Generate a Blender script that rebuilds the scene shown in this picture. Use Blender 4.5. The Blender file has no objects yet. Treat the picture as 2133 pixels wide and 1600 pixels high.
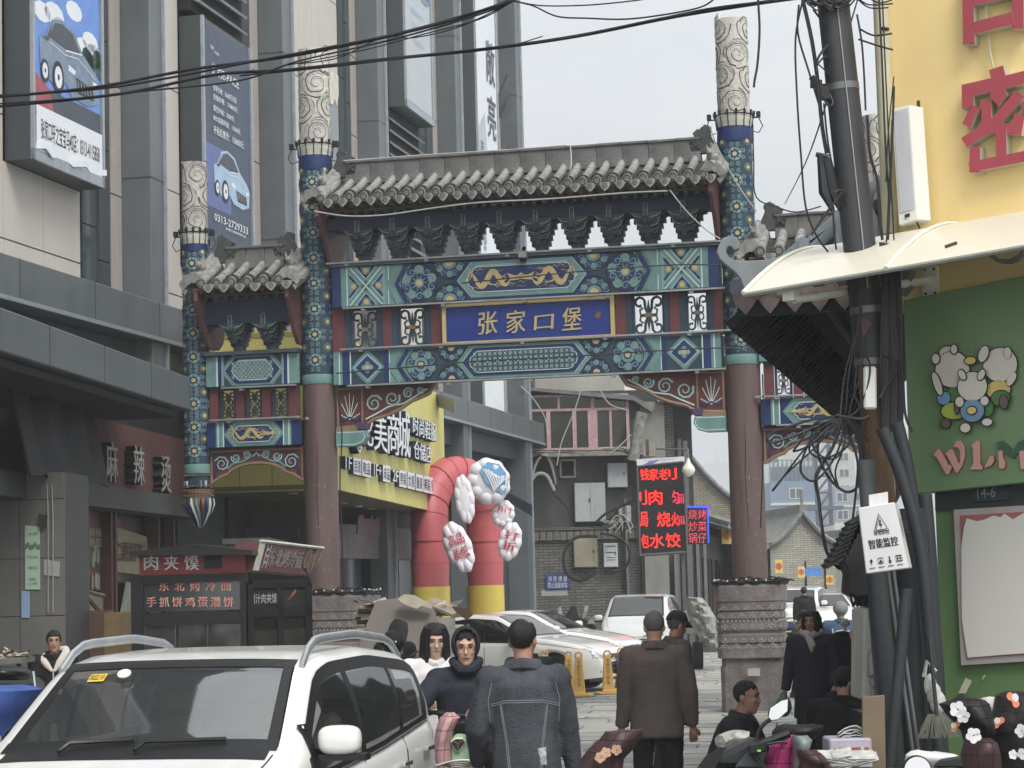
import bpy,bmesh,math,random
from mathutils import Vector as V,Matrix,noise
random.seed(7)
SC=bpy.context.scene
COL=SC.collection
R=math.radians
pi=math.pi
sin,cos=math.sin,math.cos
# camera
FOC,CX,CY,CAMZ=4700.0,1066.5,800.0,1.95
PITCH,ROLL=math.atan(420/4700),0.026
_F=V((0,cos(PITCH),sin(PITCH)))
_U0=V((0,-sin(PITCH),cos(PITCH)))
_R0=V((1,0,0))
_U=_U0*cos(ROLL)+_R0*sin(ROLL)
_R=_R0*cos(ROLL)-_U0*sin(ROLL)
C0=V((0,0,CAMZ))
cam_data=bpy.data.cameras.new('camera')
cam_data.sensor_width=36
cam_data.lens=36*FOC/2133
cam_data.clip_end=5000
cam=bpy.data.objects.new('camera',cam_data)
COL.objects.link(cam)
mw=Matrix(((_R.x,_U.x,-_F.x,0),(_R.y,_U.y,-_F.y,0),(_R.z,_U.z,-_F.z,CAMZ),(0,0,0,1)))
cam.matrix_world=mw
SC.camera=cam
# light
SUN_EL,SUN_AZ=50,155
world=bpy.data.worlds.new('World')
SC.world=world
world.use_nodes=True
_nt=world.node_tree
_bg=_nt.nodes['Background']
_sky=_nt.nodes.new('ShaderNodeTexSky')
_sky.sky_type='NISHITA'
_sky.sun_disc=False
_sky.sun_elevation=R(SUN_EL)
_sky.sun_rotation=R(SUN_AZ)
_sky.air_density=1.0
_sky.dust_density=3.0
_sky.ozone_density=1.0
_tc=_nt.nodes.new('ShaderNodeTexCoord')
_n1=_nt.nodes.new('ShaderNodeTexNoise')
_n1.inputs['Scale'].default_value=5.5
_n1.inputs['Detail'].default_value=5
_mp=_nt.nodes.new('ShaderNodeMapping')
_mp.inputs['Scale'].default_value=(1,1,3)
_rp=_nt.nodes.new('ShaderNodeValToRGB')
_rp.color_ramp.elements[0].position=.38
_rp.color_ramp.elements[0].color=(6.5,6.85,7.2,1)
_rp.color_ramp.elements[1].position=.58
_rp.color_ramp.elements[1].color=(8.9,9.0,8.9,1)
_mx=_nt.nodes.new('ShaderNodeMix')
_mx.data_type='RGBA'
_mx.inputs['Factor'].default_value=.88
_nt.links.new(_tc.outputs['Generated'],_mp.inputs[0])
_nt.links.new(_mp.outputs[0],_n1.inputs[0])
_nt.links.new(_n1.outputs['Fac'],_rp.inputs[0])
_nt.links.new(_sky.outputs[0],_mx.inputs[6])
_nt.links.new(_rp.outputs[0],_mx.inputs[7])
_nt.links.new(_mx.outputs[2],_bg.inputs[0])
_bg.inputs[1].default_value=0.11
sun_data=bpy.data.lights.new('sun','SUN')
sun_data.energy=1.5
sun_data.angle=R(25)
sun_data.color=(1,.96,.9)
sun=bpy.data.objects.new('sun',sun_data)
COL.objects.link(sun)
_sd=V((sin(R(SUN_AZ))*cos(R(SUN_EL)),cos(R(SUN_AZ))*cos(R(SUN_EL)),sin(R(SUN_EL))))
sun.rotation_euler=_sd.to_track_quat('Z','Y').to_euler()
vs=SC.view_settings
vs.view_transform='Standard'
vs.look='None'
vs.exposure=0.86
vs.gamma=1
vs.use_curve_mapping=False
SC.cycles.max_bounces=6
SC.cycles.volume_bounces=0
# measuring
def ray(px,py):
 return _R*(px-CX)-_U*(py-CY)+_F*FOC
def at(px,py,Y):
 d=ray(px,py)
 return C0+d*(Y/d.y)
def gnd(px,py,z=0.0):
 d=ray(px,py)
 return C0+d*((z-CAMZ)/d.z)
def px_of(p):
 q=V(p)-C0
 k=q.dot(_F)
 return CX+FOC*q.dot(_R)/k,CY-FOC*q.dot(_U)/k
class Frame:
 "a local frame: x to the right along a wall, y away from the viewer, z up"
 def __init__(s,o,rz):
  s.o=V(o);s.rz=rz
  s.x=V((cos(rz),sin(rz),0));s.y=V((-sin(rz),cos(rz),0))
 def hit(s,px,py,y=0.0):
  d=ray(px,py)
  o=s.o+s.y*y
  t=(o-C0).dot(s.y)/d.dot(s.y)
  q=C0+d*t-o
  return q.dot(s.x),q.z
 def hx(s,px,py,x=0.0):
  "hit on the plane local x = const -> (y, z)"
  d=ray(px,py)
  o=s.o+s.x*x
  t=(o-C0).dot(s.x)/d.dot(s.x)
  q=C0+d*t-o
  return q.dot(s.y),q.z
 def hz(s,px,py,z=0.0):
  q=gnd(px,py,z)-s.o
  return q.dot(s.x),q.dot(s.y)
 def w(s,x,y,z):
  return s.o+s.x*x+s.y*y+V((0,0,z))
 def loc(s,p):
  q=V(p)-s.o
  return V((q.dot(s.x),q.dot(s.y),q.z))
# materials
def lin(c):
 return tuple((x/12.92 if x<=.04045 else ((x+.055)/1.055)**2.4) for x in c)
MATS={};SEAM={}
def M(name,col,rough=.75,metal=0.0,var=.18,scale=6.0,bump=0.0,bscale=30.0,stretch=None,dirt=0.0,dcol=(.12,.115,.11),emit=0.0,spec=.4,alpha=1.0,trans=0.0,coat=0.0,brick=None):
 "procedural surface: col is sRGB; var = tonal noise, dirt = uneven grime, bump = fine relief"
 if name in MATS:return MATS[name]
 SEAM[name]=col;m=bpy.data.materials.new(name);m.use_nodes=True
 nt=m.node_tree;b=nt.nodes['Principled BSDF']
 L=nt.links.new
 c=lin(col)
 tc=nt.nodes.new('ShaderNodeTexCoord');mp=nt.nodes.new('ShaderNodeMapping')
 L(tc.outputs['Object'],mp.inputs[0])
 if stretch:mp.inputs['Scale'].default_value=stretch
 n=nt.nodes.new('ShaderNodeTexNoise');n.inputs['Scale'].default_value=scale;n.inputs['Detail'].default_value=4
 L(mp.outputs[0],n.inputs[0])
 mr=nt.nodes.new('ShaderNodeMapRange');mr.inputs[1].default_value=.25;mr.inputs[2].default_value=.75
 mr.inputs[3].default_value=1-var;mr.inputs[4].default_value=1+var
 L(n.outputs['Fac'],mr.inputs[0])
 src=None
 if brick:
  br=nt.nodes.new('ShaderNodeTexBrick')
  bw,bh,mort,c2=brick
  br.inputs['Color1'].default_value=(*c,1);br.inputs['Color2'].default_value=(*lin(c2),1)
  br.inputs['Mortar'].default_value=(*[x*.45 for x in c],1)
  br.inputs['Scale'].default_value=1;br.inputs['Brick Width'].default_value=bw;br.inputs['Row Height'].default_value=bh
  br.inputs['Mortar Size'].default_value=mort
  sx=nt.nodes.new('ShaderNodeSeparateXYZ');cx=nt.nodes.new('ShaderNodeCombineXYZ');ad=nt.nodes.new('ShaderNodeMath');ad.operation='ADD'
  L(tc.outputs['Object'],sx.inputs[0]);L(sx.outputs[0],ad.inputs[0]);L(sx.outputs[1],ad.inputs[1])
  L(ad.outputs[0],cx.inputs[0]);L(sx.outputs[2],cx.inputs[1]);L(cx.outputs[0],br.inputs[0])
  src=br.outputs[0]
 mul=nt.nodes.new('ShaderNodeMix');mul.data_type='RGBA';mul.blend_type='MULTIPLY';mul.inputs['Factor'].default_value=1
 if src:L(src,mul.inputs[6])
 else:mul.inputs[6].default_value=(*c,1)
 L(mr.outputs[0],mul.inputs[7])
 out=mul.outputs[2]
 if dirt>0:
  n2=nt.nodes.new('ShaderNodeTexNoise');n2.inputs['Scale'].default_value=scale*.35;n2.inputs['Detail'].default_value=8;n2.inputs['Roughness'].default_value=.7
  mp2=nt.nodes.new('ShaderNodeMapping');mp2.inputs['Scale'].default_value=(1.6,1.6,.35);mp2.inputs['Location'].default_value=(3.1,7.7,1.3)
  L(tc.outputs['Object'],mp2.inputs[0]);L(mp2.outputs[0],n2.inputs[0])
  r2=nt.nodes.new('ShaderNodeMapRange');r2.inputs[1].default_value=.45;r2.inputs[2].default_value=.72;r2.inputs[3].default_value=0;r2.inputs[4].default_value=dirt
  L(n2.outputs['Fac'],r2.inputs[0])
  mx=nt.nodes.new('ShaderNodeMix');mx.data_type='RGBA'
  L(r2.outputs[0],mx.inputs[0]);L(out,mx.inputs[6]);mx.inputs[7].default_value=(*lin(dcol),1)
  out=mx.outputs[2]
 L(out,b.inputs['Base Color'])
 b.inputs['Roughness'].default_value=rough
 b.inputs['Metallic'].default_value=metal
 b.inputs['Specular IOR Level'].default_value=spec
 if coat:b.inputs['Coat Weight'].default_value=coat;b.inputs['Coat Roughness'].default_value=.05
 if trans:b.inputs['Transmission Weight'].default_value=trans
 if alpha<1:b.inputs['Alpha'].default_value=alpha
 if emit:
  b.inputs['Emission Color'].default_value=(*c,1);b.inputs['Emission Strength'].default_value=emit
 if bump:
  n3=nt.nodes.new('ShaderNodeTexNoise');n3.inputs['Scale'].default_value=bscale;n3.inputs['Detail'].default_value=5
  L(mp.outputs[0],n3.inputs[0])
  bp=nt.nodes.new('ShaderNodeBump');bp.inputs['Strength'].default_value=bump;bp.inputs['Distance'].default_value=.02
  L(n3.outputs['Fac'],bp.inputs['Height'])
  if src:
   bp2=nt.nodes.new('ShaderNodeBump');bp2.inputs['Strength'].default_value=.7;bp2.inputs['Distance'].default_value=.01
   L(br.outputs['Fac'],bp2.inputs['Height']);bp2.invert=True
   L(bp.outputs[0],bp2.inputs['Normal']);bp=bp2
  L(bp.outputs[0],b.inputs['Normal'])
 MATS[name]=m
 return m
# mesh builder
class MB:
 def __init__(s):s.v=[];s.f=[];s.m=[];s.smooth=[]
 def add(s,vs,fs,m=0,sm=False):
  o=len(s.v);s.v.extend([tuple(v) for v in vs])
  for f in fs:
   s.f.append([i+o for i in f]);s.m.append(m);s.smooth.append(sm)
  return s
 def box(s,x0,x1,y0,y1,z0,z1,m=0):
  vs=[(x,y,z) for z in (z0,z1) for y in (y0,y1) for x in (x0,x1)]
  return s.add(vs,[(0,2,3,1),(4,5,7,6),(0,1,5,4),(2,6,7,3),(0,4,6,2),(1,3,7,5)],m)
 def obox(s,c,ax,ay,az,m=0):
  "oriented box: centre and three half-axis vectors"
  c=V(c);ax=V(ax);ay=V(ay);az=V(az)
  vs=[c+ax*i+ay*j+az*k for k in (-1,1) for j in (-1,1) for i in (-1,1)]
  return s.add(vs,[(0,2,3,1),(4,5,7,6),(0,1,5,4),(2,6,7,3),(0,4,6,2),(1,3,7,5)],m)
 def prism(s,poly,y0,y1,m=0,mside=None):
  "poly in (x, z), extruded from y0 (front) to y1"
  n=len(poly)
  a=sum(poly[i][0]*poly[(i+1)%n][1]-poly[(i+1)%n][0]*poly[i][1] for i in range(n))
  if a<0:poly=poly[::-1]
  vs=[(x,y0,z) for x,z in poly]+[(x,y1,z) for x,z in poly]
  o=len(s.v);s.v.extend(vs)
  s.f.append([o+i for i in range(n)]);s.m.append(m);s.smooth.append(False)
  s.f.append([o+n+i for i in range(n)][::-1]);s.m.append(m);s.smooth.append(False)
  for i in range(n):
   j=(i+1)%n
   s.f.append([o+i,o+n+i,o+n+j,o+j]);s.m.append(m if mside is None else mside);s.smooth.append(False)
  return s
 def prismy(s,poly,x0,x1,m=0):
  "poly in (y, z), extruded from x0 to x1"
  n=len(poly)
  vs=[(x0,y,z) for y,z in poly]+[(x1,y,z) for y,z in poly]
  s.add(vs,[list(range(n))[::-1],[n+i for i in range(n)]]+[[i,(i+1)%n,n+(i+1)%n,n+i] for i in range(n)],m)
  return s
 def prismz(s,poly,z0,z1,m=0):
  n=len(poly)
  vs=[(x,y,z0) for x,y in poly]+[(x,y,z1) for x,y in poly]
  s.add(vs,[list(range(n))[::-1],[n+i for i in range(n)]]+[[i,(i+1)%n,n+(i+1)%n,n+i] for i in range(n)],m)
  return s
 def tube(s,pts,r,n=6,m=0,cap=True,sm=True,sy=1.0):
  pts=[V(p) for p in pts];k=len(pts)
  rs=r if isinstance(r,(list,tuple)) else [r]*k
  vs=[];up=None
  for i,p in enumerate(pts):
   t=(pts[min(i+1,k-1)]-pts[max(i-1,0)])
   if t.length<1e-9:t=V((0,0,1))
   t.normalize()
   if up is None:
    up=V((0,0,1)) if abs(t.z)<.9 else V((0,1,0))
   a=t.cross(up)
   if a.length<1e-4:a=t.cross(V((1,0,0)))
   a.normalize();b=a.cross(t).normalized();up=b
   for j in range(n):
    q=2*pi*j/n
    vs.append(p+a*(cos(q)*rs[i])+b*(sin(q)*rs[i]*sy))
  fs=[(i*n+j,i*n+(j+1)%n,(i+1)*n+(j+1)%n,(i+1)*n+j) for i in range(k-1) for j in range(n)]
  s.add(vs,fs,m,sm)
  if cap:
   o=len(s.v)-len(vs)
   s.f.append([o+j for j in range(n)][::-1]);s.m.append(m);s.smooth.append(False)
   s.f.append([o+(k-1)*n+j for j in range(n)]);s.m.append(m);s.smooth.append(False)
  return s
 def lathe(s,prof,n=16,c=(0,0),m=0,sm=True,sx=1.0,sy=1.0,z0=0.0,sq=0.0,rot=0.0):
  "prof: (r, z) from bottom to top round a vertical axis; sq>0 squares the section"
  vs=[]
  for r,z in prof:
   for j in range(n):
    q=2*pi*j/n+rot
    k=1.0
    if sq:k=1/max(abs(cos(q)),abs(sin(q)))*sq+(1-sq)
    vs.append((c[0]+cos(q)*r*k*sx,c[1]+sin(q)*r*k*sy,z0+z))
  K=len(prof)
  mm=m if isinstance(m,(list,tuple)) else [m]*(K-1)
  o=len(s.v);s.v.extend(vs)
  for i in range(K-1):
   for j in range(n):
    s.f.append([o+i*n+j,o+i*n+(j+1)%n,o+(i+1)*n+(j+1)%n,o+(i+1)*n+j]);s.m.append(mm[i]);s.smooth.append(sm)
  s.f.append([o+j for j in range(n)][::-1]);s.m.append(mm[0]);s.smooth.append(False)
  s.f.append([o+(K-1)*n+j for j in range(n)]);s.m.append(mm[-1]);s.smooth.append(False)
  return s
 def ball(s,c,r,nu=10,nv=6,m=0,sc=(1,1,1)):
  vs=[];fs=[]
  for i in range(nv+1):
   t=pi*i/nv
   for j in range(nu):
    q=2*pi*j/nu
    vs.append((c[0]+r*sc[0]*sin(t)*cos(q),c[1]+r*sc[1]*sin(t)*sin(q),c[2]+r*sc[2]*cos(t)))
  for i in range(nv):
   for j in range(nu):
    fs.append((i*nu+j,(i+1)*nu+j,(i+1)*nu+(j+1)%nu,i*nu+(j+1)%nu))
  return s.add(vs,fs,m,True)
 def sheet(s,rows,m=0,sm=True,close=False):
  n=len(rows[0]);vs=[p for r in rows for p in r]
  fs=[(i*n+j,i*n+j+1,(i+1)*n+j+1,(i+1)*n+j) for i in range(len(rows)-1) for j in range(n-1)]
  return s.add(vs,fs,m,sm)
 def thick(s,rows,off,m=0,sm=True):
  "a sheet with thickness: off is a vector"
  off=V(off);n=len(rows[0]);k=len(rows)
  a=[V(p) for r in rows for p in r];b=[p+off for p in a];N=len(a)
  fs=[]
  for i in range(k-1):
   for j in range(n-1):
    q=(i*n+j,i*n+j+1,(i+1)*n+j+1,(i+1)*n+j)
    fs.append(q);fs.append(tuple(N+x for x in q[::-1]))
  bd=[i for i in range(n)]+[i*n+n-1 for i in range(1,k)]+[(k-1)*n+j for j in range(n-2,-1,-1)]+[i*n for i in range(k-2,0,-1)]
  for i in range(len(bd)):
   x,y=bd[i],bd[(i+1)%len(bd)]
   fs.append((y,x,N+x,N+y))
  return s.add(a+b,fs,m,sm)
 def xf(s,mat):
  "transform every vertex so far"
  s.v=[tuple(mat@V(v)) for v in s.v];return s
 def join(s,o,mat=None,dm=0):
  b=len(s.v)
  s.v.extend([tuple(mat@V(v)) for v in o.v] if mat else o.v)
  s.f.extend([[i+b for i in f] for f in o.f]);s.m.extend([x+dm for x in o.m]);s.smooth.extend(o.smooth);return s
 def mesh(s,name,mats,bevel=0,smooth=None):
  me=bpy.data.meshes.new(name)
  me.from_pydata(s.v,[],s.f)
  if not isinstance(mats,(list,tuple)):mats=[mats]
  for m in mats:me.materials.append(m)
  me.polygons.foreach_set('material_index',s.m)
  me.polygons.foreach_set('use_smooth',s.smooth if smooth is None else [smooth]*len(s.f))
  if bevel:
   bm=bmesh.new();bm.from_mesh(me)
   bmesh.ops.bevel(bm,geom=[e for e in bm.edges if len(e.link_faces)==2 and e.calc_face_angle(0)>.6],offset=bevel,segments=1,affect='EDGES')
   bm.to_mesh(me);bm.free()
  if any(s.smooth) or smooth:
   me.set_sharp_from_angle(angle=R(42))
  me.update()
  return me
 def build(s,name,mats,parent=None,bevel=0,smooth=None,loc=None,rz=None):
  return put(name,s.mesh(name,mats,bevel,smooth),parent,loc,rz)
def put(name,me,parent=None,loc=None,rz=None):
 o=bpy.data.objects.new(name,me);COL.objects.link(o)
 if parent:o.parent=parent
 if loc is not None:o.location=loc
 if rz is not None:o.rotation_euler[2]=rz
 return o
def tag(o,label=None,cat=None,group=None,kind=None):
 if label:o['label']=label
 if cat:o['category']=cat
 if group:o['group']=group
 if kind:o['kind']=kind
 return o
def thing(name,label,cat,loc=(0,0,0),rz=0.0,group=None):
 o=bpy.data.objects.new(name,None);COL.objects.link(o)
 o.location=loc;o.rotation_euler=(0,0,rz);o.empty_display_size=.2
 return tag(o,label,cat,group)
def fthing(name,label,cat,F,group=None):
 return thing(name,label,cat,F.o,F.rz,group)
def struct(name,mb,mats,**k):
 o=mb.build(name,mats,**k);o['kind']='structure';return o
def kids(o):return [c for c in bpy.data.objects if c.parent==o]
def copy_tree(o,parent=None):
 c=o.copy();COL.objects.link(c)
 if parent:c.parent=parent
 for ch in kids(o):copy_tree(ch,c)
 return c
# lettering
_TC={}
TMP=bpy.data.scenes.new('workshop')
def evaluated(o):
 TMP.collection.objects.link(o);vl=TMP.view_layers[0];vl.update()
 return bpy.data.meshes.new_from_object(o.evaluated_get(vl.depsgraph))
def glyphs(s,bold=.012,depth=.0):
 "mesh data of a string, fitted to the unit box x 0..1, z 0..1, front at y=0"
 k=(s,bold)
 if k in _TC:return _TC[k]
 c=bpy.data.curves.new('lettering','FONT');c.body=s;c.size=1;c.offset=bold;c.resolution_u=2
 if '\n' in s:c.align_x='CENTER'
 o=bpy.data.objects.new('lettering',c)
 me=evaluated(o)
 vs=[tuple(v.co) for v in me.vertices];fs=[tuple(p.vertices) for p in me.polygons]
 bpy.data.objects.remove(o);bpy.data.curves.remove(c);bpy.data.meshes.remove(me)
 x0=min(v[0] for v in vs);x1=max(v[0] for v in vs);z0=min(v[1] for v in vs);z1=max(v[1] for v in vs)
 vs=[((v[0]-x0)/max(1e-6,x1-x0),(v[1]-z0)/max(1e-6,z1-z0)) for v in vs]
 _TC[k]=(vs,fs);return _TC[k]
def letters(mb,s,quad,y=0.0,depth=.0,bold=.012,m=0,mside=None,mapf=None):
 "quad: corners (x,z) bottom-left, bottom-right, top-right, top-left on the local wall; raised by depth toward -y"
 extra=bold>.013;vs,fs=glyphs(s,0.0 if extra else min(bold,.006))
 if extra:
  n_=len(vs);ks=min(.03,bold)*1.0/max(1,len(max(s.split('\n'),key=len)));vs=[(u+dx,w+abs(dx)*.0) for dx in (-ks,0,ks) for u,w in vs];fs=[tuple(i+n_*j for i in f) for j in range(3) for f in fs]
 (ax,az),(bx,bz),(cx,cz),(dx,dz)=quad
 pts=[]
 for u,w in vs:
  x=(1-w)*((1-u)*ax+u*bx)+w*((1-u)*dx+u*cx)
  z=(1-w)*((1-u)*az+u*bz)+w*((1-u)*dz+u*cz)
  pts.append((x,z))
 mapf=mapf or (lambda x,z,d:(x,y-d,z))
 base=len(mb.v)
 mb.add([mapf(x,z,depth+.003+(.0012*(i//(len(pts)//3)) if extra else 0)) for i,(x,z) in enumerate(pts)],fs,m)
 if depth:
  from collections import Counter
  E=Counter();D={}
  for f in fs:
   for i in range(len(f)):
    a,b=f[i],f[(i+1)%len(f)];E[(min(a,b),max(a,b))]+=1;D[(min(a,b),max(a,b))]=(a,b)
  o=len(mb.v);mb.v.extend([mapf(x,z,0) for x,z in pts])
  for e,n in E.items():
   if n==1:
    a,b=D[e]
    mb.f.append([base+b,base+a,o+a,o+b]);mb.m.append(m if mside is None else mside);mb.smooth.append(False)
 return mb
def rect(x0,x1,z0,z1):return ((x0,z0),(x1,z0),(x1,z1),(x0,z1))
# painted ornament laid on as thin raised shapes
class Art:
 def __init__(s,mapf,step=.004):s.mb=MB();s.f=mapf;s.st=step
 def poly(s,pts,m,l=1):
  n=len(pts)
  a=sum(pts[i][0]*pts[(i+1)%n][1]-pts[(i+1)%n][0]*pts[i][1] for i in range(n))
  if a<0:pts=pts[::-1]
  s.mb.add([s.f(u,v,l*s.st) for u,v in pts],[list(range(n))],m)
 def disc(s,u,v,r,m,l=1,n=10,sy=1.0):
  s.poly([(u+r*cos(2*pi*i/n),v+r*sy*sin(2*pi*i/n)) for i in range(n)],m,l)
 def rib(s,pts,w,m,l=1,close=False):
  k=len(pts);vs=[]
  ws=w if isinstance(w,(list,tuple)) else [w]*k
  for i,(x,y) in enumerate(pts):
   a=pts[(i-1)%k] if close else pts[max(i-1,0)];b=pts[(i+1)%k] if close else pts[min(i+1,k-1)]
   dx,dy=b[0]-a[0],b[1]-a[1];d=math.hypot(dx,dy) or 1
   nx,ny=-dy/d*ws[i]/2,dx/d*ws[i]/2
   vs.append(s.f(x+nx,y+ny,l*s.st));vs.append(s.f(x-nx,y-ny,l*s.st))
  K=k if close else k-1
  s.mb.add(vs,[(2*i,2*i+1,2*((i+1)%k)+1,2*((i+1)%k)) for i in range(K)],m)
 def ring(s,u,v,r,w,m,l=1,n=12):s.rib([(u+r*cos(2*pi*i/n),v+r*sin(2*pi*i/n)) for i in range(n)],w,m,l,True)
 def curl(s,u,v,r,a0,w,m,l=1,turns=1.25,d=1,n=9):
  "a spiral that starts on radius r at angle a0 and winds in"
  s.rib([(u+r*(1-.8*i/n)*cos(a0+d*2*pi*turns*i/n),v+r*(1-.8*i/n)*sin(a0+d*2*pi*turns*i/n)) for i in range(n+1)],[w*(1-.5*i/n) for i in range(n+1)],m,l)
 def flower(s,u,v,r,mg,mi,mo,ml,mk,k=8,l=1):
  "a whirling rosette: dark ring, outer curls, petals, gold eye"
  s.ring(u,v,r*.98,r*.05,mk,l+1,20)
  for i in range(k):
   a=2*pi*(i+.5)/k;q=r*.70
   cx,cy=u+q*cos(a),v+q*sin(a)
   s.disc(cx,cy,r*.27,mo if i%2 else mi,l+1,8)
   s.curl(cx,cy,r*.24,a+pi*.6,r*.06,ml,l+2,1.2,1 if i%2 else -1,7)
  s.disc(u,v,r*.50,mk,l+2,12)
  s.disc(u,v,r*.46,mo,l+3,12)
  for i in range(k):
   a=2*pi*i/k
   s.rib([(u+r*.2*cos(a),v+r*.2*sin(a)),(u+r*.45*cos(a),v+r*.45*sin(a))],r*.03,ml,l+4)
  s.disc(u,v,r*.26,mi,l+5,10)
  s.disc(u,v,r*.17,mg,l+6,10)
# sky air, ground, paving
m_slab=[M('paving_stone_%d'%i,c,.85,var=.18,scale=3,bump=.35,bscale=18,dirt=.35,dcol=(.33,.33,.32)) for i,c in enumerate(((.60,.60,.58),(.54,.545,.53),(.65,.645,.62)))]
m_joint=M('paving_joint',(.20,.20,.19),.95)
struct('ground',MB().box(-140,190,-12,420,-.6,-.075),M('dusty_ground',(.36,.355,.34),.95,var=.15,scale=1,bump=.3))
gr=MB().box(-9,14,8,75,-.07,-.03);gr.box(0,16,75,150,-.07,-.03)
road=struct('paved_street',gr,m_joint)
PV=Frame((0,0,0),R(-7.7))
random.seed(11)
far=MB();ns=0
meshes={}
y=15.0
while y<118:
 h=random.choice((.42,.5,.58,.66,.75))
 near=y<62
 x=-9.0+random.random()
 while x<13:
  w=random.choice((.8,1.0,1.2,1.45))
  p=PV.w(x+w/2,y+h/2,0)
  X,Yp=px_of((p.x,p.y,0))
  vis=1180<X<1720 and Yp<1640 and p.y<62
  g=.015 if near else.012
  if vis and ns<290:
   k=(round(w,2),round(h,2))
   if k not in meshes:
    m=MB();c=.03
    m.prismz([(-w/2+g,-h/2+g+c),(-w/2+g+c,-h/2+g),(w/2-g-c*.5,-h/2+g),(w/2-g,-h/2+g+c),(w/2-g,h/2-g),(-w/2+g,h/2-g)],-.045,0)
    meshes[k]=[m.mesh('paving_slab',mm) for mm in m_slab]
   o=put('paving_slab',random.choice(meshes[k]),road,(p.x,p.y,random.uniform(-.012,.006)))
   o.rotation_euler=(random.uniform(-.006,.006),random.uniform(-.008,.008),PV.rz);ns+=1
  elif near or -1<x<13:
   a,b=PV.w(x+g,y+g,0),PV.w(x+w-g,y+h-g,0)
   z=random.uniform(-.012,.004)
   far.add([(a.x,a.y,z),PV.w(x+w-g,y+g,z),(b.x,b.y,z),PV.w(x+g,y+h-g,z)],[(0,1,2,3)],random.randrange(3))
  x+=w
 y+=h
tag(far.build('distant_paving',m_slab,road),kind='stuff')
# hills, pylon
def hill(name,Y,pts,mat,thick=60):
 rows=[]
 top=[at(x,yy,Y) for x,yy in pts]
 a=[V((p.x,p.y-thick,-2)) for p in top];m_=[V((p.x,p.y-thick*.4,p.z*.55)) for p in top]
 c=[V((p.x,p.y+thick,-2)) for p in top]
 mb=MB();R_=[]
 for i in range(len(top)):
  pass
 rows=[a,m_,top,c]
 fine=[]
 for r in rows:
  rr=[]
  for i in range(len(r)-1):
   for k in range(8):
    t=k/8;p=r[i].lerp(r[i+1],t)
    n_=noise.noise(V((p.x*.02,p.y*.02,0)))*6
    rr.append(V((p.x,p.y,p.z+(n_*.35 if r is top else n_ if r is m_ else 0))))
  fine.append(rr)
 mb.sheet(fine,0)
 return struct(name,mb,mat)
hill('hills',2200,[(1250,1010),(1400,980),(1480,966),(1560,955),(1650,975),(1720,990),(1790,985),(1850,1000),(1960,1010),(2140,1030),(2300,1060)],M('wooded_hill',(.30,.36,.38),.95,var=.25,scale=.02),700)
def pylon(px,py0,py1,Y):
 b,t=at(px,py0,Y),at(px,py1,Y)
 mb=MB();H=t.z-b.z;w=H*.14
 for sx in (-1,1):
  for sy in (-1,1):mb.tube([(b.x+sx*w,b.y+sy*w,b.z-30),(b.x+sx*w*.25,b.y+sy*w*.25,b.z+H*.6),(b.x+sx*w*.2,b.y,t.z)],H*.02,4)
 for z,ww in ((.6,.45),(.78,.35)):mb.tube([(b.x-H*ww,b.y,b.z+H*z),(b.x,b.y,b.z+H*(z+.05)),(b.x+H*ww,b.y,b.z+H*z)],H*.018,4)
 for k in range(5):mb.tube([(b.x-w*(1-k*.15),b.y,b.z+H*k*.12),(b.x+w*(1-k*.15),b.y,b.z+H*(k+1)*.12)],H*.012,4)
 tag(mb.build('pylon',M('galvanised_steel',(.55,.56,.57),.5)),'lattice power pylon on the wooded ridge left of the red pillar','pylon')
pylon(1493,970,930,2050)
# towers under construction
m_tw=M('tower_render',(.80,.81,.78),.8,var=.06,scale=.2)
m_twb=M('tower_blue_netting',(.48,.57,.66),.8,var=.1,scale=.3)
m_pane=M('far_window_glass',(.30,.35,.40),.25)
m_trim=M('tower_trim',(.86,.86,.80),.8)
def tower(name,label,px0,px1,pytop,Y,mat,floors,cols,rz=0.0,band=None,depth=18,cat='building'):
 a=at(px0,1200,Y);b=at(px1,1200,Y)
 F=Frame((a.x,a.y,-1),rz);W=F.hit(px1,1200)[0];H=at((px0+px1)/2,pytop,Y).z+1
 t=fthing(name,label,cat,F,'apartment towers beyond the old town')
 MB().box(0,W,0,depth,0,H).build('wall',mat,t)
 fh=3.0;nfl=int(H/fh)
 fr=MB().box(-.95,.95,-.12,.02,-.8,.8);pm=MB()
 frm=fr.mesh('window',m_trim)
 pm.box(-.82,-.08,-.14,-.12,-.68,.68);pm.box(.08,.82,-.14,-.12,-.68,.68);pmm=pm.mesh('pane',m_pane)
 for i in range(nfl):
  z=H-(i+.6)*fh
  if z<2:continue
  for c in cols:
   w=put('window',frm,t,(W*c,0,z));put('pane',pmm,w)
  if band and i%band[0]==0:
   MB().box(-.1,W+.1,-.25,.0,z-fh*.5-.2,z-fh*.5+.15).build('floor_band',m_trim,t)
 return t,F,W,H
t,F,W,H=tower('apartment_tower','tall pale tower wrapped in white netting behind the blue block',1596,1790,900,420,m_tw,30,(.12,.52,.88))
t,F,W,H=tower('apartment_tower','unfinished blue clad block with scaffolding on its roof',1612,1712,1002,330,m_twb,14,(.52,),band=(1,))
sc=MB()
for k in range(12):sc.box(W*k/11-.08,W*k/11+.08,.2,.4,H,H+3.2)
for z in (.8,1.9,3.0):sc.box(0,W,.2,.35,H+z,H+z+.12)
for k in range(11):sc.tube([(W*k/11,.3,H),(W*(k+1)/11,.3,H+3)],.06,4)
sc.build('scaffolding',M('scaffold_steel',(.45,.53,.57),.6),t)
MB().box(.4,W-.4,1,5,H,H+2.2).build('roof_netting',m_twb,t)
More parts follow.
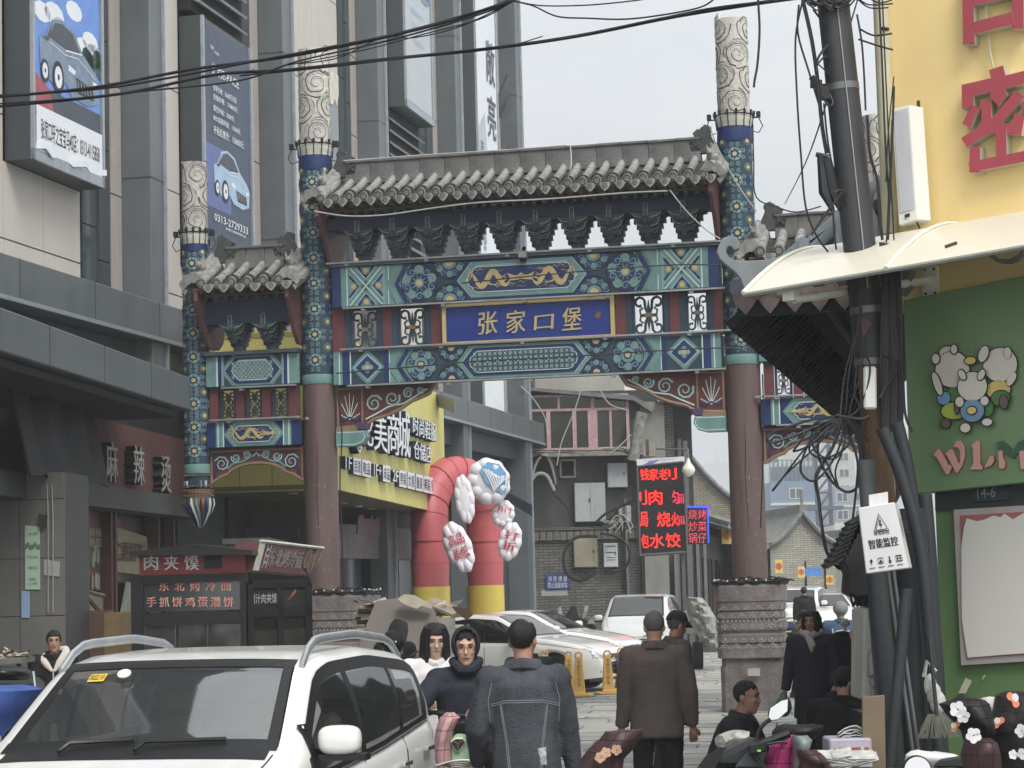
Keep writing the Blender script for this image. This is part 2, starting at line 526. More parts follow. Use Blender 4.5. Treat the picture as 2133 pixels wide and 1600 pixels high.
tower('apartment_block','low pale block with rows of white balconies right of the crane',1742,1862,1092,260,m_tw,8,(.1,.3,.5,.7,.9),band=(1,))
tower('apartment_block','grey glass clad block behind the lamp post on the right',1745,1850,1012,380,M('grey_netting',(.62,.66,.69),.7,var=.1,scale=.3),12,(.15,.5,.85),band=(1,))
b,tp=at(1722,1200,300),at(1716,905,300)
cr=thing('tower_crane','dark lattice crane mast rising beside the blue clad block','crane',(b.x,b.y,0))
mb=MB();Hc=tp.z;w=.9
for sx in (-1,1):
 for sy in (-1,1):mb.tube([(sx*w,sy*w,0),(sx*w,sy*w,Hc)],.16,4)
n=int(Hc/2.2)
for k in range(n):
 z=k*2.2
 for sy in (-1,1):
  mb.tube([(-w,sy*w,z),(w,sy*w,z+2.2)],.1,4);mb.tube([(-w,sy*w,z),(w,sy*w,z)],.1,4)
mb.build('mast',M('crane_steel',(.30,.36,.44),.6),cr)
mb=MB().box(-2.4,2.4,-1.4,1.4,Hc*.52,Hc*.52+.5);mb.build('service_platform',M('crane_steel',(.3,.36,.44)),cr)
# old grey-brick houses beyond the gate
m_brick=M('grey_brick',(.385,.385,.375),.9,var=.2,scale=2,bump=.3,dirt=.5,dcol=(.25,.25,.24),brick=(.30,.085,.012,(.46,.46,.44)))
m_brickp=M('pale_brick',(.60,.59,.55),.9,var=.15,scale=2,brick=(.30,.085,.01,(.68,.67,.63)),dirt=.3,dcol=(.45,.44,.42))
m_roofg=M('old_roof_tile',(.50,.51,.50),.85,var=.3,scale=8,bump=.3,dirt=.3)
m_dark=M('dark_opening',(.10,.10,.10),.8)
m_plast=M('grey_render',(.52,.52,.50),.9,var=.15,scale=2,dirt=.5,dcol=(.36,.36,.34))
def gable_house(label,pxL,pxR,py_eave,py_apex,Y,mat,rz=0,depth=9,group=None,name='old_house'):
 "gable end turned to the viewer, curved tiled verge"
 a=at(pxL,1200,Y);F=Frame((a.x,a.y,0),rz);W=F.hit(pxR,1200)[0]
 ze=F.hit((pxL+pxR)/2,py_eave)[1];za=F.hit((pxL+pxR)/2,py_apex)[1]
 t=fthing(name,label,'house',F,group)
 N=8
 prof=[]
 for i in range(N+1):
  u=i/N;prof.append((W*u/2*1.0,ze+(za-ze)*(u**1.45)))
 full=prof+[(W-x,z) for x,z in prof[-2::-1]]
 MB().prism([(0,0)]+full+[(W,0)],0,depth).build('wall',mat,t)
 r=MB()
 for s in (0,1):
  pts=[(x if not s else W-x,z) for x,z in prof]
  pts=[((-.35 if not s else W+.35),ze-.25)]+pts
  rows=[[V((x,yy,z+.05)) for yy in (-.25,depth+.2)] for x,z in pts]
  if s:rows=[row[::-1] for row in rows]
  r.thick(rows,(0,0,.12),0,False)
 roof_=r.build('roof',m_roofg,t)
 c=MB()
 for s in (0,1):
  pts=[(x if not s else W-x,z) for x,z in prof]
  c.tube([(x,-.25,z+.16) for x,z in pts],.09,6)
 c.build('verge_tiles',m_roofg,t)
 c=MB();nr=int(depth/.32)
 for s in (0,1):
  for k in range(nr):
   pts=[(x if not s else W-x,k*.32,z+.19) for x,z in prof[::2]]
   c.tube(pts,.07,4)
 tag(c.build('roof_tile_rows',m_roofg,t),kind='stuff')
 MB().box(W/2-.12,W/2+.12,-.3,depth,za+.1,za+.42).build('ridge',m_roofg,t)
 return t,F,W,ze,za
t,F,W,ze,za=gable_house('old gabled house with a sweeping curved gable facing down the street',1606,1742,1140,1074,88,m_brickp,R(4),group='old brick houses along the lane')
for k in range(2):MB().box(W*(.52+.3*k),W*(.54+.3*k),-.1,0,0,2.6).build('wall_post',m_dark,t)
MB().tube([(W/2,-.2,za+.3),(W/2,-.2,za+1.0)],.06,5).build('finial',m_roofg,t)
t,F,W,ze,za=gable_house('low brick house with worn gable just left of the red pillar',1330,1560,1062,955,96,M('sandy_brick',(.55,.53,.47),.9,var=.2,scale=2,brick=(.3,.085,.012,(.64,.61,.54)),dirt=.3),R(-4),group='old brick houses along the lane')
t,F,W,ze,za=gable_house('small tiled outhouse with pale wall beside the white parked car',1560,1645,1130,1085,100,m_plast,R(-2),group='old brick houses along the lane')
t,F,W,ze,za=gable_house('pale brick cottage at the bend of the lane behind the far sedan',1700,1860,1180,1120,104,m_plast,R(6),group='old brick houses along the lane')
# brick house with the pink window (end of the mall side)
WF=Frame((at(1080,1200,66).x,66,0),R(3))
hs=fthing('brick_house','grey brick house with weathered pink upstairs window and meter boxes on its wall','house',WF)
def wz(px,py,y=0):return WF.hit(px,py,y)
xL=wz(1080,1100)[0];xR=wz(1400,1100)[0]
z_band=wz(1150,1118)[1];z_sill=wz(1200,942)[1];z_wtop=wz(1200,815)[1];z_roofL=wz(1095,806)[1];z_roofR=wz(1325,826)[1]
MB().box(xL,xR,0,8,0,z_band).build('brick_wall',m_brick,hs)
MB().box(xL,xR,.05,8,z_band,z_sill-.02).build('upper_wall',M('sooty_render',(.27,.27,.27),.9,var=.2,scale=1.5,bump=.3,dirt=.5,dcol=(.42,.42,.40)),hs)
bk=MB().box(-.055,.055,-.12,.1,-.13,.13).mesh('coping_brick',M('coping_brick',(.44,.43,.40),.9,var=.25,scale=9,dirt=.4))
n=int((xR-xL)/.2)
for k in range(n):
 o=put('coping_brick',bk,hs,(xL+.1+k*.2,-.0,z_band+.02+random.uniform(-.01,.01)));o.scale=(1.6,1,1)
MB().box(xL,xR,-.16,.06,z_band+.18,z_band+.26).build('coping_course',m_brick,hs)
m_pink=M('flaking_pink_paint',(.66,.52,.54),.8,var=.25,scale=12,dirt=.6,dcol=(.78,.76,.73))
m_glass=M('dusty_window_glass',(.17,.20,.20),.12,var=.3,scale=1.5,spec=.8)
wx0,wx1=wz(1103,900,-.6)[0],wz(1311,900,-.6)[0]
z0_,z1_=wz(1200,938,-.6)[1],wz(1200,822,-.6)[1]
MB().box(wx0+.05,wx1+.9,-.52,4,z0_-.05,z1_+.1).build('window_room',M('room_shell',(.22,.23,.23),.8),hs)
win=MB();Wd=wx1-wx0;Hd=z1_-z0_
def bar(u0,u1,v0,v1):win.box(wx0+u0*Wd,wx0+u1*Wd,-.66,-.53,z0_+v0*Hd,z0_+v1*Hd)
bar(0,.03,0,1);bar(.97,1,0,1);bar(.03,.97,0,.045);bar(.03,.97,.955,1);bar(.03,.97,.705,.75)
bar(.62,.655,.045,.705);bar(.62,.655,.75,.955);bar(.285,.31,.75,.955);bar(.17,.21,.045,.705);bar(.43,.47,.045,.705);bar(.585,.62,.045,.705);bar(.655,.68,.045,.705);bar(.80,.825,.045,.705)
w=win.build('window',m_pink,hs)
k=0
for u0,u1,v0,v1 in ((.03,.285,.75,.955),(.31,.62,.75,.955),(.655,.97,.75,.955),(.03,.17,.045,.705),(.21,.43,.045,.705),(.47,.585,.045,.705),(.68,.80,.045,.705),(.825,.97,.045,.705)):
 MB().box(wx0+u0*Wd,wx0+u1*Wd,-.60,-.59,z0_+v0*Hd,z0_+v1*Hd).build('pane',m_glass,w)
rf=MB();e0,e1=wx0-.2,wz(1362,838,-.8)[0]
rf.prism([(e0,wz(1095,812,-.9)[1]),(e0,wz(1095,806,-.9)[1]),(e1-.6,wz(1325,824,-.9)[1]),(e1,wz(1370,850,-.9)[1]),(e1-.1,wz(1370,858,-.9)[1]),(e1-.6,wz(1325,834,-.9)[1])],-.95,3,0)
rf.build('sheet_roof',M('sheet_roofing',(.42,.43,.42),.6,var=.2,dirt=.5),hs)
MB().box(wx0-.1,wx1+.6,-.75,-.5,z0_-.18,z0_-.02).build('sill_ledge',M('peeling_ledge',(.55,.53,.50),.9,var=.3,scale=9,dirt=.7,dcol=(.3,.3,.3)),hs)
MB().box(xL,wz(1330,790)[0],4.2,9,z1_-.3,wz(1200,770)[1]+.9).build('rear_block',M('old_concrete',(.63,.63,.60),.9,var=.15,scale=1,dirt=.4,dcol=(.5,.5,.48)),hs)
for k,(px,pyb) in enumerate(((1108,782),(1122,786))):
 MB().box(wz(px,790)[0],wz(px+8,790)[0],3.6,3.9,z1_,wz(px,pyb)[1]+.3).build('chimney',m_brick,hs)
x2=wz(1316,900)[0];x3=wz(1352,900)[0]
MB().box(wx1+.02,wx1+.75,-.4,.0,z0_,z1_).build('corner_shelf_wall',M('cluttered_wall',(.42,.42,.40),.9,var=.6,scale=5,bump=.8,bscale=7),hs)
MB().box(xR-.9,xR-.2,-.6,6,0,wz(1370,840)[1]).build('end_pier',m_plast,hs)
lane=thing('lane_shops','dark two storey shop row with roller doors along the lane behind the red screen','building',WF.o,WF.rz)
def lx(px,py,y):return WF.hit(px,py,y)
zt=lx(1420,835,0)[1]
MB().box(xR-.2,lx(1402,900,0)[0],-.1,9,0,zt).build('wall',M('lane_brick',(.36,.36,.35),.9,var=.2,scale=2,brick=(.3,.085,.012,(.42,.42,.40)),dirt=.4),lane)
MB().box(lx(1402,900,0)[0],lx(1450,900,0)[0],1.0,30,0,zt).build('wall',M('dark_lane_wall',(.24,.25,.25),.9,var=.15,dirt=.3),lane)
for k,px in enumerate((1352,1372,1398,1422)):
 a=lx(px,900,-.3);MB().box(a[0],a[0]+.12,-.35,-.2,0,(4.6,zt-.6,4.2,zt-1.2)[k]).build('pilaster',M('lane_pilaster',(.38,.38,.375),.8),lane)
c=MB()
for k in range(26):
 x=lx(1420,850,0)[0]+k*.07-.8
 c.tube([(x,-1.0+k*.03,zt-.05),(x+.1,6,zt+.7)],.05,5)
c.build('eave_tiles',m_tiled if 'm_tiled' in globals() else m_roofg,lane)
MB().box(lx(1402,850,0)[0]-.3,lx(1452,850,0)[0]+.4,-1.0,20,zt-.12,zt+.02).build('eave_board',M('dark_timber',(.22,.19,.18),.8),lane)
for k in range(5):
 a=lx(1400+k*20,1200,0)[0]
 MB().box(a,a+.10,-.6+k*.5,-.45+k*.5,0,(2.9,3.6,3.2,3.9,3.1)[k]).build('steel_post',M('steel_post',(.42,.43,.43),.5),lane)
MB().box(lx(1400,1180,0)[0],lx(1428,1180,0)[0],.4,.6,0,3.3).build('roller_door',M('roller_door',(.16,.17,.17),.6),lane)
MB().box(lx(1335,1180,0)[0],lx(1352,1180,0)[0],-.3,-.1,0,3.6).build('doorway',M('beige_render',(.50,.48,.44),.9),lane)
MB().box(lx(1302,1180,0)[0],lx(1306,1180,0)[0],-.4,-.1,0,4.4).build('downpipe',M('steel_post',(.5,.5,.5)),lane)
LF=Frame((at(1452,1200,72).x,72,0),R(82.3))
h2=fthing('shop_house','low shop house with broken tile eave and clutter under the small screen','house',LF)
MB().box(-4,26,0,6,0,3.6).build('wall',M('dim_shop_wall',(.33,.32,.31),.9,var=.2,dirt=.4),h2)
rows=[[V((x,y,z)) for x in range(-4,27,2)] for y,z in ((-1.2,3.5),(0,3.9),(1.5,4.8),(3,6.0))]
MB().thick(rows,(0,0,.15)).build('roof',m_tiled if 'm_tiled' in globals() else m_roofg,h2)
for k in range(20):MB().tube([(-4+k*1.4,-1.25,3.68),(-4+k*1.4,0,4.1),(-4+k*1.4,1.5,5.0),(-4+k*1.4,3,6.2)],.10,6).build('cover_tile',m_roofg,h2)
for k in range(8):MB().box(-3+k*3,-1.5+k*3,-.06,.0,.2,2.7).build('shop_door',(m_dark,M('dull_red_door',(.30,.18,.17)),M('dusty_window_glass',(.17,.2,.2)))[k%3],h2)
for k,(px,py,Y,w,h) in enumerate(((1514,1115,72,.34,.55),(1622,1180,70,.24,.42),(1669,1192,74,.22,.36),(1728,1208,72,.22,.3))):
 p=at(px,py,Y);t=thing('lantern_sign',('yellow lantern board with red diamond hanging just left of the red pillar','orange lantern board hanging right of the red pillar','yellow lantern board hanging above the walking man','small yellow lantern board above the far sedan')[k],'sign',p,0,'yellow lantern boards along the lane')
 MB().box(-w/2,w/2,-.03,.03,-h/2,h/2).build('board',M('lantern_yellow',(.85,.76,.45),.6),t)
 a=Art(lambda u,v,d:(u,-.03-d,v),.004);a.poly([(-w*.3,0),(0,-h*.25),(w*.3,0),(0,h*.25)],0,1);a.ring(0,0,w*.38,.03,0,1)
 a.mb.build('emblem',M('lantern_red',(.72,.34,.22),.6),t)
p=at(1690,1200,76)
t=tag(MB().box(p.x-.4,p.x+.35,p.y,p.y+.2,p.z-.0,p.z+.28).build('shop_sign',M('blue_shop_sign',(.30,.50,.75),.5)),'small blue shop sign behind the far parked cars','sign')
# the dark clad shopping mall on the left
c_=at(1076,1200,64)
B=Frame((c_.x,c_.y,0),R(77.6))
mall=fthing('shopping_mall','tall mall clad in dark grey pilasters and cream panels with hanging adverts','building',B)
m_pil=M('grey_aluminium',(.36,.385,.40),.42,metal=.1,var=.10,scale=1.6,dirt=.5,dcol=(.45,.47,.48))
m_pild=M('dark_aluminium',(.27,.295,.31),.4,metal=.1,var=.08,scale=1,dirt=.15)
m_edge=M('silver_edge',(.62,.65,.68),.35,metal=.4)
m_cream=M('cream_stone_panel',(.75,.73,.70),.8,var=.05,scale=1.2,stretch=(1,1,.3),dirt=.28,dcol=(.60,.585,.56))
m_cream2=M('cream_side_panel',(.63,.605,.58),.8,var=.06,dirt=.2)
m_dglass=M('dark_facade_glass',(.24,.28,.29),.12,var=.15,scale=.6,spec=.9)
XE=1.45
MB().box(-62,XE,.06,24,0,27).build('core_wall',M('mall_core',(.25,.26,.27),.8),mall)
PIL=[-42.9,-35.9,-28.93,-22.06,-15.37,-8.17,-.83]
for i,p in enumerate(PIL):
 MB().box(p,p+.55,-.55,.05,5.15 if i<4 else 0,27).build('pilaster',m_pil,mall,bevel=.01)
 for z in (8.6,12.2,15.8,19.4):MB().box(p-.006,p+.552,-.556,.05,z,z+.025).build('pilaster_joint',m_pild,mall)
 MB().box(p+.555,p+.60,-.60,.0,5.15 if i<4 else 0,27).build('edge_rail',m_edge,mall)
 if i<6:MB().box(p+.68,p+.80,-.42,.0,5.15 if i<4 else 0,27).build('edge_rail',m_pild,mall)
def panels(x0,x1,z0,z1,nx,zj=8.79,ph=1.77,y0=-.03,mat=None):
 "stone panels with open joints"
 zs=[z0];k=math.floor((z0-zj)/ph)+1
 while zj+k*ph<z1:
  if zj+k*ph>z0+.05:zs.append(zj+k*ph)
  k+=1
 zs.append(z1);w=(x1-x0)/nx
 for a,b in zip(zs,zs[1:]):
  for i in range(nx):
   MB().box(x0+i*w+.008,x0+(i+1)*w-.008,y0,.05,a+.012,b-.012).build('stone_panel',mat or m_cream,mall)
zt=27
boxes={1:(8.14,26),2:(7.55,26),4:(12.0,20),5:(6.2,26)}
for i,p in enumerate(PIL[:-1]):
 q=PIL[i+1]
 zb=5.9
 a=p+(.82 if i<6 else 1)
 b0,b1=p+2.65,p+5.35
 panels(a,b0,zb,20,1 if i>1 else 2)
 if i in boxes:
  z0,z1=boxes[i]
  if z0>zb+.3 and i!=4:panels(b0,b1,zb,z0,2)
 elif i==3:
  panels(b0,b1,12.9,20,3,ph=1.9)
  MB().box(b0,b1,-.03,.05,zb,12.9).build('blank_light_box',M('blank_grey_panel',(.55,.575,.60),.5,var=.06,scale=1),mall)
  pts=[(b0,12.95)]+[(b0+.15*k,12.6-.28*random.random()-.12*k%.3) for k in range(19)]+[(b1,12.95)]
  MB().prism(pts,-.045,-.032).build('torn_poster',M('torn_paper',(.80,.78,.73),.9),mall)
 else:panels(b0,b1,zb,20,2)
 for z in [5.9+1.77*k for k in range(8)]:
  MB().box(b1+.1,(b1+q)/2-.13,-.02,.05,z+.01,z+1.76).build('glass_panel',m_dglass,mall)
  MB().box((b1+q)/2-.12,q-.48,-.05,.05,z-.5+.01,z+1.26).build('glass_panel',m_pild,mall)
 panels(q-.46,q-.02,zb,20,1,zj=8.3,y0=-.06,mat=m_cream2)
def advert(i,z0,z1,name='advert_box',d=.42):
 p=PIL[i];b0,b1=p+2.72,p+5.3
 MB().box(b0,b1,-d,-.03,z0,z1).build(name,m_pild,mall)
 e=MB();e.box(b0,b0+.07,-d-.05,-d,z0,z1);e.box(b1-.07,b1,-d-.05,-d,z0,z1);e.box(b0,b1,-d-.05,-d,z0,z0+.16)
 e.build('advert_frame',m_edge,mall)
 return b0+.1,b1-.1,-d-.012
def amap(y):return lambda u,v,d:(u,y-d,v)
def ad_car(a,x0,x1,z0,z1,body,win,lamp,dark,l=3):
 "a printed car, three-quarter front view"
 W,H=x1-x0,z1-z0
 P=lambda pts:[(x0+u*W,z0+v*H) for u,v in pts]
 a.poly(P([(.05,.30),(.04,.62),(.14,.70),(.24,.93),(.40,1.0),(.60,.93),(.74,.70),(.92,.55),(1.0,.42),(.98,.12),(.80,.03),(.55,.06),(.45,.20),(.30,.08),(.14,.16)]),body,l)
 a.poly(P([(.20,.69),(.28,.90),(.40,.95),(.57,.89),(.70,.69),(.45,.64)]),win,l+1)
 a.poly(P([(.09,.64),(.16,.68),(.24,.88),(.21,.68),(.17,.62)]),win,l+1)
 a.rib(P([(.45,.62),(.72,.68)]),.02*H,lamp,l+2)
 a.poly(P([(.62,.34),(.90,.30),(.92,.14),(.66,.14)]),dark,l+1)
 for k in range(5):a.rib(P([(.65+.05*k,.31),(.67+.05*k,.17)]),.01*H,lamp,l+2)
 a.poly(P([(.50,.46),(.62,.42),(.60,.36),(.50,.38)]),lamp,l+1);a.poly(P([(.90,.40),(.97,.40),(.96,.33),(.91,.34)]),lamp,l+1)
 for u,r in ((.33,.17),(.12,.12)):
  a.poly(P([(u+r*.55*cos(t),.22+r*1.25*sin(t)) for t in [2*pi*k/14 for k in range(14)]]),dark,l+2)
  a.poly(P([(u+r*.36*cos(t),.22+r*.85*sin(t)) for t in [2*pi*k/12 for k in range(12)]]),lamp,l+3)
  a.poly(P([(u+r*.1*cos(t),.22+r*.25*sin(t)) for t in [2*pi*k/8 for k in range(8)]]),dark,l+4)
 a.rib(P([(.20,.62),(.45,.56),(.66,.60),(.95,.44)]),.012*H,lamp,l+2)
adm=[M('print_sky_blue',(.40,.55,.82),.5,var=.1),M('print_white',(.86,.88,.90),.5,var=.05),M('print_dark',(.27,.29,.34),.5,var=.2),M('print_pale_blue',(.62,.72,.82),.5,var=.1),M('print_red',(.60,.32,.34),.5,var=.25),M('print_night_blue',(.26,.30,.38),.5,var=.12),M('print_ink',(.14,.15,.18),.5),M('print_green_tree',(.25,.33,.31),.6,var=.4,scale=12),M('print_blue_glow',(.36,.42,.62),.5,var=.1),M('print_grey',(.70,.73,.75),.5,var=.05),M('print_steel',(.45,.52,.60),.4,var=.25)]
x0,x1,y0=advert(1,8.14,16)
a=Art(amap(y0),.003);Z=lambda px,py:B.hit(px,py,y0)[1]
def rc(u0,u1,z0,z1,m,l):a.poly([(x0+u0*(x1-x0),z0),(x0+u1*(x1-x0),z0),(x0+u1*(x1-x0),z1),(x0+u0*(x1-x0),z1)],m,l)
W=x1-x0;PX=lambda u,py:(x0+u*W,Z(28+u*132,py+60*u));zt1=Z(28,150)
rc(0,1,8.3,15.9,0,1);rc(0,1,8.3,zt1,2,2)
for u,py,r in ((.12,-8,.3),(.3,-14,.35),(.38,6,.25),(.85,10,.3),(.72,24,.22),(.9,30,.26),(.6,-40,.3)):x_,z_=PX(u,py);a.disc(x_,z_,r,1,2,10,.5)
for k in range(14):x_,z_=PX(.78+random.random()*.22,42+random.random()*22);a.disc(x_,z_,.16,7,3,8)
a.poly([PX(0,125),PX(.22,150),PX(.30,205),PX(0,212)],4,3)
a.poly([PX(0,218),PX(.2,215),PX(.62,290),PX(0,282)],1,3);a.poly([PX(.22,214),PX(.34,222),PX(.55,290),PX(.45,288)],2,4)
ad_car(a,x0+.08,x0+2.3,Z(90,182),Z(90,20),10,2,1,6,4)
rc(0,1,8.3,8.95,1,12)
letters(a.mb,'张家口轩之宝宝马4S店：0313-4115858',rect(x0+.15,x1-.12,8.48,8.78),mapf=lambda x,z,d:(x,y0-.042,z),m=6,bold=.002)
a.mb.build('printed_banner',adm,mall)
MB().thick([[V((x0-.02+k*.25,y0-.05-.03*sin(k*1.3),8.30+.05*sin(k*2.1)+dz)) for k in range(11)] for dz in (0,.09)],(0,.02,0)).build('curled_banner_edge',adm[1],mall)
ytop=B.hit(376,14,-.43)[1];x0,x1,y0=advert(2,7.55,ytop+.1)
a=Art(amap(y0),.003);W=x1-x0;Zl=lambda py:Z(374,py)
rc(0,1,7.7,ytop,5,1);rc(0,.55,Zl(400),Zl(265),8,2)
L=lambda s,u0,u1,z0,z1,m=1,b=.006:letters(a.mb,s,rect(x0+u0*W,x0+u1*W,z0,z1),mapf=lambda x,z,d:(x,y0-.024,z),m=m,bold=b)
L('捷豹E-PACE',.15,.74,Zl(113),Zl(88),b=.012)
for k,(s_,u_,y_) in enumerate((('指导价格：28.88万元起',.68,138),('促销价格：174800元',.70,158),('置换补贴：5000元',.62,182),('80%金融补贴：15000元',.76,203))):L(s_,.17,u_,Zl(y_+9),Zl(y_-4))
L('补贴后售价：156800元',.17,.83,Zl(240),Zl(222),b=.012)
L('W',.12,.20,Zl(62),Zl(52),b=.01);L('捷豹路虎',.21,.31,Zl(66),Zl(60))
L('0313-2729333',.16,.9,Zl(428),Zl(412),b=.006);L('张家口路港捷豹店',.4,.85,Zl(438),Zl(432),b=.003)
ad_car(a,x0+.35,x0+2.3,Zl(380),Zl(262),3,2,1,6,4)
a.mb.build('printed_banner',adm,mall)
lv=MB().box(x0-.15,x1+.15,-.25,-.05,ytop+.2,20,1)
for k in range(18):lv.obox(((x0+x1)/2,-.3,ytop+.4+k*.3),(1.25,0,0),(0,.10,.05),(0,-.01,.02),0)
lv.build('louvre_grille',[m_edge,m_dark],mall)
x0,x1,y0=advert(4,13.1,21)
a=Art(amap(y0),.003);W=x1-x0
rc(0,1,13.3,21,9,1);rc(0,1,17.2,21,1,2)
ad_car(a,x0+.45,x0+2.45,15.9,17.6,10,8,1,2,4)
L('你好',.08,.5,17.6,18.5,m=8,b=.002)
for k in range(3):L('超级省油的大空间',.25+k*.05,.7,15.5-k*.35,15.65-k*.35,m=3,b=.002)
a.mb.build('printed_banner',adm,mall)
lv=MB().box(x0-.4,x1+.1,-.06,-.04,9.5,13.0,1)
for k in range(12):lv.obox(((x0+x1)/2,-.12,9.7+k*.28),(1.35,0,0),(0,.07,.06),(0,-.01,.015),0)
lv.build('louvre_grille',[m_edge,m_dark],mall)
panels(PIL[4]+2.65,PIL[4]+5.35,5.9,9.4,2)
x0,x1,y0=advert(5,6.2,22)
a=Art(amap(y0),.003);W=x1-x0
rc(0,1,6.4,22,1,1)
for k,ch in enumerate('敞亮人'):L(ch,.5,.92,15.5-k*1.5,16.7-k*1.5,m=2,b=.01)
for k in range(3):L('春',.12,.3,13-k*1.1,13.8-k*1.1,m=10,b=.003)
a.poly([(x0,14),(x0+.9,14.6),(x0+1.2,13),(x0+.3,12)],9,2)
L('福',.3,.8,9.3,10.6,m=10,b=.004);a.poly([(x0+.6,9.0),(x0+2.0,9.2),(x0+1.6,8.2),(x0+.7,8.2)],4,2)
a.mb.build('printed_banner',adm,mall)
for z in (13.6,15.6):
 o=MB().obox((-1.7,-.35,z),(.45,0,0),(0,.22,-.5),(0,.02,.01));o.build('open_window',m_pild,mall)
MB().box(-62,XE,-.62,.05,5.97,6.60).build('upper_ledge',m_pil,mall,bevel=.015)
MB().box(-62,XE,-.25,.05,5.45,5.95).build('recess_band',m_pild,mall)
for k in range(24):
 x=-60+k*2.6
 if x<XE:MB().box(x,x+.02,-.626,-.60,5.975,6.595).build('ledge_joint',m_pild,mall)
MB().box(-62,XE,-.66,-.62,5.97,6.03).build('drip_edge',m_edge,mall)
# ground floor: canopy and hot-pot shop front
p=at(385,1200,37.5)
K=Frame((p.x,p.y,0),R(84.5))
shop=fthing('hotpot_shop','dim shop front with dark red fascia and silver characters under the mall canopy','shop',K)
XC=K.hit(396,840,-1.25)[0]
MB().box(-16,XC,-1.25,.8,4.62,5.10).build('canopy',m_pil,shop,bevel=.015)
for k in range(7):MB().box(XC-2.2-k*2.3,XC-2.18-k*2.3,-1.256,-1.24,4.625,5.095).build('canopy_joint',m_pild,shop)
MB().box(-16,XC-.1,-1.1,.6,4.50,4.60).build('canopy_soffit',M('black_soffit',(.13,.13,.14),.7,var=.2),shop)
m_fas=M('dark_red_fascia',(.36,.24,.23),.7,var=.1,dirt=.3,dcol=(.25,.2,.2))
xa,xb=K.hit(160,920)[0],K.hit(392,980)[0]
zb=3.52
MB().box(xa,xb+.3,-.05,.2,zb,4.50).build('fascia',m_fas,shop)
MB().box(xa-6,xb+.3,-.25,.2,zb-.32,zb).build('fascia_rail',M('grey_rail',(.26,.27,.27),.6,var=.1),shop)
for ch,px,py in (('麻',219,963),('辣',276,970),('烫',333,988)):
 x,z=K.hit(px,py,-.1)
 q=MB();letters(q,ch,rect(x-.30,x+.30,z-.29,z+.29),y=-.06,depth=.14,bold=.02,m=0,mside=1)
 q.build('character',[M('silver_letter',(.60,.60,.58),.5),M('black_letter_side',(.10,.10,.11),.6)],shop)
rows=[]
for k in range(12):
 x=K.hit(0,900)[0]-.6+k*.32
 rows.append([V((x,-.35-.08*sin(k*1.7)-j*.06,4.50-j*.26+.03*sin(k*2.3+j))) for j in range(5)])
MB().thick(rows,(0,.03,0)).build('black_sheeting',M('black_plastic_sheet',(.12,.12,.13),.45,var=.2,bump=.6,bscale=6),shop)
m_gt=M('grey_tile',(.42,.415,.40),.6,var=.12,scale=1.5,dirt=.35,dcol=(.3,.3,.3))
pf=Frame((at(-60,1200,28.4).x,28.4,0),R(-4))
pier=fthing('tiled_pier','grey tiled pier with green notice at the left edge of the picture','pillar',pf)
e=pf.hit(136,1200)[0];m1=pf.hit(42,1200)[0]
MB().box(0,e-.01,.01,1.2,0,pf.hit(60,985)[1]).build('core',M('grey_rail',(.26,.27,.27)),pier)
zs=[0,pf.hit(90,1320)[1]-.02,pf.hit(90,1283)[1],pf.hit(90,1163)[1],pf.hit(90,1040)[1],pf.hit(60,985)[1]]
zs=[0,.56,pf.hit(90,1283)[1],pf.hit(90,1163)[1],pf.hit(90,1040)[1],pf.hit(60,985)[1]]
for a_,b_ in zip(zs,zs[1:]):
 for u,v in ((0,m1),(m1,e)):MB().box(u+.004,v-.004,-.02,.01,a_+.005,b_-.005).build('wall_tile',m_gt,pier)
def sheet_on(F,parent,name,quad,mat,y=-.03,d=.008):
 pts=[F.hit(px,py,y) for px,py in quad]
 q=MB();q.prism(pts,y-d,y,0);return q.build(name,mat,parent)
n1=sheet_on(pf,pier,'notice',((53,1228),(84,1228),(83,1097),(52,1094)),M('green_notice',(.66,.76,.68),.6,var=.05))
q=MB()
for k,(u,w) in enumerate(((1112,20),(1160,22),(1182,20),(1206,16),(1215,20))):
 xx,zz=pf.hit(68-w/2,u+4,-.04);x2,z2=pf.hit(68+w/2,u-3,-.04)
 letters(q,('文明','节约水电','光盘行动','珍惜粮食','人人有责')[k],rect(xx,x2,zz,z2),mapf=lambda x,z,d:(x,-.045,z),bold=.004)
xx,zz=pf.hit(68,1138,-.04)
for k in range(7):q.ball((xx+.03*(k-3),-.043,zz+.02*sin(k*2)),.022,6,4,0,(1,.1,1.6))
q.build('notice_print',M('notice_ink',(.38,.48,.42),.7),pier)
sheet_on(pf,pier,'sticker',((45,1287),(62,1287),(62,1231),(45,1231)),M('blue_sticker',(.55,.66,.78),.6,var=.2,scale=30,stretch=(.2,.2,4)))
sheet_on(pf,pier,'paper_sheet',((92,1198),(124,1201),(125,1170),(92,1165)),M('white_paper',(.62,.62,.62),.8))
sheet_on(pf,pier,'meter_box',((83,1097),(96,1099),(97,1074),(84,1070)),M('dark_plastic',(.2,.2,.2)),d=.06)
q=MB()
for px in (98,108):
 x,z=pf.hit(px,1010,-.05);q.tube([(x,-.05,z),(x+.01,-.05,z-.4),(x,-.05,z-1.6)],.008,5)
q.build('cable',M('pale_cable',(.6,.6,.6)),pier)
m_pos=[M('poster_red',(.42,.27,.25),.6,var=.15),M('poster_cream',(.55,.52,.42),.6,var=.15),M('poster_green',(.30,.38,.32),.6,var=.3),M('poster_leaf_white',(.60,.60,.55),.6,var=.2),M('poster_text',(.68,.66,.60),.6)]
xs0,xs1=K.hit(136,1150,.1)[0],K.hit(395,1150,.1)[0]
MB().box(xs0-2,xs1+.5,.3,.5,0,zb-.3).build('glazing',M('dark_shop_glass',(.13,.15,.15),.15,var=.3,spec=.7),shop)
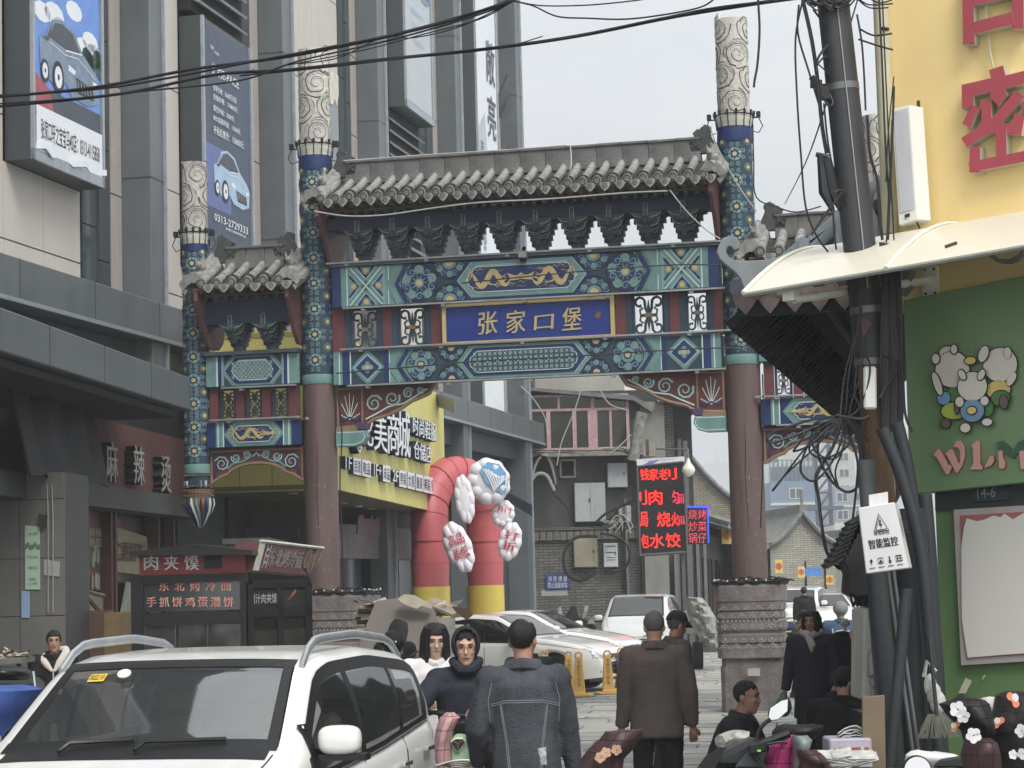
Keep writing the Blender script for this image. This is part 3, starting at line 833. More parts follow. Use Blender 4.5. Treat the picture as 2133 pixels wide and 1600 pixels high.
z1p,z0p=K.hit(180,1050,.25)[1],K.hit(180,1320,.25)[1]
def kq(name,quad,m,y):
 pts=[K.hit(px,py,y) for px,py in quad];q=MB();q.prism(pts,y-.01,y,0);return q.build(name,m,shop)
kq('poster',((140,1225),(214,1232),(216,1070),(138,1050)),m_pos[0],.28)
kq('poster',((232,1190),(310,1200),(305,1118),(231,1095)),m_pos[1],.28)
a=Art(lambda u,v,d:(u,.262-d,v),.003)
random.seed(4)
for k in range(34):
 x,z=K.hit(random.uniform(142,210),random.uniform(1150,1222),.26)
 a.poly([(x-.06,z-.1),(x+.05,z-.12),(x+.07,z+.08),(x-.02,z+.14)],3 if k%3 else 2,1+k%3)
for k in range(20):
 x,z=K.hit(random.uniform(165,190),random.uniform(1140,1180),.26);a.disc(x,z,.07,2,4,7)
letters(a.mb,'麻辣\n杨国',rect(K.hit(186,1140,.25)[0],K.hit(212,1140,.25)[0],K.hit(200,1140,.25)[1],K.hit(200,1100,.25)[1]),mapf=lambda x,z,d:(x,.25,z),m=4,bold=.0)
letters(a.mb,'实惠好吃',rect(K.hit(236,1160,.25)[0],K.hit(302,1160,.25)[0],K.hit(270,1170,.25)[1],K.hit(270,1128,.25)[1]),mapf=lambda x,z,d:(x,.25,z),m=0,bold=.02)
a.mb.build('poster_print',m_pos,shop)
for px in (218,227,318,350):
 x=K.hit(px,1150,.2)[0];MB().box(x,x+.10,.1,.27,0,zb-.3).build('door_post',M('maroon_post',(.33,.22,.21),.6,var=.15),shop)
kq('lower_poster',((140,1290),(214,1296),(214,1242),(140,1232)),M('poster_grey',(.50,.49,.47),.7,var=.35,scale=4),.24)
kq('lower_poster',((245,1300),(285,1300),(285,1215),(262,1212)),M('poster_pale_green',(.52,.56,.50),.7,var=.4,scale=4),.24)
d=MB();
for aa,bb in (((165,1225),(240,1310)),((140,1222),(216,1242))):
 u,v=K.hit(*aa,-.2),K.hit(*bb,-.2);d.tube([(u[0],-.2,u[1]),(v[0],-.2,v[1])],.035,5)
tag(d.build('wooden_pole',M('yellow_wood',(.45,.38,.27),.8)),'two old yellow poles propped across the hot-pot shop window','pole');d=bpy.data.objects['wooden_pole'];d.location=K.o;d.rotation_euler[2]=K.rz
bx=at(170,1320,29.5);cab=thing('wooden_cabinet','brown wooden cabinet standing before the hot-pot shop window','cabinet',(bx.x,bx.y,0),R(-5))
MB().box(-.35,.30,0,.5,0,at(170,1273,29.5).z).build('body',M('brown_board',(.34,.25,.21),.7,var=.15),cab)
MB().box(.30,.55,0,.5,0,at(170,1278,29.5).z).build('side_panel',M('ochre_board',(.45,.38,.26),.7,var=.15),cab)
# yellow entrance canopy of the mall
S=Frame((at(706,1200,38).x,38,0),R(84.5))
yc=fthing('entrance_canopy','yellow entrance canopy with large white characters behind the left red pillar','canopy',S)
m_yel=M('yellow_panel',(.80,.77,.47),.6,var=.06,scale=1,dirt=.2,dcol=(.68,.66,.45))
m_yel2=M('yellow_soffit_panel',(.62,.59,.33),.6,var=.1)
LS=S.hit(929,1075)[0];zS0=3.64;zS1=6.36
nP=8
for k in range(nP):
 MB().box(k*LS/nP+.008,(k+1)*LS/nP-.008,0,.05,zS0,zS1).build('fascia_panel',m_yel,yc)
cw=Frame(S.o,R(-6));
fl=MB()
xl=cw.hit(432,1010)[0]
for k in range(4):
 q=MB();q.box(xl*(k+1)/4+.006,xl*k/4-.006,0,.05,zS0,zS1)
 w=q.build('fascia_panel',m_yel,yc);w.rotation_euler[2]=cw.rz-S.rz
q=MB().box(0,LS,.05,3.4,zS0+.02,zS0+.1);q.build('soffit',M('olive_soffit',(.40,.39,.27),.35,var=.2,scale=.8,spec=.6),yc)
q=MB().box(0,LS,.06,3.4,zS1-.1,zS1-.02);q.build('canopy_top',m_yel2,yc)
for k in range(8):
 q=MB();q.lathe([(.09,0),(.09,.02)],10,(1.2+k*1.7,1.0));q.v=[(x,y,z+zS0-.005) for x,y,z in q.v];q.build('downlight',M('lamp_white',(.85,.85,.8),.4),yc)
m_wl=M('white_letter',(.88,.90,.92),.4);m_ws=M('navy_letter_side',(.12,.15,.22),.5)
def sl(s,pts,depth=.15,bold=.02,name='character'):
 q=MB();quad=[S.hit(px,py,-.2) for px,py in pts]
 letters(q,s,quad,y=0,depth=depth,bold=bold,m=0,mside=1)
 q.build(name,[m_wl,m_ws],yc)
sl('银',((720,905),(750,915),(748,838),(718,828)))
sl('美',((785,937),(812,944),(810,862),(786,858)))
sl('商',((812,944),(837,950),(836,860),(812,856)))
sl('城',((835,948),(860,956),(858,858),(834,852)))
sl('化',((758,925),(783,932),(782,868),(760,865)))
sl('时尚鞋服',((864,905),(912,921),(912,883),(864,866)),.16)
sl('仓储店',((866,955),(902,966),(902,930),(866,916)),.16)
q=MB();x,z=S.hit(742,905,-.1);q.lathe([(.34,0),(.34,.14)],24);q.xf(Matrix.Translation((x,-.14,z))@Matrix.Rotation(-pi/2,4,'X'));q.lathe
q.build('round_emblem',m_ws,yc)
a=Art(lambda u,v,d:(x+u,-.15-d,z+v),.005);a.ring(0,0,.30,.04,0,1,24);a.disc(0,.02,.17,0,1,14);a.poly([(-.1,.05),(0,-.06),(.1,.05),(.06,.12),(0,.06),(-.06,.12)],1,2)
letters(a.mb,'银美',rect(x-.12,x+.12,z-.24,z-.16),mapf=lambda x_,z_,d:(x_,-.165,z_),m=0)
a.mb.build('emblem_mark',[m_wl,m_ws],yc)
def bx_(s,px0,px1,pyc,h=17,slope=.235,box=True):
 c0,c1=(px0,pyc),(px1,pyc+slope*(px1-px0))
 quad=[S.hit(c0[0],c0[1]+h,-.12),S.hit(c1[0],c1[1]+h,-.12),S.hit(c1[0],c1[1]-h,-.12),S.hit(c0[0],c0[1]-h,-.12)]
 q=MB()
 if box:
  q.prism(quad,-.10,0,0,1);zc=sum(p[1] for p in quad)/4;
  ins=[(p[0]+((quad[1][0]+quad[0][0])/2-p[0])*.16,p[1]+(zc-p[1])*.25) for p in quad]
  letters(q,s,ins,mapf=lambda x,z,d:(x,-.105,z),m=1,bold=.01)
 else:letters(q,s,quad,y=0,depth=.1,bold=.02,m=0,mside=1)
 q.build('letter_box' if box else 'character',[m_wl,m_ws],yc)
bx_('1F',722,735,963,13,box=False);bx_('百货',739,755,970);bx_('鞋品',757,775,974)
bx_('1F+',781,796,978,12,box=False);bx_('床品',800,815,985);bx_('2F',820,832,990,12,box=False)
for s_,a_ in (('男装',834),('女装',851),('童装',868),('裤装',884),('针织',899)):bx_(s_,a_,a_+15,996+(a_-834)*.235)
EN=Frame(B.w(-22,.3,0),B.rz)
MB().box(-24,-6,-.02,.06,0,4.5).build('entrance_wall',M('dim_entrance',(.16,.16,.16),.7,var=.15),mall)
for k in range(7):
 x=-22.5+k*2.2
 MB().box(x,x+.12,-.3,-.02,0,3.4).build('door_frame',M('black_frame',(.09,.10,.11),.5),mall)
 MB().box(x+.15,x+2.0,-.15,-.1,.1,2.6).build('door_glass',m_dglass,mall)
MB().box(-18.5,-9,-.35,-.1,2.6,3.3).build('transom_posters',M('transom_poster',(.42,.40,.41),.6,var=.4,scale=1.5),mall)
x,z=B.hit(775,1098,-.4);q=MB();letters(q,'8.18',rect(x-.9,x+.9,z-.15,z+.25),y=-.36,bold=.02);q.build('lettering',M('poster_bright_red',(.75,.35,.38)),mall)
sheet=[B.hit(px,py,-.38) for px,py in ((744,1112),(802,1122),(800,1084),(746,1078))]
MB().prism(sheet,-.38,-.36).build('poster',M('poster_dusky',(.45,.38,.40),.6,var=.3,scale=3),mall)
rw=thing('return_wall','olive return wall with black entrance sign under the yellow canopy','wall',cw.o,cw.rz)
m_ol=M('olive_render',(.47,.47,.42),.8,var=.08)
xq0=cw.hit(385,1100,2.8)[0];xq1=cw.hit(456,1100,2.8)[0]
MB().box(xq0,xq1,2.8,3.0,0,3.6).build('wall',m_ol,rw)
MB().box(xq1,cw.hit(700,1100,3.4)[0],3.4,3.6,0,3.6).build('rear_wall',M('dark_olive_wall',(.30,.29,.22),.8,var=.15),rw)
q=MB();u,v=cw.hit(400,1135,2.75),cw.hit(440,1095,2.75);letters(q,'卖场入口',rect(u[0],v[0],u[1],v[1]),y=2.78,bold=.02);q.build('lettering',M('black_letter',(.1,.1,.1)),rw)
u,v=cw.hit(456,1128,3.3),cw.hit(622,1095,3.3)
MB().box(u[0],v[0],3.2,3.38,u[1],v[1]).build('dark_beam',M('grey_rail',(.26,.27,.27)),rw)
ac=thing('cable_tray','white metal duct hanging behind the food kiosk roof','duct',cw.o,cw.rz)
u,v=cw.hit(466,1134,.2),cw.hit(560,1120,.2)
MB().box(u[0],v[0],.1,.35,u[1],v[1]).build('box',M('pale_grey_metal',(.68,.69,.67),.5),ac)
u2=cw.hit(634,1136,.2)
MB().prism([(v[0],v[1]),(u2[0],u2[1]),(u2[0],u2[1]-.08),(v[0],v[1]-.1)],.15,.3).build('rail',M('pale_grey_metal',(.68,.69,.67)),ac)
# the painted gateway
G=Frame((3.5198,34.2,0),R(-12.4))
SPAN=6.73
gate=fthing('memorial_gate','painted archway with blue name board and grey tiled roofs spanning the street','archway',G)
m_red=M('column_paint',(.40,.335,.325),.6,var=.16,scale=4,stretch=(1,1,.12),dirt=.6,dcol=(.30,.235,.22),bump=.35,bscale=9)
m_post=M('post_paint',(.40,.22,.24),.6,var=.15,scale=4,dirt=.2,dcol=(.22,.15,.16))
m_teal=M('teal_paint',(.41,.55,.54),.6,var=.16,scale=6,dirt=.3,dcol=(.30,.40,.38))
m_tealp=M('pale_teal_paint',(.50,.62,.62),.6,var=.08,dirt=.15,dcol=(.4,.48,.47))
m_blue=M('blue_paint',(.11,.185,.37),.55,var=.15,scale=5,dirt=.2,dcol=(.16,.2,.3))
m_dkteal=M('dark_teal_paint',(.17,.25,.31),.6,var=.2,scale=5)
m_gold=M('gold_paint',(.72,.65,.46),.5,var=.12,scale=9)
m_line=M('pale_line_paint',(.74,.82,.80),.6,var=.06)
m_black=M('outline_paint',(.07,.10,.14),.6)
m_violet=M('violet_paint',(.30,.24,.40),.6)
m_red2=M('maroon_carving',(.36,.20,.20),.6,var=.2)
m_tan=M('tan_edge_paint',(.52,.44,.36),.6,var=.15)
m_tile=M('grey_roof_tile',(.50,.50,.49),.8,var=.4,scale=9,bump=.5,bscale=30,dirt=.6,dcol=(.70,.69,.66))
m_pan=M('shaded_gap_pan_tile',(.30,.305,.30),.85,var=.4,scale=12,bump=.5,bscale=26,dirt=.3,dcol=(.5,.5,.48))  # shade in the gaps between cover tiles is put into this darker colour
m_ridge=M('ridge_brick',(.41,.41,.405),.85,var=.35,scale=5,bump=.5,bscale=22,dirt=.5,dcol=(.28,.28,.27))
m_tiled=M('dark_roof_tile',(.27,.28,.28),.85,var=.35,scale=9,bump=.4,bscale=26)
m_brk=M('bracket_paint',(.27,.32,.34),.6,var=.25,scale=6)
m_brkl=M('bracket_line_paint',(.66,.72,.72),.6)
m_wood=M('eave_timber',(.36,.30,.29),.7,var=.25,scale=6)
m_strip=M('lamp_strip_metal',(.60,.62,.62),.4,metal=.3,dirt=.4,dcol=(.3,.3,.3))
m_carve=M('carved_stone',(.76,.75,.72),.85,var=.16,scale=7,bump=.9,bscale=16,dirt=.6,dcol=(.50,.49,.47))
m_groove_shade=M('painted_groove_shade',(.33,.32,.31),.9)  # dark colour of the scroll ribbons paints the shade of deep relief
m_ped=M('pedestal_stone',(.47,.445,.435),.8,var=.25,scale=5,bump=.8,bscale=20,dirt=.6,dcol=(.25,.235,.23))
m_rel=M('relief_stone',(.58,.56,.54),.8,var=.2,scale=8,bump=.4)
m_wht=M('weathered_white_paint',(.8,.8,.76),.7,var=.12,dirt=.4,dcol=(.5,.5,.46))
m_plq=M('plaque_blue',(.09,.19,.49),.45,var=.08,dirt=.12,dcol=(.2,.2,.35))
AM=[m_blue,m_teal,m_tealp,m_gold,m_line,m_black,m_dkteal,m_violet,m_red2,m_tan]
BLUE,TEAL,PALE,GOLD,LINE,BLK,DKT,VIO,RED,TAN=range(10)
def cyl_map(cx,r):
 return lambda u,v,d:(cx+(r+d)*sin(u/r),-(r+d)*cos(u/r),v)
def swirl(a,cx,z,r,n,big=1.0,w=.02,turns=1.9,m=5,d=1):
 for k in range(n):pass
def carved_top(parent,cx,z0,z1,r):
 "stone cylinder cut with cloud scrolls"
 mb=MB();mb.lathe([(r*.98,z0),(r,z0+.05),(r,z1-.05),(r*.97,z1)],28,(cx,0),0)
 top=mb.build('carved_finial',m_carve,parent)
 a=Art(cyl_map(cx,r),.004)
 random.seed(int(z1*100+cx*10))
 H=z1-z0
 rows=max(3,round(H/.42));per=3
 for i in range(rows):
  for j in range(per):
   u=(j+.5*(i%2))*2*pi*r/per+random.uniform(-.04,.04)+.1
   v=z0+(i+.5)*H/rows+random.uniform(-.03,.03)
   R0=min(H/rows*.52,2*pi*r/per*.46)
   d=random.choice((-1,1));s0=random.uniform(0,6)
   a.rib([(u+R0*1.12*(1+.05*sin(5*t))*cos(t),v+R0*1.12*(1+.05*cos(4*t))*sin(t)) for t in [s0+2*pi*.8*k/20 for k in range(21)]],.016,0,1)
   a.rib([(u+R0*1.06*cos(t),v+R0*1.06*sin(t)) for t in [s0+.5+2*pi*.6*k/16 for k in range(17)]],.020,1,3)
   for rr,ww in ((R0,.030),(R0*.90,.024)):
    pts=[]
    for k in range(26):
     t=k/25;q=s0+d*t*2*pi*1.9;rad=rr*(1-.85*t)*(1+.06*sin(k*2.1))
     pts.append((u+rad*cos(q),v+rad*sin(q)))
    a.rib(pts,[ww*(1-.5*k/25) for k in range(26)],0 if rr==R0 else 1,1 if rr==R0 else 2)
 o=a.mb.build('cloud_scroll',[m_groove_shade,m_carve],top)
 return top
def column(cx,r,zr0,zg,zp1,zc,zt,rt,full=True):
 "shaft from zr0, green ring at zg, painted part to zp1, white collar zc, carved stone to zt"
 sh=MB()
 if full:sh.lathe([(r*1.03,zr0),(r*1.0,zg)],28,(cx,0),0)
 sh.lathe([(r*1.04,zg),(r*1.06,zg+.03),(r*1.06,zg+.13),(r*1.03,zg+.15)],28,(cx,0),1)
 sh.lathe([(r,zg+.15),(r*.98,zp1)],28,(cx,0),2)
 sh.lathe([(r*1.02,zp1),(r*1.05,zp1+.04),(r*1.02,zc-.12)],28,(cx,0),3)
 col=sh.build('column',[m_red,m_teal,m_dkteal,m_blue],gate)
 if full:
  c=MB();random.seed(int(cx*9));pts=[(cx+.02+.01*sin(z*5),-r*1.005,z) for z in [2.4+.15*i for i in range(14)]];c.tube(pts,[.001+.006*sin(pi*i/13) for i in range(14)],4);c.build('crack',m_black,col)
  c=MB()
  for k in range(22):
   q_=-pi/2+random.uniform(-1.1,1.1);z=random.uniform(1.95,3.6);h=random.uniform(.01,.05);c.add([(cx+(r+.012)*cos(q_+w),(r+.012)*sin(q_+w),z+d) for w,d in ((0,0),(.035,.3*h),(.03,h),(.005,h*1.3))],[(0,1,2,3)])
  c.build('paint_chips',M('bare_chip',(.62,.58,.55),.9),col)['kind']='stuff'
 a=Art(cyl_map(cx,r*1.0),.0035)
 H=zp1-zg-.17;n=max(3,round(H/.39));st=H/n
 circ=2*pi*r
 for i in range(n):
  v=zg+.17+(i+.5)*st
  for j in range(-1,3):
   u=j*circ/4+.02
   if abs(((u/r+pi)%(2*pi))-pi)>2.2 and full is None:continue
   R0=.155
   a.disc(u,v,R0*.62,BLUE,1,10)
   a.ring(u,v,R0*.62,.012,PALE,2,12)
   a.disc(u,v,.047,BLK,3,8)
   a.disc(u,v,.036,GOLD,4,8)
   for k in range(8):
    q=2*pi*(k+.5)/8
    a.curl(u+R0*.88*cos(q),v+R0*1.0*sin(q),.042,q,.012,PALE,2,1.3,1 if k%2 else -1,6)
    a.disc(u+R0*.52*cos(q),v+R0*.52*sin(q),.026,TEAL if k%2 else PALE,3,6)
   u2=u+circ/8
   a.disc(u2,v+st/2,.036,GOLD,3,7)
   a.ring(u2,v+st/2,.06,.012,TEAL,2,8)
   a.poly([(u2-.03,v),(u2,v-.09),(u2+.03,v),(u2,v+.09)],VIO if (i+j)%2 else BLUE,2)
 a.mb.build('painted_pattern',AM,col)
 c=MB()
 c.lathe([(r*.98,zc-.12),(r*1.02,zc-.06),(r*1.1,zc-.02),(r*1.12,zc+.04),(rt*1.05,zc+.07)],24,(cx,0),0)
 c.build('collar',m_wht,col)
 c=MB()
 for k in range(14):
  q=2*pi*k/14;rr=r*1.17
  x,y=cx+rr*cos(q),rr*sin(q)
  c.obox((x,y,zc+.10),(.018,0,0),(0,.018,0),(0,0,.03),0)
  c.tube([(x,y,zc+.08),(x*.5+cx*.5+(x-cx)*.42,y*.93,zc-.04),(cx+(x-cx)*.9,y*.9,zc-.14)],.008,4,0)
 c.tube([(cx+r*1.18*cos(2*pi*k/20),r*1.18*sin(2*pi*k/20),zc+.06) for k in range(21)],.012,4,0,cap=False)
 for sx in (-1,1):
  x=cx+sx*r*1.45
  c.obox((x,-.05,zc+.06),(.03,0,0),(0,.04,0),(0,0,.045),0)
  c.tube([(cx+sx*r,-.05,zc+.02),(x,-.05,zc+.02)],.012,4,0)
  c.tube([(x,-.05,zc+.02),(x+sx*.06,-.05,zc-.12),(x,-.06,zc-.22),(cx+sx*r*1.02,-.1,zc-.2)],.008,4,0)
 c.build('lamp_ring',M('dark_cable_rubber',(.13,.13,.14),.7),col)
 carved_top(col,cx,zc+.06,zt,rt)
 return col
for cx,zt in ((0.0,10.55),(-SPAN,10.60)):
 column(cx,.262,1.85,5.2,8.62,8.98,zt,.247)
for cx in (-SPAN-2.05,2.15):
 col=column(cx,.215,0,3.86,7.42,7.68,8.9,.20,False)
 p=MB()
 p.lathe([(.02,2.98),(.05,3.02),(.09,3.12),(.17,3.26),(.215,3.40),(.22,3.46)],18,(cx,0),0)
 p.lathe([(.20,3.46),(.20,3.52),(.225,3.55),(.20,3.60),(.18,3.62)],18,(cx,0),1)
 p.lathe([(.20,3.62),(.235,3.68),(.20,3.86)],18,(cx,0),2)
 pend=p.build('lotus_pendant',[m_tan,m_tan,m_dkteal],col)
 a=MB()
 for k in range(18):
  q=2*pi*k/18
  pts=[(cx+rr*cos(q+tw),rr*sin(q+tw),z) for rr,z,tw in ((.06,3.02,.5),(.115,3.12,.32),(.195,3.26,.14),(.236,3.38,0),(.23,3.47,0))]
  a.tube(pts,[.006,.016,.022,.026,.012],5,(0,1,2,3)[k%4])
  a.tube([(cx+.215*cos(q),.215*sin(q),3.64),(cx+.238*cos(q),.238*sin(q),3.74)],.022,5,(1,3,0,2)[k%4])
 for z,n in ((3.51,30),(3.59,30),(3.66,34),(3.83,34)):
  for k in range(n):
   q=2*pi*k/n
   a.ball((cx+.232*cos(q),.232*sin(q),z),.018,6,4,4)
 a.build('petal_ring',[m_blue,m_line,m_teal,m_red2,M('brass_bead',(.42,.36,.26),.5)],pend)['kind']='stuff'
# stone bases
def pedestal(cx):
 mb=MB()
 w=.54
 prof=[(.52,0),(.52,.66),(.50,.66),(.50,.79),(.56,.79),(.56,.93),(.545,.95),(.53,1.00),(.555,1.02),(.555,1.13),(.535,1.15),(.545,1.18),(.565,1.20),(.565,1.31),(.53,1.33),(.53,1.35),(.545,1.37),(.545,1.46),(.53,1.48),(.555,1.50),(.56,1.60),(.56,1.62),(.575,1.63),(.585,1.84),(.57,1.90)]
 mb.lathe([(r*.93,z) for r,z in prof],40,(cx,0),[0]*3+[1]+[0]*(len(prof)-5),sm=False,sq=.6,rot=pi/40)
 p=mb.build('pedestal',[m_ped,M('dark_base_band',(.20,.16,.15),.8)],gate)
 def sqm(u,v,d):
  q=u*2*pi;k=1/max(abs(cos(q)),abs(sin(q)))*.6+.4
  r=(.535*.93+d)
  return (cx+cos(q)*r*k,sin(q)*r*k,v)
 o=MB()
 for row,(z,n,kind) in enumerate(((1.24,26,'petal'),(1.07,26,'petal'),(1.42,22,'wave'),(.97,20,'wave'),(1.53,20,'wave'),(1.34,56,'bead'))):
  for k in range(n):
   u=k/n
   q=u*2*pi;kk=1/max(abs(cos(q)),abs(sin(q)))*.6+.4
   r=.52*kk;c=(cx+cos(q)*r,sin(q)*r,z)
   if kind=='bead':o.ball(c,.018,6,4)
   elif kind=='petal':
    a=Art(lambda uu,vv,d,u=u:sqm(u+uu/(2*pi*.55),vv,d+.035),.006)
    s=1 if z>1.1 else -1
    pts=[(.045*cos(t),z+s*.045*sin(t)) for t in [pi*j/6 for j in range(7)]]
    a.rib(pts,.014,0,1);a.disc(0,z,.022,0,1,6)
    o.join(a.mb)
   else:
    a=Art(lambda uu,vv,d,u=u:sqm(u+uu/(2*pi*.55),vv,d+.035),.006)
    a.curl(0,z,.036,k,.013,0,1,1.3,1 if k%2 else -1,7)
    a.rib([(-.06,z-.03),(0,z+.04),(.06,z-.03)],.011,0,1)
    o.join(a.mb)
 tag(o.build('relief_carving',m_rel,p),kind='stuff')
 c=MB()
 pts=[]
 for k in range(49):
  q=2*pi*k/48;kk=1/max(abs(cos(q)),abs(sin(q)))*.6+.4
  r=.54*kk+.015*sin(k*1.7)
  pts.append((cx+cos(q)*r,sin(q)*r,1.92+.012*sin(k*2.3)))
 c.tube(pts,.022,5,0,cap=False)
 c.tube([(x+.01,y,z-.03) for x,y,z in pts],.014,4,0,cap=False)
 for k in range(0,48,2):
  c.ball((pts[k][0],pts[k][1],pts[k][2]+.025),.016,6,4,1)
 for k in range(9):
  x0=cx+random.uniform(-.45,.45);y0=-.42+random.uniform(-.08,.05)
  c.tube([(x0,y0,1.92),(x0+.12,y0-.02,1.95+random.random()*.05),(x0+.28,y0,1.92)],.013,4,0)
 c.build('lamp_string',[M('dark_cable_rubber',(.13,.13,.14)),M('clear_bulb',(.8,.82,.85),.2)],p)
pedestal(0.0);pedestal(-SPAN+.33)
o=MB();o.box(-.22,.22,-.005,.012,0,0)
q=MB().box(-.02,.16,-.5655,-.5645,.53,.64).build('pale_patch',M('cement_patch',(.66,.65,.62),.9,var=.1),gate)
# painted beams
def beam(x0,x1,z0,z1,style,side=False,hd=.2):
 mb=MB().box(x0,x1,-hd,hd,z0,z1,0)
 b=mb.build('beam',m_dkteal,gate,bevel=.02)
 a=Art(lambda u,v,d:(u,-hd-d,v),.0035)
 W=x1-x0;H=z1-z0;zm=(z0+z1)/2;xm=(x0+x1)/2
 a.poly([(x0+.01,z0+.01),(x1-.01,z0+.01),(x1-.01,z1-.01),(x0+.01,z1-.01)],BLUE if style in ('dragon2','cross') else TEAL,1)
 def stripes(x,ws):
  for w,m in ws:
   a.poly([(x,z0+.01),(x+w,z0+.01),(x+w,z1-.01),(x,z1-.01)],m,2);x+=w
  return x
 def cartouche(c0,c1,out,mid,fill,t=.1):
  h=H/2-.012
  def hexa(i,m,l):
   a.poly([(c0-.28*H*1.4+i*1.5,zm),(c0+i,zm-h+i*.55),(c1-i,zm-h+i*.55),(c1+.28*H*1.4-i*1.5,zm),(c1-i,zm+h-i*.55),(c0+i,zm+h-i*.55)],m,l)
  hexa(0,out,3);hexa(t*.55,LINE,4);hexa(t*.62,mid,5);hexa(t*1.5,LINE,6)
  hexa(t*1.6,mid,7)
  hh=H*.31;e=H*.24
  pts=[]
  L,Rr=c0+.02,c1-.02
  for sx,xx in ((1,Rr),(-1,L)):
   seq=[(xx-sx*e,hh),(xx-sx*e*.55,hh*.9),(xx-sx*e*.4,hh*.6),(xx-sx*e*.05,hh*.45),(xx+sx*e*.1,0)]
   seq2=seq+[(x,-z) for x,z in seq[-2::-1]]
   pts+=seq2 if sx==1 else seq2[::-1]
  a.poly([(x,zm+z) for x,z in pts],fill,8)
  a.rib([(x,zm+z) for x,z in pts],.012,LINE,9,True)
  return hh
 def dragon(cx,s,L,hh):
  n=22;pts=[];ws=[]
  for i in range(n+1):
   t=i/n
   pts.append((cx+s*(-L/2+L*t*.82),zm+hh*.62*sin(t*2*pi*1.6+2.4)*(1-.15*t)))
   ws.append(hh*(.10+.34*sin(pi*min(1,t*1.05))**.6)*(1 if t<.92 else.8))
  a.rib(pts,ws,GOLD,10)
  hx,hz=pts[-1]
  a.poly([(hx-s*.02,hz-hh*.18),(hx+s*.14,hz-hh*.10),(hx+s*.22,hz+hh*.02),(hx+s*.13,hz+hh*.12),(hx+s*.2,hz+hh*.3),(hx+s*.06,hz+hh*.22),(hx-s*.06,hz+hh*.46),(hx-s*.02,hz+hh*.16)],GOLD,11)
  for i in (4,8,13,17):
   x,z=pts[i];dz=-1 if i in (8,17) else 1
   dz=-1 if z>zm else 1
   dz=-dz if i in (8,) else dz
   leg=[(x,z),(x+s*.05,z+dz*hh*.28),(x+s*.13,z+dz*hh*.36)]
   a.rib(leg,[.03,.024,.014],GOLD,11)
   for q in (-.5,0,.5):
    a.rib([leg[-1],(leg[-1][0]+s*.05*cos(q),leg[-1][1]+.06*sin(q*1.6))],.008,GOLD,11)
  tx,tz=pts[0]
  for k in range(4):
   a.rib([(tx,tz),(tx-s*.05,tz+(k-1.5)*.05),(tx-s*.1,tz+(k-1.5)*.08)],[.02,.012,.004],GOLD,11)
  random.seed(int(abs(cx)*50))
  for k in range(16):
   fx=cx+random.uniform(-L*.5,L*.5);fz=zm+random.choice((-1,1))*random.uniform(.35,.85)*hh
   a.rib([(fx,fz),(fx+.04,fz+.018),(fx+.08,fz-.01),(fx+.13,fz+.02)],[.004,.011,.008,.003],GOLD if k%2 else TAN,10)
 def lattice_fill(c0,c1,hh):
  s=hh*.5;n=int((c1-c0)/s)
  st=(c1-c0-.1)/n
  for i in range(n):
   for j in (-1.5,-.5,.5,1.5):
    x=c0+.05+(i+.5)*st;z=zm+j*hh*.47
    odd=(i+int(j+1.5))%2
    a.poly([(x-st*.5,z),(x,z-hh*.24),(x+st*.5,z),(x,z+hh*.24)],BLUE if odd else TEAL,9)
    for q in range(4):
     t=q*pi/2+pi/4
     a.rib([(x,z),(x+.035*cos(t),z+.035*sin(t))],.008,LINE if odd else PALE,10)
  for i in range(0,n,2):
   a.disc(c0+.05+(i+1)*st,zm,.02,GOLD,11,4)
 def xpanel(p0,p1,kind):
  xm2=(p0+p1)/2;h=H/2-.012;w=(p1-p0)/2
  a.poly([(p0,zm-h),(p1,zm-h),(p1,zm+h),(p0,zm+h)],TEAL if kind=='x' else DKT,2)
  if kind=='x':
   for m,ww,l in ((BLUE,.24,3),(LINE,.15,4),(TEAL,.13,5),(LINE,.02,6)):
    a.rib([(p0+ww*.3,zm-h+ww*.3),(p1-ww*.3,zm+h-ww*.3)],ww,m,l)
    a.rib([(p0+ww*.3,zm+h-ww*.3),(p1-ww*.3,zm-h+ww*.3)],ww,m,l)
   for dx,dz in ((-.75,0),(.75,0),(0,.8),(0,-.8)):
    a.disc(xm2+dx*w,zm+dz*h,.045,GOLD,4,8);a.ring(xm2+dx*w,zm+dz*h,.06,.01,PALE,4,8)
  else:
   for k,m,l in ((1.15,LINE,3),(1.08,TEAL,4),(.84,LINE,5),(.80,PALE,6),(.72,BLUE,7)):
    a.poly([(xm2-w*k,zm),(xm2,zm-h*min(k,1)),(xm2+w*k,zm),(xm2,zm+h*min(k,1))] if k<=1 else [(p0,zm),(xm2-w*.1,zm-h),(xm2+w*.1,zm-h),(p1,zm),(xm2+w*.1,zm+h),(xm2-w*.1,zm+h)],m,l)
   for q in range(4):
    t=q*pi/2
    a.disc(xm2+.055*cos(t),zm+.055*sin(t),.04,TEAL if q%2 else PALE,8,8)
   a.disc(xm2,zm,.035,GOLD,9,8)
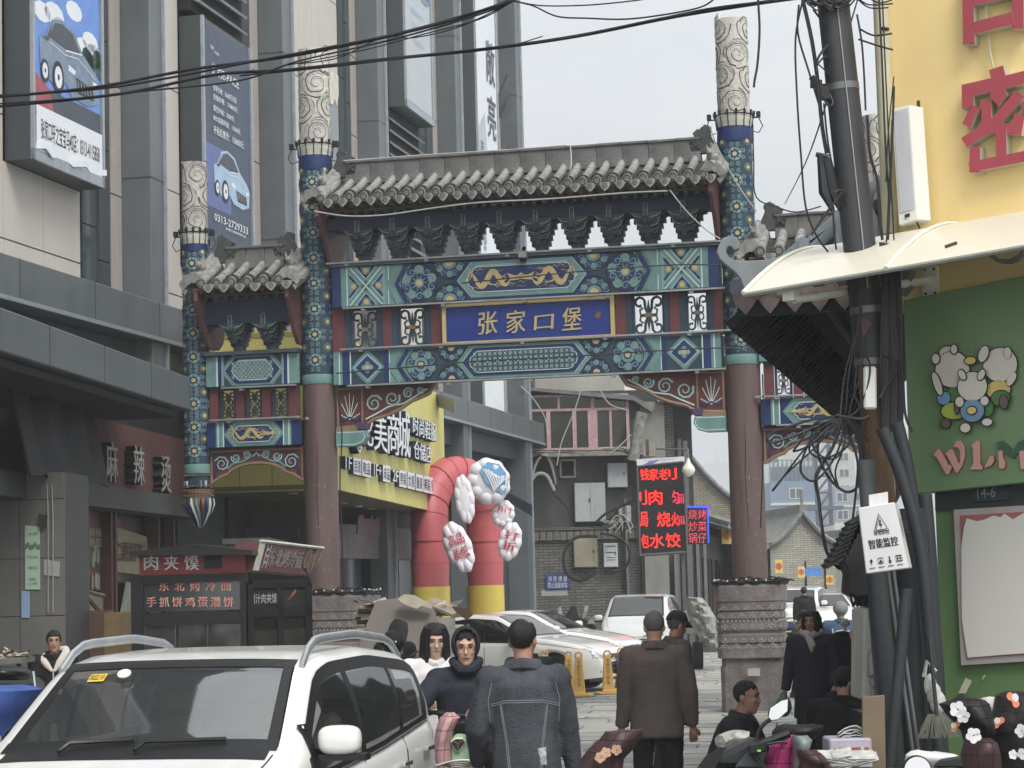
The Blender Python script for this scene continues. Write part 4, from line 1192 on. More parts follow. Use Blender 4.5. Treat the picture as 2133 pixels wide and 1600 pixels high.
 if not side:
  d1=[(.06,PALE if style=='dragon' else TEAL),(.02,LINE),(.08,TEAL),(.02,BLK),(.06,BLUE)]
  e0=.16
  a.poly([(x0+.01,z0+.01),(x0+e0,z0+.01),(x0+e0,z1-.01),(x0+.01,z1-.01)],BLUE if style=='dragon' else TEAL,2)
  a.poly([(x1-e0,z0+.01),(x1-.01,z0+.01),(x1-.01,z1-.01),(x1-e0,z1-.01)],BLUE if style=='dragon' else TEAL,2)
  for sgn in (1,-1):
   X=lambda d:(x0+d) if sgn==1 else (x1-d)
   def bar(d0,d1_,m,l=3):
    p,q=sorted((X(d0),X(d1_)));a.poly([(p,z0+.01),(q,z0+.01),(q,z1-.01),(p,z1-.01)],m,l)
   if style=='dragon':bar(e0,e0+.09,TEAL);bar(e0+.09,e0+.11,LINE,4);bar(e0+.11,e0+.19,TEAL)
   else:bar(e0-.06,e0-.04,LINE,4);bar(e0,e0+.12,BLUE);bar(e0+.12,e0+.14,LINE,4)
   p,q=sorted((X(.30),X(.84)));xpanel(p,q,'x' if style=='dragon' else 'd')
   if style=='dragon':bar(.84,.88,PALE);bar(.88,.93,TEAL);bar(.93,.945,LINE,4)
   else:bar(.84,.92,BLUE);bar(.92,.935,LINE,4)
   for k,(m,w_) in enumerate(((LINE,.02),(TEAL,.12),(LINE,.02),(BLUE,.08),(PALE,.02))):
    dd=.93+sum((.02,.10,.02,.07,.02)[:k])
    a.rib([(X(dd+.16),z1-.02),(X(dd),zm),(X(dd+.16),z0+.02)],w_*.8,m,4+k%2)
   cxx=X(1.44);rr=H*.47
   p,q=sorted((X(1.25),X(2.2)))
   a.poly([(p,z0+.01),(q,z0+.01),(q,z1-.01),(p,z1-.01)],DKT,2)
   a.flower(cxx,zm,rr,GOLD,TEAL if style=='dragon' else BLUE,BLUE if style=='dragon' else TEAL,PALE,BLK,10,3)
   for vz in (z0+.02,z1-.02):
    sg=1 if vz<zm else -1
    u0=X(1.93);r2=H*.42
    for kk in range(7):
     q=sg*pi*(kk+.0)/6
     px_,pz_=u0+r2*.68*cos(q),vz+r2*.68*sin(q)
     if kk in (0,6):pz_+=sg*.04
     a.disc(px_,pz_,r2*.2,(BLUE,TEAL)[kk%2],4,7)
     a.curl(px_,pz_,r2*.2,q,.012,PALE,5,1.2,1 if kk%2 else -1,6)
    a.poly([(u0+r2*.42*cos(sg*pi*j/8),vz+r2*.42*sin(sg*pi*j/8)) for j in range(9)],TEAL if style=='dragon' else BLUE,6)
    a.poly([(u0+r2*.25*cos(sg*pi*j/6),vz+r2*.25*sin(sg*pi*j/6)) for j in range(7)],GOLD,7)
    a.rib([(u0+r2*.96*cos(sg*pi*j/12),vz+r2*.96*sin(sg*pi*j/12)) for j in range(13)],.014,BLK,6)
  c0,c1=x0+2.78,x1-2.78
  c0,c1=xm-.86,xm+.86
  if style=='dragon':
   hh=cartouche(c0,c1,BLUE,TEAL,BLUE)
   dragon(xm-.40,1,.74,hh);dragon(xm+.40,-1,.74,hh)
   a.disc(xm,zm+.02,.05,GOLD,11,8)
  else:
   hh=cartouche(c0,c1,TEAL,BLUE,DKT)
   lattice_fill(c0,c1,hh)
 else:
  e0=.2
  for sgn in (1,-1):
   X=lambda d:(x0+d) if sgn==1 else (x1-d)
   def bar(d0,d1_,m,l=3):
    p,q=sorted((X(d0),X(d1_)));a.poly([(p,z0+.01),(q,z0+.01),(q,z1-.01),(p,z1-.01)],m,l)
   if style=='net':bar(.0,e0,TEAL);bar(e0-.03,e0,LINE,4);bar(e0,e0+.06,BLUE,4);bar(e0+.06,e0+.09,PALE,4)
   else:bar(0,e0-.05,BLUE);bar(e0-.05,e0+.07,TEAL,4);bar(e0-.02,e0,LINE,5);bar(e0+.07,e0+.09,LINE,5)
  a.poly([(x0+.3,z0+.01),(x1-.3,z0+.01),(x1-.3,z1-.01),(x0+.3,z1-.01)],DKT if style=='net' else BLUE,2)
  c0,c1=xm-.34,xm+.34
  if style=='net':
   hh=cartouche(c0,c1,TEAL,BLUE,TEAL,.08);lattice_fill(c0-.06,c1+.06,hh)
  else:
   hh=cartouche(c0,c1,TEAL,TEAL,BLUE,.07);dragon(xm,1 if x0<-3 else -1,.62,hh)
 a.mb.build('painted_decoration',AM,b)
 return b
beam(-6.44,-.29,5.155,5.69,'net')
beam(-6.44,-.29,6.39,7.03,'dragon')
for x0,x1 in ((-8.56,-7.0),(.27,1.93)):
 beam(x0,x1,5.22,5.72,'net',True,.17)
 beam(x0,x1,4.25,4.66,'dragon2',True,.17)
pf=MB();x0,x1,z0,z1=-4.66,-1.93,5.71,6.36
for r in ((x0,x1,z1-.05,z1),(x0,x1,z0,z0+.05),(x0,x0+.06,z0+.05,z1-.05),(x1-.06,x1,z0+.05,z1-.05)):
 pf.box(r[0],r[1],-.17,-.08,r[2],r[3])
nb=MB().box(x0+.06,x1-.06,-.14,-.07,z0+.05,z1-.05).build('name_board',m_plq,gate)
pf.build('frame',m_gold,nb)
for k,ch in enumerate('张家口堡'):
 lm=MB();c=x0+.72+k*.445;h=.36 if ch!='口' else.26
 letters(lm,ch,((c-.15,z0+.14+(0.03 if ch=='口' else 0)),(c+.15,z0+.15+(0.03 if ch=='口' else 0)),(c+.17,z0+.15+h),(c-.13,z0+.13+h)),y=-.14,depth=.012,bold=.014)
 lm.build('character',m_gold,nb)
MB().add([(x1-.32,-.145,z0+.33),(x1-.24,-.145,z0+.3),(x1-.2,-.145,z0+.38),(x1-.27,-.145,z0+.42)],[(0,1,2,3)]).build('stain',M('rust_stain',(.45,.34,.26),.9),nb)
def scroll_panel(x0,x1,z0,z1):
 w,h=x1-x0,z1-z0;xm,zm=(x0+x1)/2,(z0+z1)/2
 mb=MB();t=.035
 for r in ((x0,x1,z1-t,z1),(x0,x1,z0,z0+t),(x0,x0+t,z0+t,z1-t),(x1-t,x1,z0+t,z1-t)):
  mb.box(r[0],r[1],-.04,.04,r[2],r[3],1)
 a=Art(lambda u,v,d:(u,-.03-d,v),0)
 for sx in (-1,1):
  for sz in (-1,1):
   r=min(w,h)*.16;cx,cz=xm+sx*w*.27,zm+sz*h*.30
   pts=[]
   for i in range(9):
    t_=i/8;q=(pi*.1+t_*pi*1.55)
    pts.append((cx+sx*r*(1-.25*t_)*cos(q)*-1,cz+sz*r*(1-.25*t_)*sin(q)))
   pts=[(xm+sx*w*.03,zm+sz*h*.03)]+[(xm+sx*w*.10,zm+sz*h*.16)]+pts
   a.rib(pts,[w*.05]+[w*.075]*(len(pts)-2)+[w*.11],0)
   a.rib([(xm,zm),(xm+sx*w*.25,zm+sz*h*.02),(xm+sx*w*.27,zm+sz*h*.12),(xm+sx*w*.17,zm+sz*h*.17)],w*.055,0)
 a.poly([(xm-w*.05,zm+h*.15),(xm,zm+h*.05),(xm+w*.05,zm+h*.15),(xm,zm+h*.36)],0,0)
 a.poly([(xm-w*.05,zm-h*.15),(xm,zm-h*.05),(xm+w*.05,zm-h*.15),(xm,zm-h*.36)],0,0)
 fr=a.mb;n=len(fr.v)
 back=MB();back.v=[(x,y+.045,z) for x,y,z in fr.v];back.f=[f[::-1] for f in fr.f];back.m=fr.m[:];back.smooth=fr.smooth[:]
 mb.join(fr);mb.join(back)
 for f in fr.f:
  for i in range(len(f)):
   p,q=fr.v[f[i]],fr.v[f[(i+1)%len(f)]]
   mb.add([p,q,(q[0],q[1]+.045,q[2]),(p[0],p[1]+.045,p[2])],[(0,3,2,1)],0)
 mb.box(xm-w*.12,xm+w*.12,-.05,.03,zm-.03,zm+.03,2)
 return mb.build('openwork_panel',[M('fret_paint',(.22,.26,.27),.6,var=.2),m_dkteal,m_tan],gate)
def post(x0,x1,z0,z1,m=None,y=.09):return MB().box(x0,x1,-y,y,z0,z1).build('post',m or m_post,gate)
for px in ((-6.47,-6.27),(-5.64,-5.50),(-4.86,-4.67),(-1.92,-1.76),(-1.08,-.93),(-.40,-.26)):
 post(px[0],px[1],5.69,6.39)
for p0,p1 in ((-6.27,-5.64),(-5.50,-4.86),(-1.76,-1.08),(-.93,-.40)):
 scroll_panel(p0+.09,p1-.09,5.70,6.38)
 post(p0,p0+.09,5.69,6.39,m_dkteal,.07);post(p1-.09,p1,5.69,6.39,m_dkteal,.07)
for X in (-8.56,.30):
 for k in range(4):post(X+k*.44+.02,X+k*.44+.16,4.66,5.22)
 for k in range(3):scroll_panel(X+k*.44+.18,X+k*.44+.44,4.67,5.21)
MB().box(-4.67,-1.92,-.06,.06,5.69,6.39).build('backing_board',m_wood,gate)
for x0,x1,z,y in ((-6.5,-.1,7.09,-.25),(-6.25,-.2,6.37,-.23),(-6.3,-.05,5.72,-.24),(-6.2,-.25,5.14,-.23),(-8.4,-7.0,5.76,-.22),(-8.5,-6.98,4.69,-.22),(-8.3,-7.05,5.20,-.2),(.2,1.9,4.69,-.22),(.3,1.9,5.76,-.22),(.5,1.9,4.25,-.2)):
 s=MB().box(x0,x1,y-.035,y+.01,z-.012,z+.014)
 for k in range(int((x1-x0)/1.3)+1):s.box(x0+.3+k*1.3,x0+.36+k*1.3,y-.02,y+.08,z-.05,z-.012)
 s.build('lamp_strip',m_strip,gate)
def apron(cx0,cx1,ztop,prof,art):
 mb=MB();mb.prism([(cx0,ztop),(cx1,ztop)]+prof,-.06,.06,0)
 b=mb.build('corner_board',m_red2,gate)
 ed=MB();pts=[(x,z) for x,z in prof]
 ed.tube([(x,-.05,z) for x,z in pts],.03,5,0,sm=False);ed.build('edge_moulding',m_tan,b)
 a=Art(lambda u,v,d:(u,-.06-d,v),.004);art(a);a.mb.build('scroll_painting',AM,b)
def vine(a,pts,w,m,l):a.rib(pts,w,m,l)
for s in (1,-1):
 X=(lambda d:-6.44+d) if s==1 else (lambda d:-.27-d)
 prof=[(X(1.62),5.155),(X(1.52),4.98),(X(1.36),4.92),(X(1.22),4.87),(X(1.05),4.76),(X(.85),4.68),(X(.62),4.62),(X(.45),4.52),(X(.05),4.50)]
 def art(a,X=X,s=s):
  for (d,z,r,dr) in ((.62,4.86,.14,1),(.92,4.93,.13,-1),(1.18,5.00,.09,1),(1.38,5.04,.06,-1)):
   a.curl(X(d),z,r,.4,.045,TEAL,2,1.6,dr*s,14);a.curl(X(d),z,r,.4,.014,LINE,3,1.6,dr*s,14)
  a.rib([(X(.48),4.62),(X(.7),4.72),(X(.85),4.80),(X(1.1),4.84),(X(1.3),4.95),(X(1.5),5.06)],.022,LINE,2)
  for k in range(7):
   q=pi*(k+.5)/7
   a.rib([(X(.22),4.62),(X(.22+.10*cos(q)),4.62+.24*sin(q)),(X(.22+.17*cos(q)),4.62+.42*sin(q)+.0)],.012,LINE,2)
  a.rib([(X(.05),4.66),(X(.12),4.60),(X(.22),4.66),(X(.32),4.60),(X(.4),4.66)],.03,BLUE,3)
  for d in (.03,.43):a.rib([(X(d),4.5),(X(d),5.13)],.03,TAN,4)
  a.rib([(X(.03),5.11),(X(.43),5.11)],.03,TAN,4)
 apron(X(.0),X(1.62),5.155,prof+[(X(.0),4.50)],art)
 mb=MB();p,q=sorted((X(0),X(.50)))
 mb.prism([(X(0),4.44),(X(.48),4.44),(X(.50),4.34),(X(.44),4.24),(X(.3),4.20),(X(0),4.20)],-.11,.11,0)
 mb.prism([(X(0),4.50),(X(.36),4.50),(X(.36),4.44),(X(0),4.44)],-.10,.10,1)
 mb.prism([(X(.34),4.56),(X(.52),4.56),(X(.49),4.46),(X(.37),4.46)],-.12,.12,2)
 b=mb.build('bracket_block',[m_teal,m_tan,m_violet],gate)
 a=Art(lambda u,v,d:(u,-.11-d,v),.004);a.rib([(X(.02),4.23),(X(.3),4.225),(X(.43),4.265),(X(.47),4.34),(X(.45),4.42),(X(.02),4.42)],.014,LINE,1)
 a.mb.build('outline',AM,b)
for x0 in (-8.56,.27):
 x1=x0+(1.57 if x0<-3 else 1.66);W=x1-x0;xm=(x0+x1)/2
 prof=[(x1,3.70)]+[(xm+u*W/2,z) for u,z in ((.93,3.72),(.78,3.80),(.62,3.84),(.55,3.90),(.35,3.97),(.12,4.0),(-.12,4.0),(-.35,3.97),(-.55,3.90),(-.62,3.84),(-.78,3.80),(-.93,3.72))]+[(x0,3.70)]
 def art(a,x0=x0,x1=x1,xm=xm,W=W):
  a.rib([(x0+.03,3.72),(x0+.03,4.2),(x1-.03,4.2),(x1-.03,3.72)],.035,TAN,2)
  for s in (-1,1):
   for (u,z,r,dr) in ((.74,4.0,.13,1),(.44,4.09,.08,-1),(.2,4.12,.07,1)):
    for w_,m,l in ((.05,BLUE,2),(.034,TEAL,3),(.012,LINE,4)):
     a.curl(xm+s*u*W/2,z,r,.4 if s==1 else pi-.4,w_,m,l,1.7,dr*s,13)
   a.rib([(xm+s*.9*W/2,3.8),(xm+s*.85*W/2,3.95),(xm+s*.9*W/2,4.1)],.035,BLUE,3)
   a.rib([(xm+s*.62*W/2,3.92),(xm+s*.5*W/2,4.0),(xm+s*.3*W/2,4.03),(xm,4.15)],.03,TEAL,3)
  a.rib([(xm-.05,4.1),(xm,4.17),(xm+.05,4.1)],.015,LINE,4)
 apron(x0,x1,4.25,prof,art)
# bracket sets
def bracket(cx,z0,z1,parent,s=1.0):
 "tiers of interlocked arms widening upward and stepping forward"
 H=z1-z0;mb=MB();f=[0]
 mb.box(-.075*s,.075*s,-.13,.13,0,H*.16)
 mb.box(-.095*s,.095*s,-.10,.10,H*.10,H*.18)
 tiers=((.10,.16,.26),(.125,.29,.40),(.155,.43,.54),(.20,.56,.68),(.265,.70,.84))
 for k,(hw,a,b) in enumerate(tiers):
  za,zb=H*(a+.02),H*b;hw*=s
  for y in ([0,-.13,-.26,-.36][:2+(k>0)+(k>2)]):
   if y<0 and k*.13<-y-.14:continue
   w_=hw*(.95 if y else 1.0)*(1 if y>-.3 else.78)
   mb.prism([(-w_,zb),(-w_,zb-.05),(-w_*.86,za+.02),(-w_*.55,za-.015),(w_*.55,za-.015),(w_*.86,za+.02),(w_,zb-.05),(w_,zb)],y-.035,y+.035,0)
  for sx in (-1,1):
   mb.box(sx*hw-.045,sx*hw+.045,-.06,.06,zb-.01,zb+.05)
   mb.box(sx*hw-.05,sx*hw+.05,-.055,.055,zb-.06,zb-.01)
 sc=[(.085*s,H*.05)]
 for (w0,z0_),(w1,z1_) in zip(((.085,.12),(.115,.28),(.15,.44),(.19,.58),(.235,.70)),((.115,.28),(.15,.44),(.19,.58),(.235,.70),(.285,.80))):
  sc+=[(s*(w0+(w1-w0)*t+.022*sin(pi*t)),H*(z0_+(z1_-z0_)*t)) for t in (0,.35,.7)]
 sc.append((s*.285,H*.95));mb.prism([(-x,z) for x,z in sc[::-1]]+sc,-.02,.03)
 for k,(ya,z) in enumerate(((-.24,.26),(-.34,.44),(-.44,.60))):
  mb.prismy([(.15,H*z),(.15,H*(z+.1)),(ya,H*(z+.1)),(ya-.09,H*(z-.02)),(ya-.07,H*(z-.08)),(ya+.04,H*z)],-.04,.04)
 o=mb
 def ln(pts,y,w=.008):
  a=Art(lambda u,v,d:(u,y-d,v),.003);a.rib(pts,w,1,1);o.join(a.mb)
 for (y,hw,a,b) in ((-.401,.235,.66,.84),(-.30,.175,.46,.62),(-.16,.13,.30,.42)):
  hw*=s;za,zb=H*a,H*b
  o.prism([(-hw,zb),(-hw,zb-.05),(-hw*.7,za+.01),(hw*.7,za+.01),(hw,zb-.05),(hw,zb)],y,y+.06,0)
  ln([(-hw,zb),(-hw*.98,zb-.05),(-hw*.7,za+.01),(-.03,za-.01),(.03,za-.01),(hw*.7,za+.01),(hw*.98,zb-.05),(hw,zb)],y)
  ln([(-hw*.8,zb-.02),(-.03,zb-.035)],y,.006);ln([(.03,zb-.035),(hw*.8,zb-.02)],y,.006)
  for sx in (-1,1):
   c=sx*hw*.92
   o.prism([(c-.05,zb+.07),(c-.035,zb),(c+.035,zb),(c+.05,zb+.07)],y,y+.07,0)
   ln([(c-.05,zb+.07),(c+.05,zb+.07),(c+.035,zb+.01),(c-.035,zb+.01),(c-.05,zb+.07)],y,.007)
  o.prism([(-.04,zb+.03),(-.05,za),(.05,za),(.04,zb+.03)],y-.05,y,0)
  ln([(-.03,zb+.09),(-.03,za),(.03,za),(.03,zb+.09),(-.03,zb+.09)],y-.05,.006)
 return o
bm_=bracket(0,0,.62,gate).mesh('bracket_set',[m_brk,m_brkl])
for k in range(10):
 cxp=-5.93+k*(5.15/9)*1.0
 put('bracket_set',bm_,gate,(cxp,0,7.10))
bm2=bracket(0,0,.52,gate,.85).mesh('bracket_set',[m_brk,m_brkl])
for X in (-8.05,-7.50,.62,1.18):put('bracket_set',bm2,gate,(X,0,5.80))
# roofs
def tube_half(r,L,n=6,seg=3):
 pass
def roof(x0,x1,zr,zrt,ze,ye,n,ztop_arch,wb):
 "x range of the roof, ridge base z, ridge top z, eave z at y = ye (negative), n cover-tile rows"
 def zc(t):return zr+(ze-zr)*(t**.8 if t>0 else 0)*1.0
 st=(x1-x0)/n;r=st*.29
 mb=MB();K=3
 P=[(0,t*ye,zc(t)) for t in [i/6 for i in range(7)]]
 for k in range(K):
  seg=P[k*2:k*2+3]
  mb.tube([V(p)+V((0,0,r*.95)) for p in seg],[r*.92,r*.97,r*1.03],9,0)
 row=mb.mesh('cover_tile',m_tile)
 e=V(P[-1])+V((0,0,r*.75))
 d=(V(P[-1])-V(P[-2])).normalized()
 mb=MB();mb.tube([e-d*.01,e+d*.035],r*1.12,12,0);mb.tube([e+d*.035,e+d*.043],r*.85,12,1);mb.tube([e+d*.043,e+d*.055],r*.62,10,0)
 tend=mb.mesh('tile_end',[m_tile,m_tiled])
 mb=MB();nn=13
 for k in range(nn):
  t0,t1=k/nn,(k+1.25)/nn
  if t1>1:t1=1
  a0=V((0,t0*ye,zc(t0)-.005));a1=V((0,t1*ye,zc(t1)+.022))
  w_=st*.30
  rows=[[a+V((x*w_,0,(x*x)*.03-.01)) for x in (-1,-.5,0,.5,1)] for a in (a0,a1,a1+V((0,0,-.022)))]
  mb.sheet(rows,0,False)
 pan=mb.mesh('pan_tile_course',m_pan)
 mb=MB();w_=st*.36
 e2=V(P[-1])
 mb.prism([(-w_,.02),(w_,.02),(w_,-.02),(w_*.6,-.075),(0,-.115),(-w_*.6,-.075),(-w_,-.02)],e2.y-.03,e2.y-.01,0)
 mb.v=[(x,y,z+e2.z) for x,y,z in mb.v]
 a=Art(lambda u,v,dd:(u,e2.y-.03-dd,v+e2.z),.004);a.ring(0,-.03,.035,.012,1,1,8);a.disc(0,-.03,.014,1,1,6)
 mb.join(a.mb);drip=mb.mesh('drip_tile',[m_tile,m_tiled])
 mb=MB();q=[V((0,0,0))+e+V((r*1.5*cos(t),-.03,r*1.4*sin(t)+.01)) for t in [pi*.08+pi*.84*i/6 for i in range(7)]]
 mb.thick([[p for p in q],[p+V((0,.10,.012)) for p in q]],(0,0,-.018),0)
 hood=mb.mesh('tile_hood',m_tiled)
 for k in range(n):
  x=x0+(k+.5)*st;o=put('cover_tile',row,gate,(x+random.uniform(-.008,.008),0,random.uniform(-.008,.008)))
  put('tile_end',tend,o);put('drip_tile',drip,gate,(x+st/2,random.uniform(-.01,.01),random.uniform(-.012,.006)))
  if 1<k<n-1:put('tile_hood',hood,o)
  put('pan_tile_course',pan,gate,(x+st/2,0,0))
  b=put('rear_cover_tile',row,gate,(x,0,0));b.rotation_euler[2]=pi
 mb=MB()
 for s in (1,-1):
  rows=[[V((x,s*t*ye*.97,zc(t)-.02)) for x in ((x0-.03),(x1+.03))] for t in [i/5 for i in range(6)]]
  mb.thick(rows,(0,0,-.035),0,False)
 mb.build('roof_boarding',m_wood,gate)
 rp=[];seg=max(3,int((x1-x0)/.42));x_a,x_b=x0+st*1.1,x1-st*1.1
 L=(x_b-x_a)/seg
 rb=MB().box(0,L-.006,-.07,.07,zr+.12,zrt-.05);rb.box(0,L-.004,-.10,.10,zrt-.05,zrt-.015);rb.box(0,L-.004,-.055,.055,zrt-.015,zrt);rb.box(0,L-.004,-.10,.10,zr+.05,zr+.12);rb.box(0,L,-.13,.13,zr-.04,zr+.05)
 rm=rb.mesh('ridge_block',m_ridge,bevel=.006)
 for k in range(seg):put('ridge_block',rm,gate,(x_a+k*L,0,random.uniform(-.003,.003)))
 for s,xe,xi in ((1,x0,x_a),(-1,x1,x_b)):
  mb=MB()
  out=[(0,0),(.22,0),(.25,.14),(.17,.22),(.20,.30),(.13,.36),(.06,.33),(.04,.42),(-.03,.40),(-.05,.26),(-.10,.15),(-.07,.05)]
  mb.prism([(xi-s*.1+s*x*1.1,zr+.1+z*1.05) for x,z in out],-.07,.07)
  cxs,czs=xi-s*.06,zr+.46
  mb.tube([(cxs+.085*(1-t*.75)*cos(2.6+t*8)*s,0,czs+.085*(1-t*.75)*sin(2.6+t*8)) for t in [i/14 for i in range(15)]],[.036*(1-.4*i/14) for i in range(15)],6)
  for k in range(7):mb.tube([(xi+s*(.02+.025*k),-.08,zr+.16+.02*k),(xi+s*(.05+.02*k),-.09,zr+.30)],.012,4)
  for k in range(5):mb.ball((xi+s*(.12-.03*k),-.07,zr+.2+.035*k),.03,6,4)
  bst=mb.build('ridge_beast',m_tiled,gate)
  pts=[V((xe+s*.10,0,zr+.14))]+[V((xe+s*.06-s*.05*t,ye*t*1.05,zc(min(1,t))+.10+(.05 if t>.95 else 0))) for t in [.2,.4,.6,.8,1.0]]
  mb=MB().tube(pts,r*1.25,8);mb.tube([p+V((-s*.10,0,-.03)) for p in pts],r*1.15,8);mb.tube([p+V((-s*.17,.0,-.10)) for p in pts],r*1.0,8)
  mb.tube([p+V((-s*.05,0,.08)) for p in pts[:4]],r*.9,8)
  mb.build('verge_tile_roll',m_tile,gate)
  mb=MB();mid=pts[3]
  mb.ball(mid+V((0,-.02,.12)),.07,8,6,0,(1,1.2,1));mb.ball(mid+V((0,-.12,.16)),.05,8,6)
  mb.tube([mid+V((0,.04,.16)),mid+V((0,.1,.26)),mid+V((0,.06,.34))],[.04,.03,.012],6)
  mb.tube([mid+V((.03,-.12,.2)),mid+V((.05,-.1,.28))],[.018,.006],5);mb.tube([mid+V((-.03,-.12,.2)),mid+V((-.05,-.1,.28))],[.018,.006],5)
  mb.tube([mid+V((0,-.14,.13)),mid+V((0,-.22,.15))],[.035,.02],6)
  mb.build('roof_dragon_head',m_tile,gate)
  for k in range(5):
   t=.25+k*.18
   mb=MB();p=V((xe-s*.14,ye*t,zc(t)-.02));mb.tube([p,p+V((-s*.05,0,-.02))],r*.9,9)
   mb.prism([(p.x-.05,p.z-.03),(p.x+.05,p.z-.03),(p.x,p.z-.12)],p.y-.05,p.y-.03)
   mb.build('verge_end_tile',m_tile,gate)
  xb=xe+s*(.02)
  mb=MB();mb.prismy([(.9*-ye,ze-.10),(0,zr-.06),(.97*ye,ze-.07),(.97*ye,ze-.22),(.55*ye,ztop_arch-.2),(.30*ye,wb),(-.25*ye,wb),(-.5*ye,ztop_arch-.25)],xb-.03,xb+.03)
  mb.build('barge_board',M('barge_board_paint',(.40,.27,.27),.65,var=.2,dirt=.4,dcol=(.2,.16,.16)),gate)
 r1=MB().box(-.028,.028,ye*.92,-.1,-.03,.03).mesh('flying_rafter',m_wood)
 r2=MB();r2.tube([(0,ye*.66,0),(0,0,.16)],.032,8);r2=r2.mesh('rafter',m_brk)
 nr=int((x1-x0)/.155)
 for k in range(nr):
  x=x0+.1+k*(x1-x0-.2)/(nr-1)
  put('flying_rafter',r1,gate,(x,0,ze-.075));put('rafter',r2,gate,(x,0,ze-.17))
 MB().box(x0+.08,x1-.08,ye*.70,ye*.66,ze-.14,ze-.105).build('eave_batten',m_wood,gate)
 MB().box(x0+.05,x1-.05,-.42,-.30,ztop_arch-.02,ze-.2).build('architrave',M('dark_blue_architrave',(.13,.18,.27),.6,var=.2),gate)
 MB().box(x0+.05,x1-.05,-.1,.1,ztop_arch-.0,ze-.06).build('purlin',m_brk,gate)
roof(-6.46,-.27,8.40,8.76,7.97,-.95,27,7.60,7.12)
for x0,x1 in ((-8.52,-6.98),(.27,1.93)):
 roof(x0,x1,7.14,7.49,6.76,-.80,6,6.22,5.85)
for x0,x1,z in ((-6.45,-.28,7.03),(-8.56,-7.0,5.72),(.27,1.93,5.72)):
 MB().box(x0,x1,-.26,.26,z,z+.06).build('plate_board',m_brk,gate)
c=MB();c.box(-3.37,-3.25,-.36,-.22,7.0,7.1,0);c.ball((-3.31,-.3,6.98),.06,8,6,1);c.tube([(-3.31,-.28,7.1),(-3.31,-.2,7.17)],.03,6,1)
c.build('camera_box',[M('grey_plastic',(.58,.58,.56),.5),M('dark_lens',(.1,.1,.1),.3)],gate)
# right-hand side: yellow corner shop, pole, cables, tiled pavilion
def spline(pts,n=5):
 "Catmull-Rom through pixel or space points"
 P=[V(p) for p in pts];out=[]
 for i in range(len(P)-1):
  a,b,c,d=P[max(i-1,0)],P[i],P[i+1],P[min(i+2,len(P)-1)]
  for k in range(n):
   t=k/n
   out.append(.5*((2*b)+(c-a)*t+(2*a-5*b+4*c-d)*t*t+(3*b-a-3*c+d)*t**3))
 out.append(P[-1]);return out
def pts3(pp,n=5):
 "pp: (px, py, Y)"
 return [at(p[0],p[1],p[2]) for p in spline([V((x,y,Y*100)) for x,y,Y in pp],n) for p in [(p[0],p[1],p[2]/100)]]
m_cab=M('black_cable',(.10,.105,.12),.55,spec=.5)
m_cabg=M('grey_cable',(.62,.62,.60),.6)
def cable(pp,r,label,m=None,n=5,group=None,name='cable',seg=5):
 q=MB();q.tube(pts3(pp,n),r,seg)
 return tag(q.build(name,m or m_cab),label,'cable',group)
RW=Frame((at(1872,600,15).x,15,0),R(-31))
ys=fthing('corner_shop','yellow corner shop with red characters above a green sign board','shop',RW)
m_yw=M('yellow_wall_paint',(.87,.77,.54),.8,var=.04,scale=1.5,dirt=.12,dcol=(.78,.68,.46))
m_gw=M('green_wall_paint',(.37,.49,.31),.6,var=.08,scale=2,dirt=.15,dcol=(.22,.34,.18))
m_gs=M('green_sign_panel',(.43,.54,.38),.4,var=.05,scale=.8)
m_char=M('red_sign_face',(.60,.24,.28),.45,var=.08)
m_rim=M('sign_metal_rim',(.72,.72,.68),.4,metal=.3)
rh=lambda px,py,y=0:RW.hit(px,py,y)
zg=rh(1990,600)[1]
MB().box(0,7,0,6,rh(1900,620)[1]-.1,12).build('upper_wall',m_yw,ys)
xg=rh(1952,1200)[0]
MB().box(xg,7,.02,6,0,rh(1900,620)[1]).build('lower_wall',m_gw,ys)
xs=rh(1882,700,-.14)[0];zt_,zb_=rh(2000,600,-.14)[1],rh(2000,1020,-.14)[1]
MB().prism([rh(1881,626,-.14),rh(2400,520,-.14),rh(2400,978,-.14),rh(1896,1030,-.14)],-.14,.015).build('sign_board',m_gs,ys,bevel=.006)
MB().prism([rh(1948,1028,-.01),rh(2400,985,-.01),rh(2400,1040,-.01),rh(1948,1064,-.01)],-.012,.01).build('recess_shadow_strip',M('dark_green_recess_shadow',(.17,.21,.19),.6,var=.2),ys)  # dark sheet paints the recess shadow beneath the sign board
MB().tube([(-.03,-.03,z) for z in (zg+.4,12)],.055,12).build('downpipe',M('cream_pipe',(.72,.70,.60),.5,var=.08),ys)
MB().tube([(.02,-.05,5.62),(.0,-.10,5.62)],.012,6).build('pipe_clip',m_cab,ys)
def stroke_char(parent,zx,strokes,polys,depth=.10,y=0.0,mats=None,name='character'):
 q=MB()
 for (a,b,w) in strokes:
  A,Bp=V((a[0],a[1])),V((b[0],b[1]));d=(Bp-A).normalized()*(w*.0);n_=V((-(Bp-A).y,(Bp-A).x)).normalized()*w/2
  pl=[A-d+n_,Bp+d+n_,Bp+d-n_,A-d-n_]
  q.prism([rh(*zx(p),y-depth) for p in pl],y-depth-.0012*len(q.f)/6,y,0,1)
 for pl in polys:q.prism([rh(*zx(p),y-depth) for p in pl],y-depth-.0012*len(q.f)/6,y,0,1)
 return q.build(name,mats or [m_char,m_rim],parent)
z2=lambda p:(1933+p[0]/4,p[1]/4)
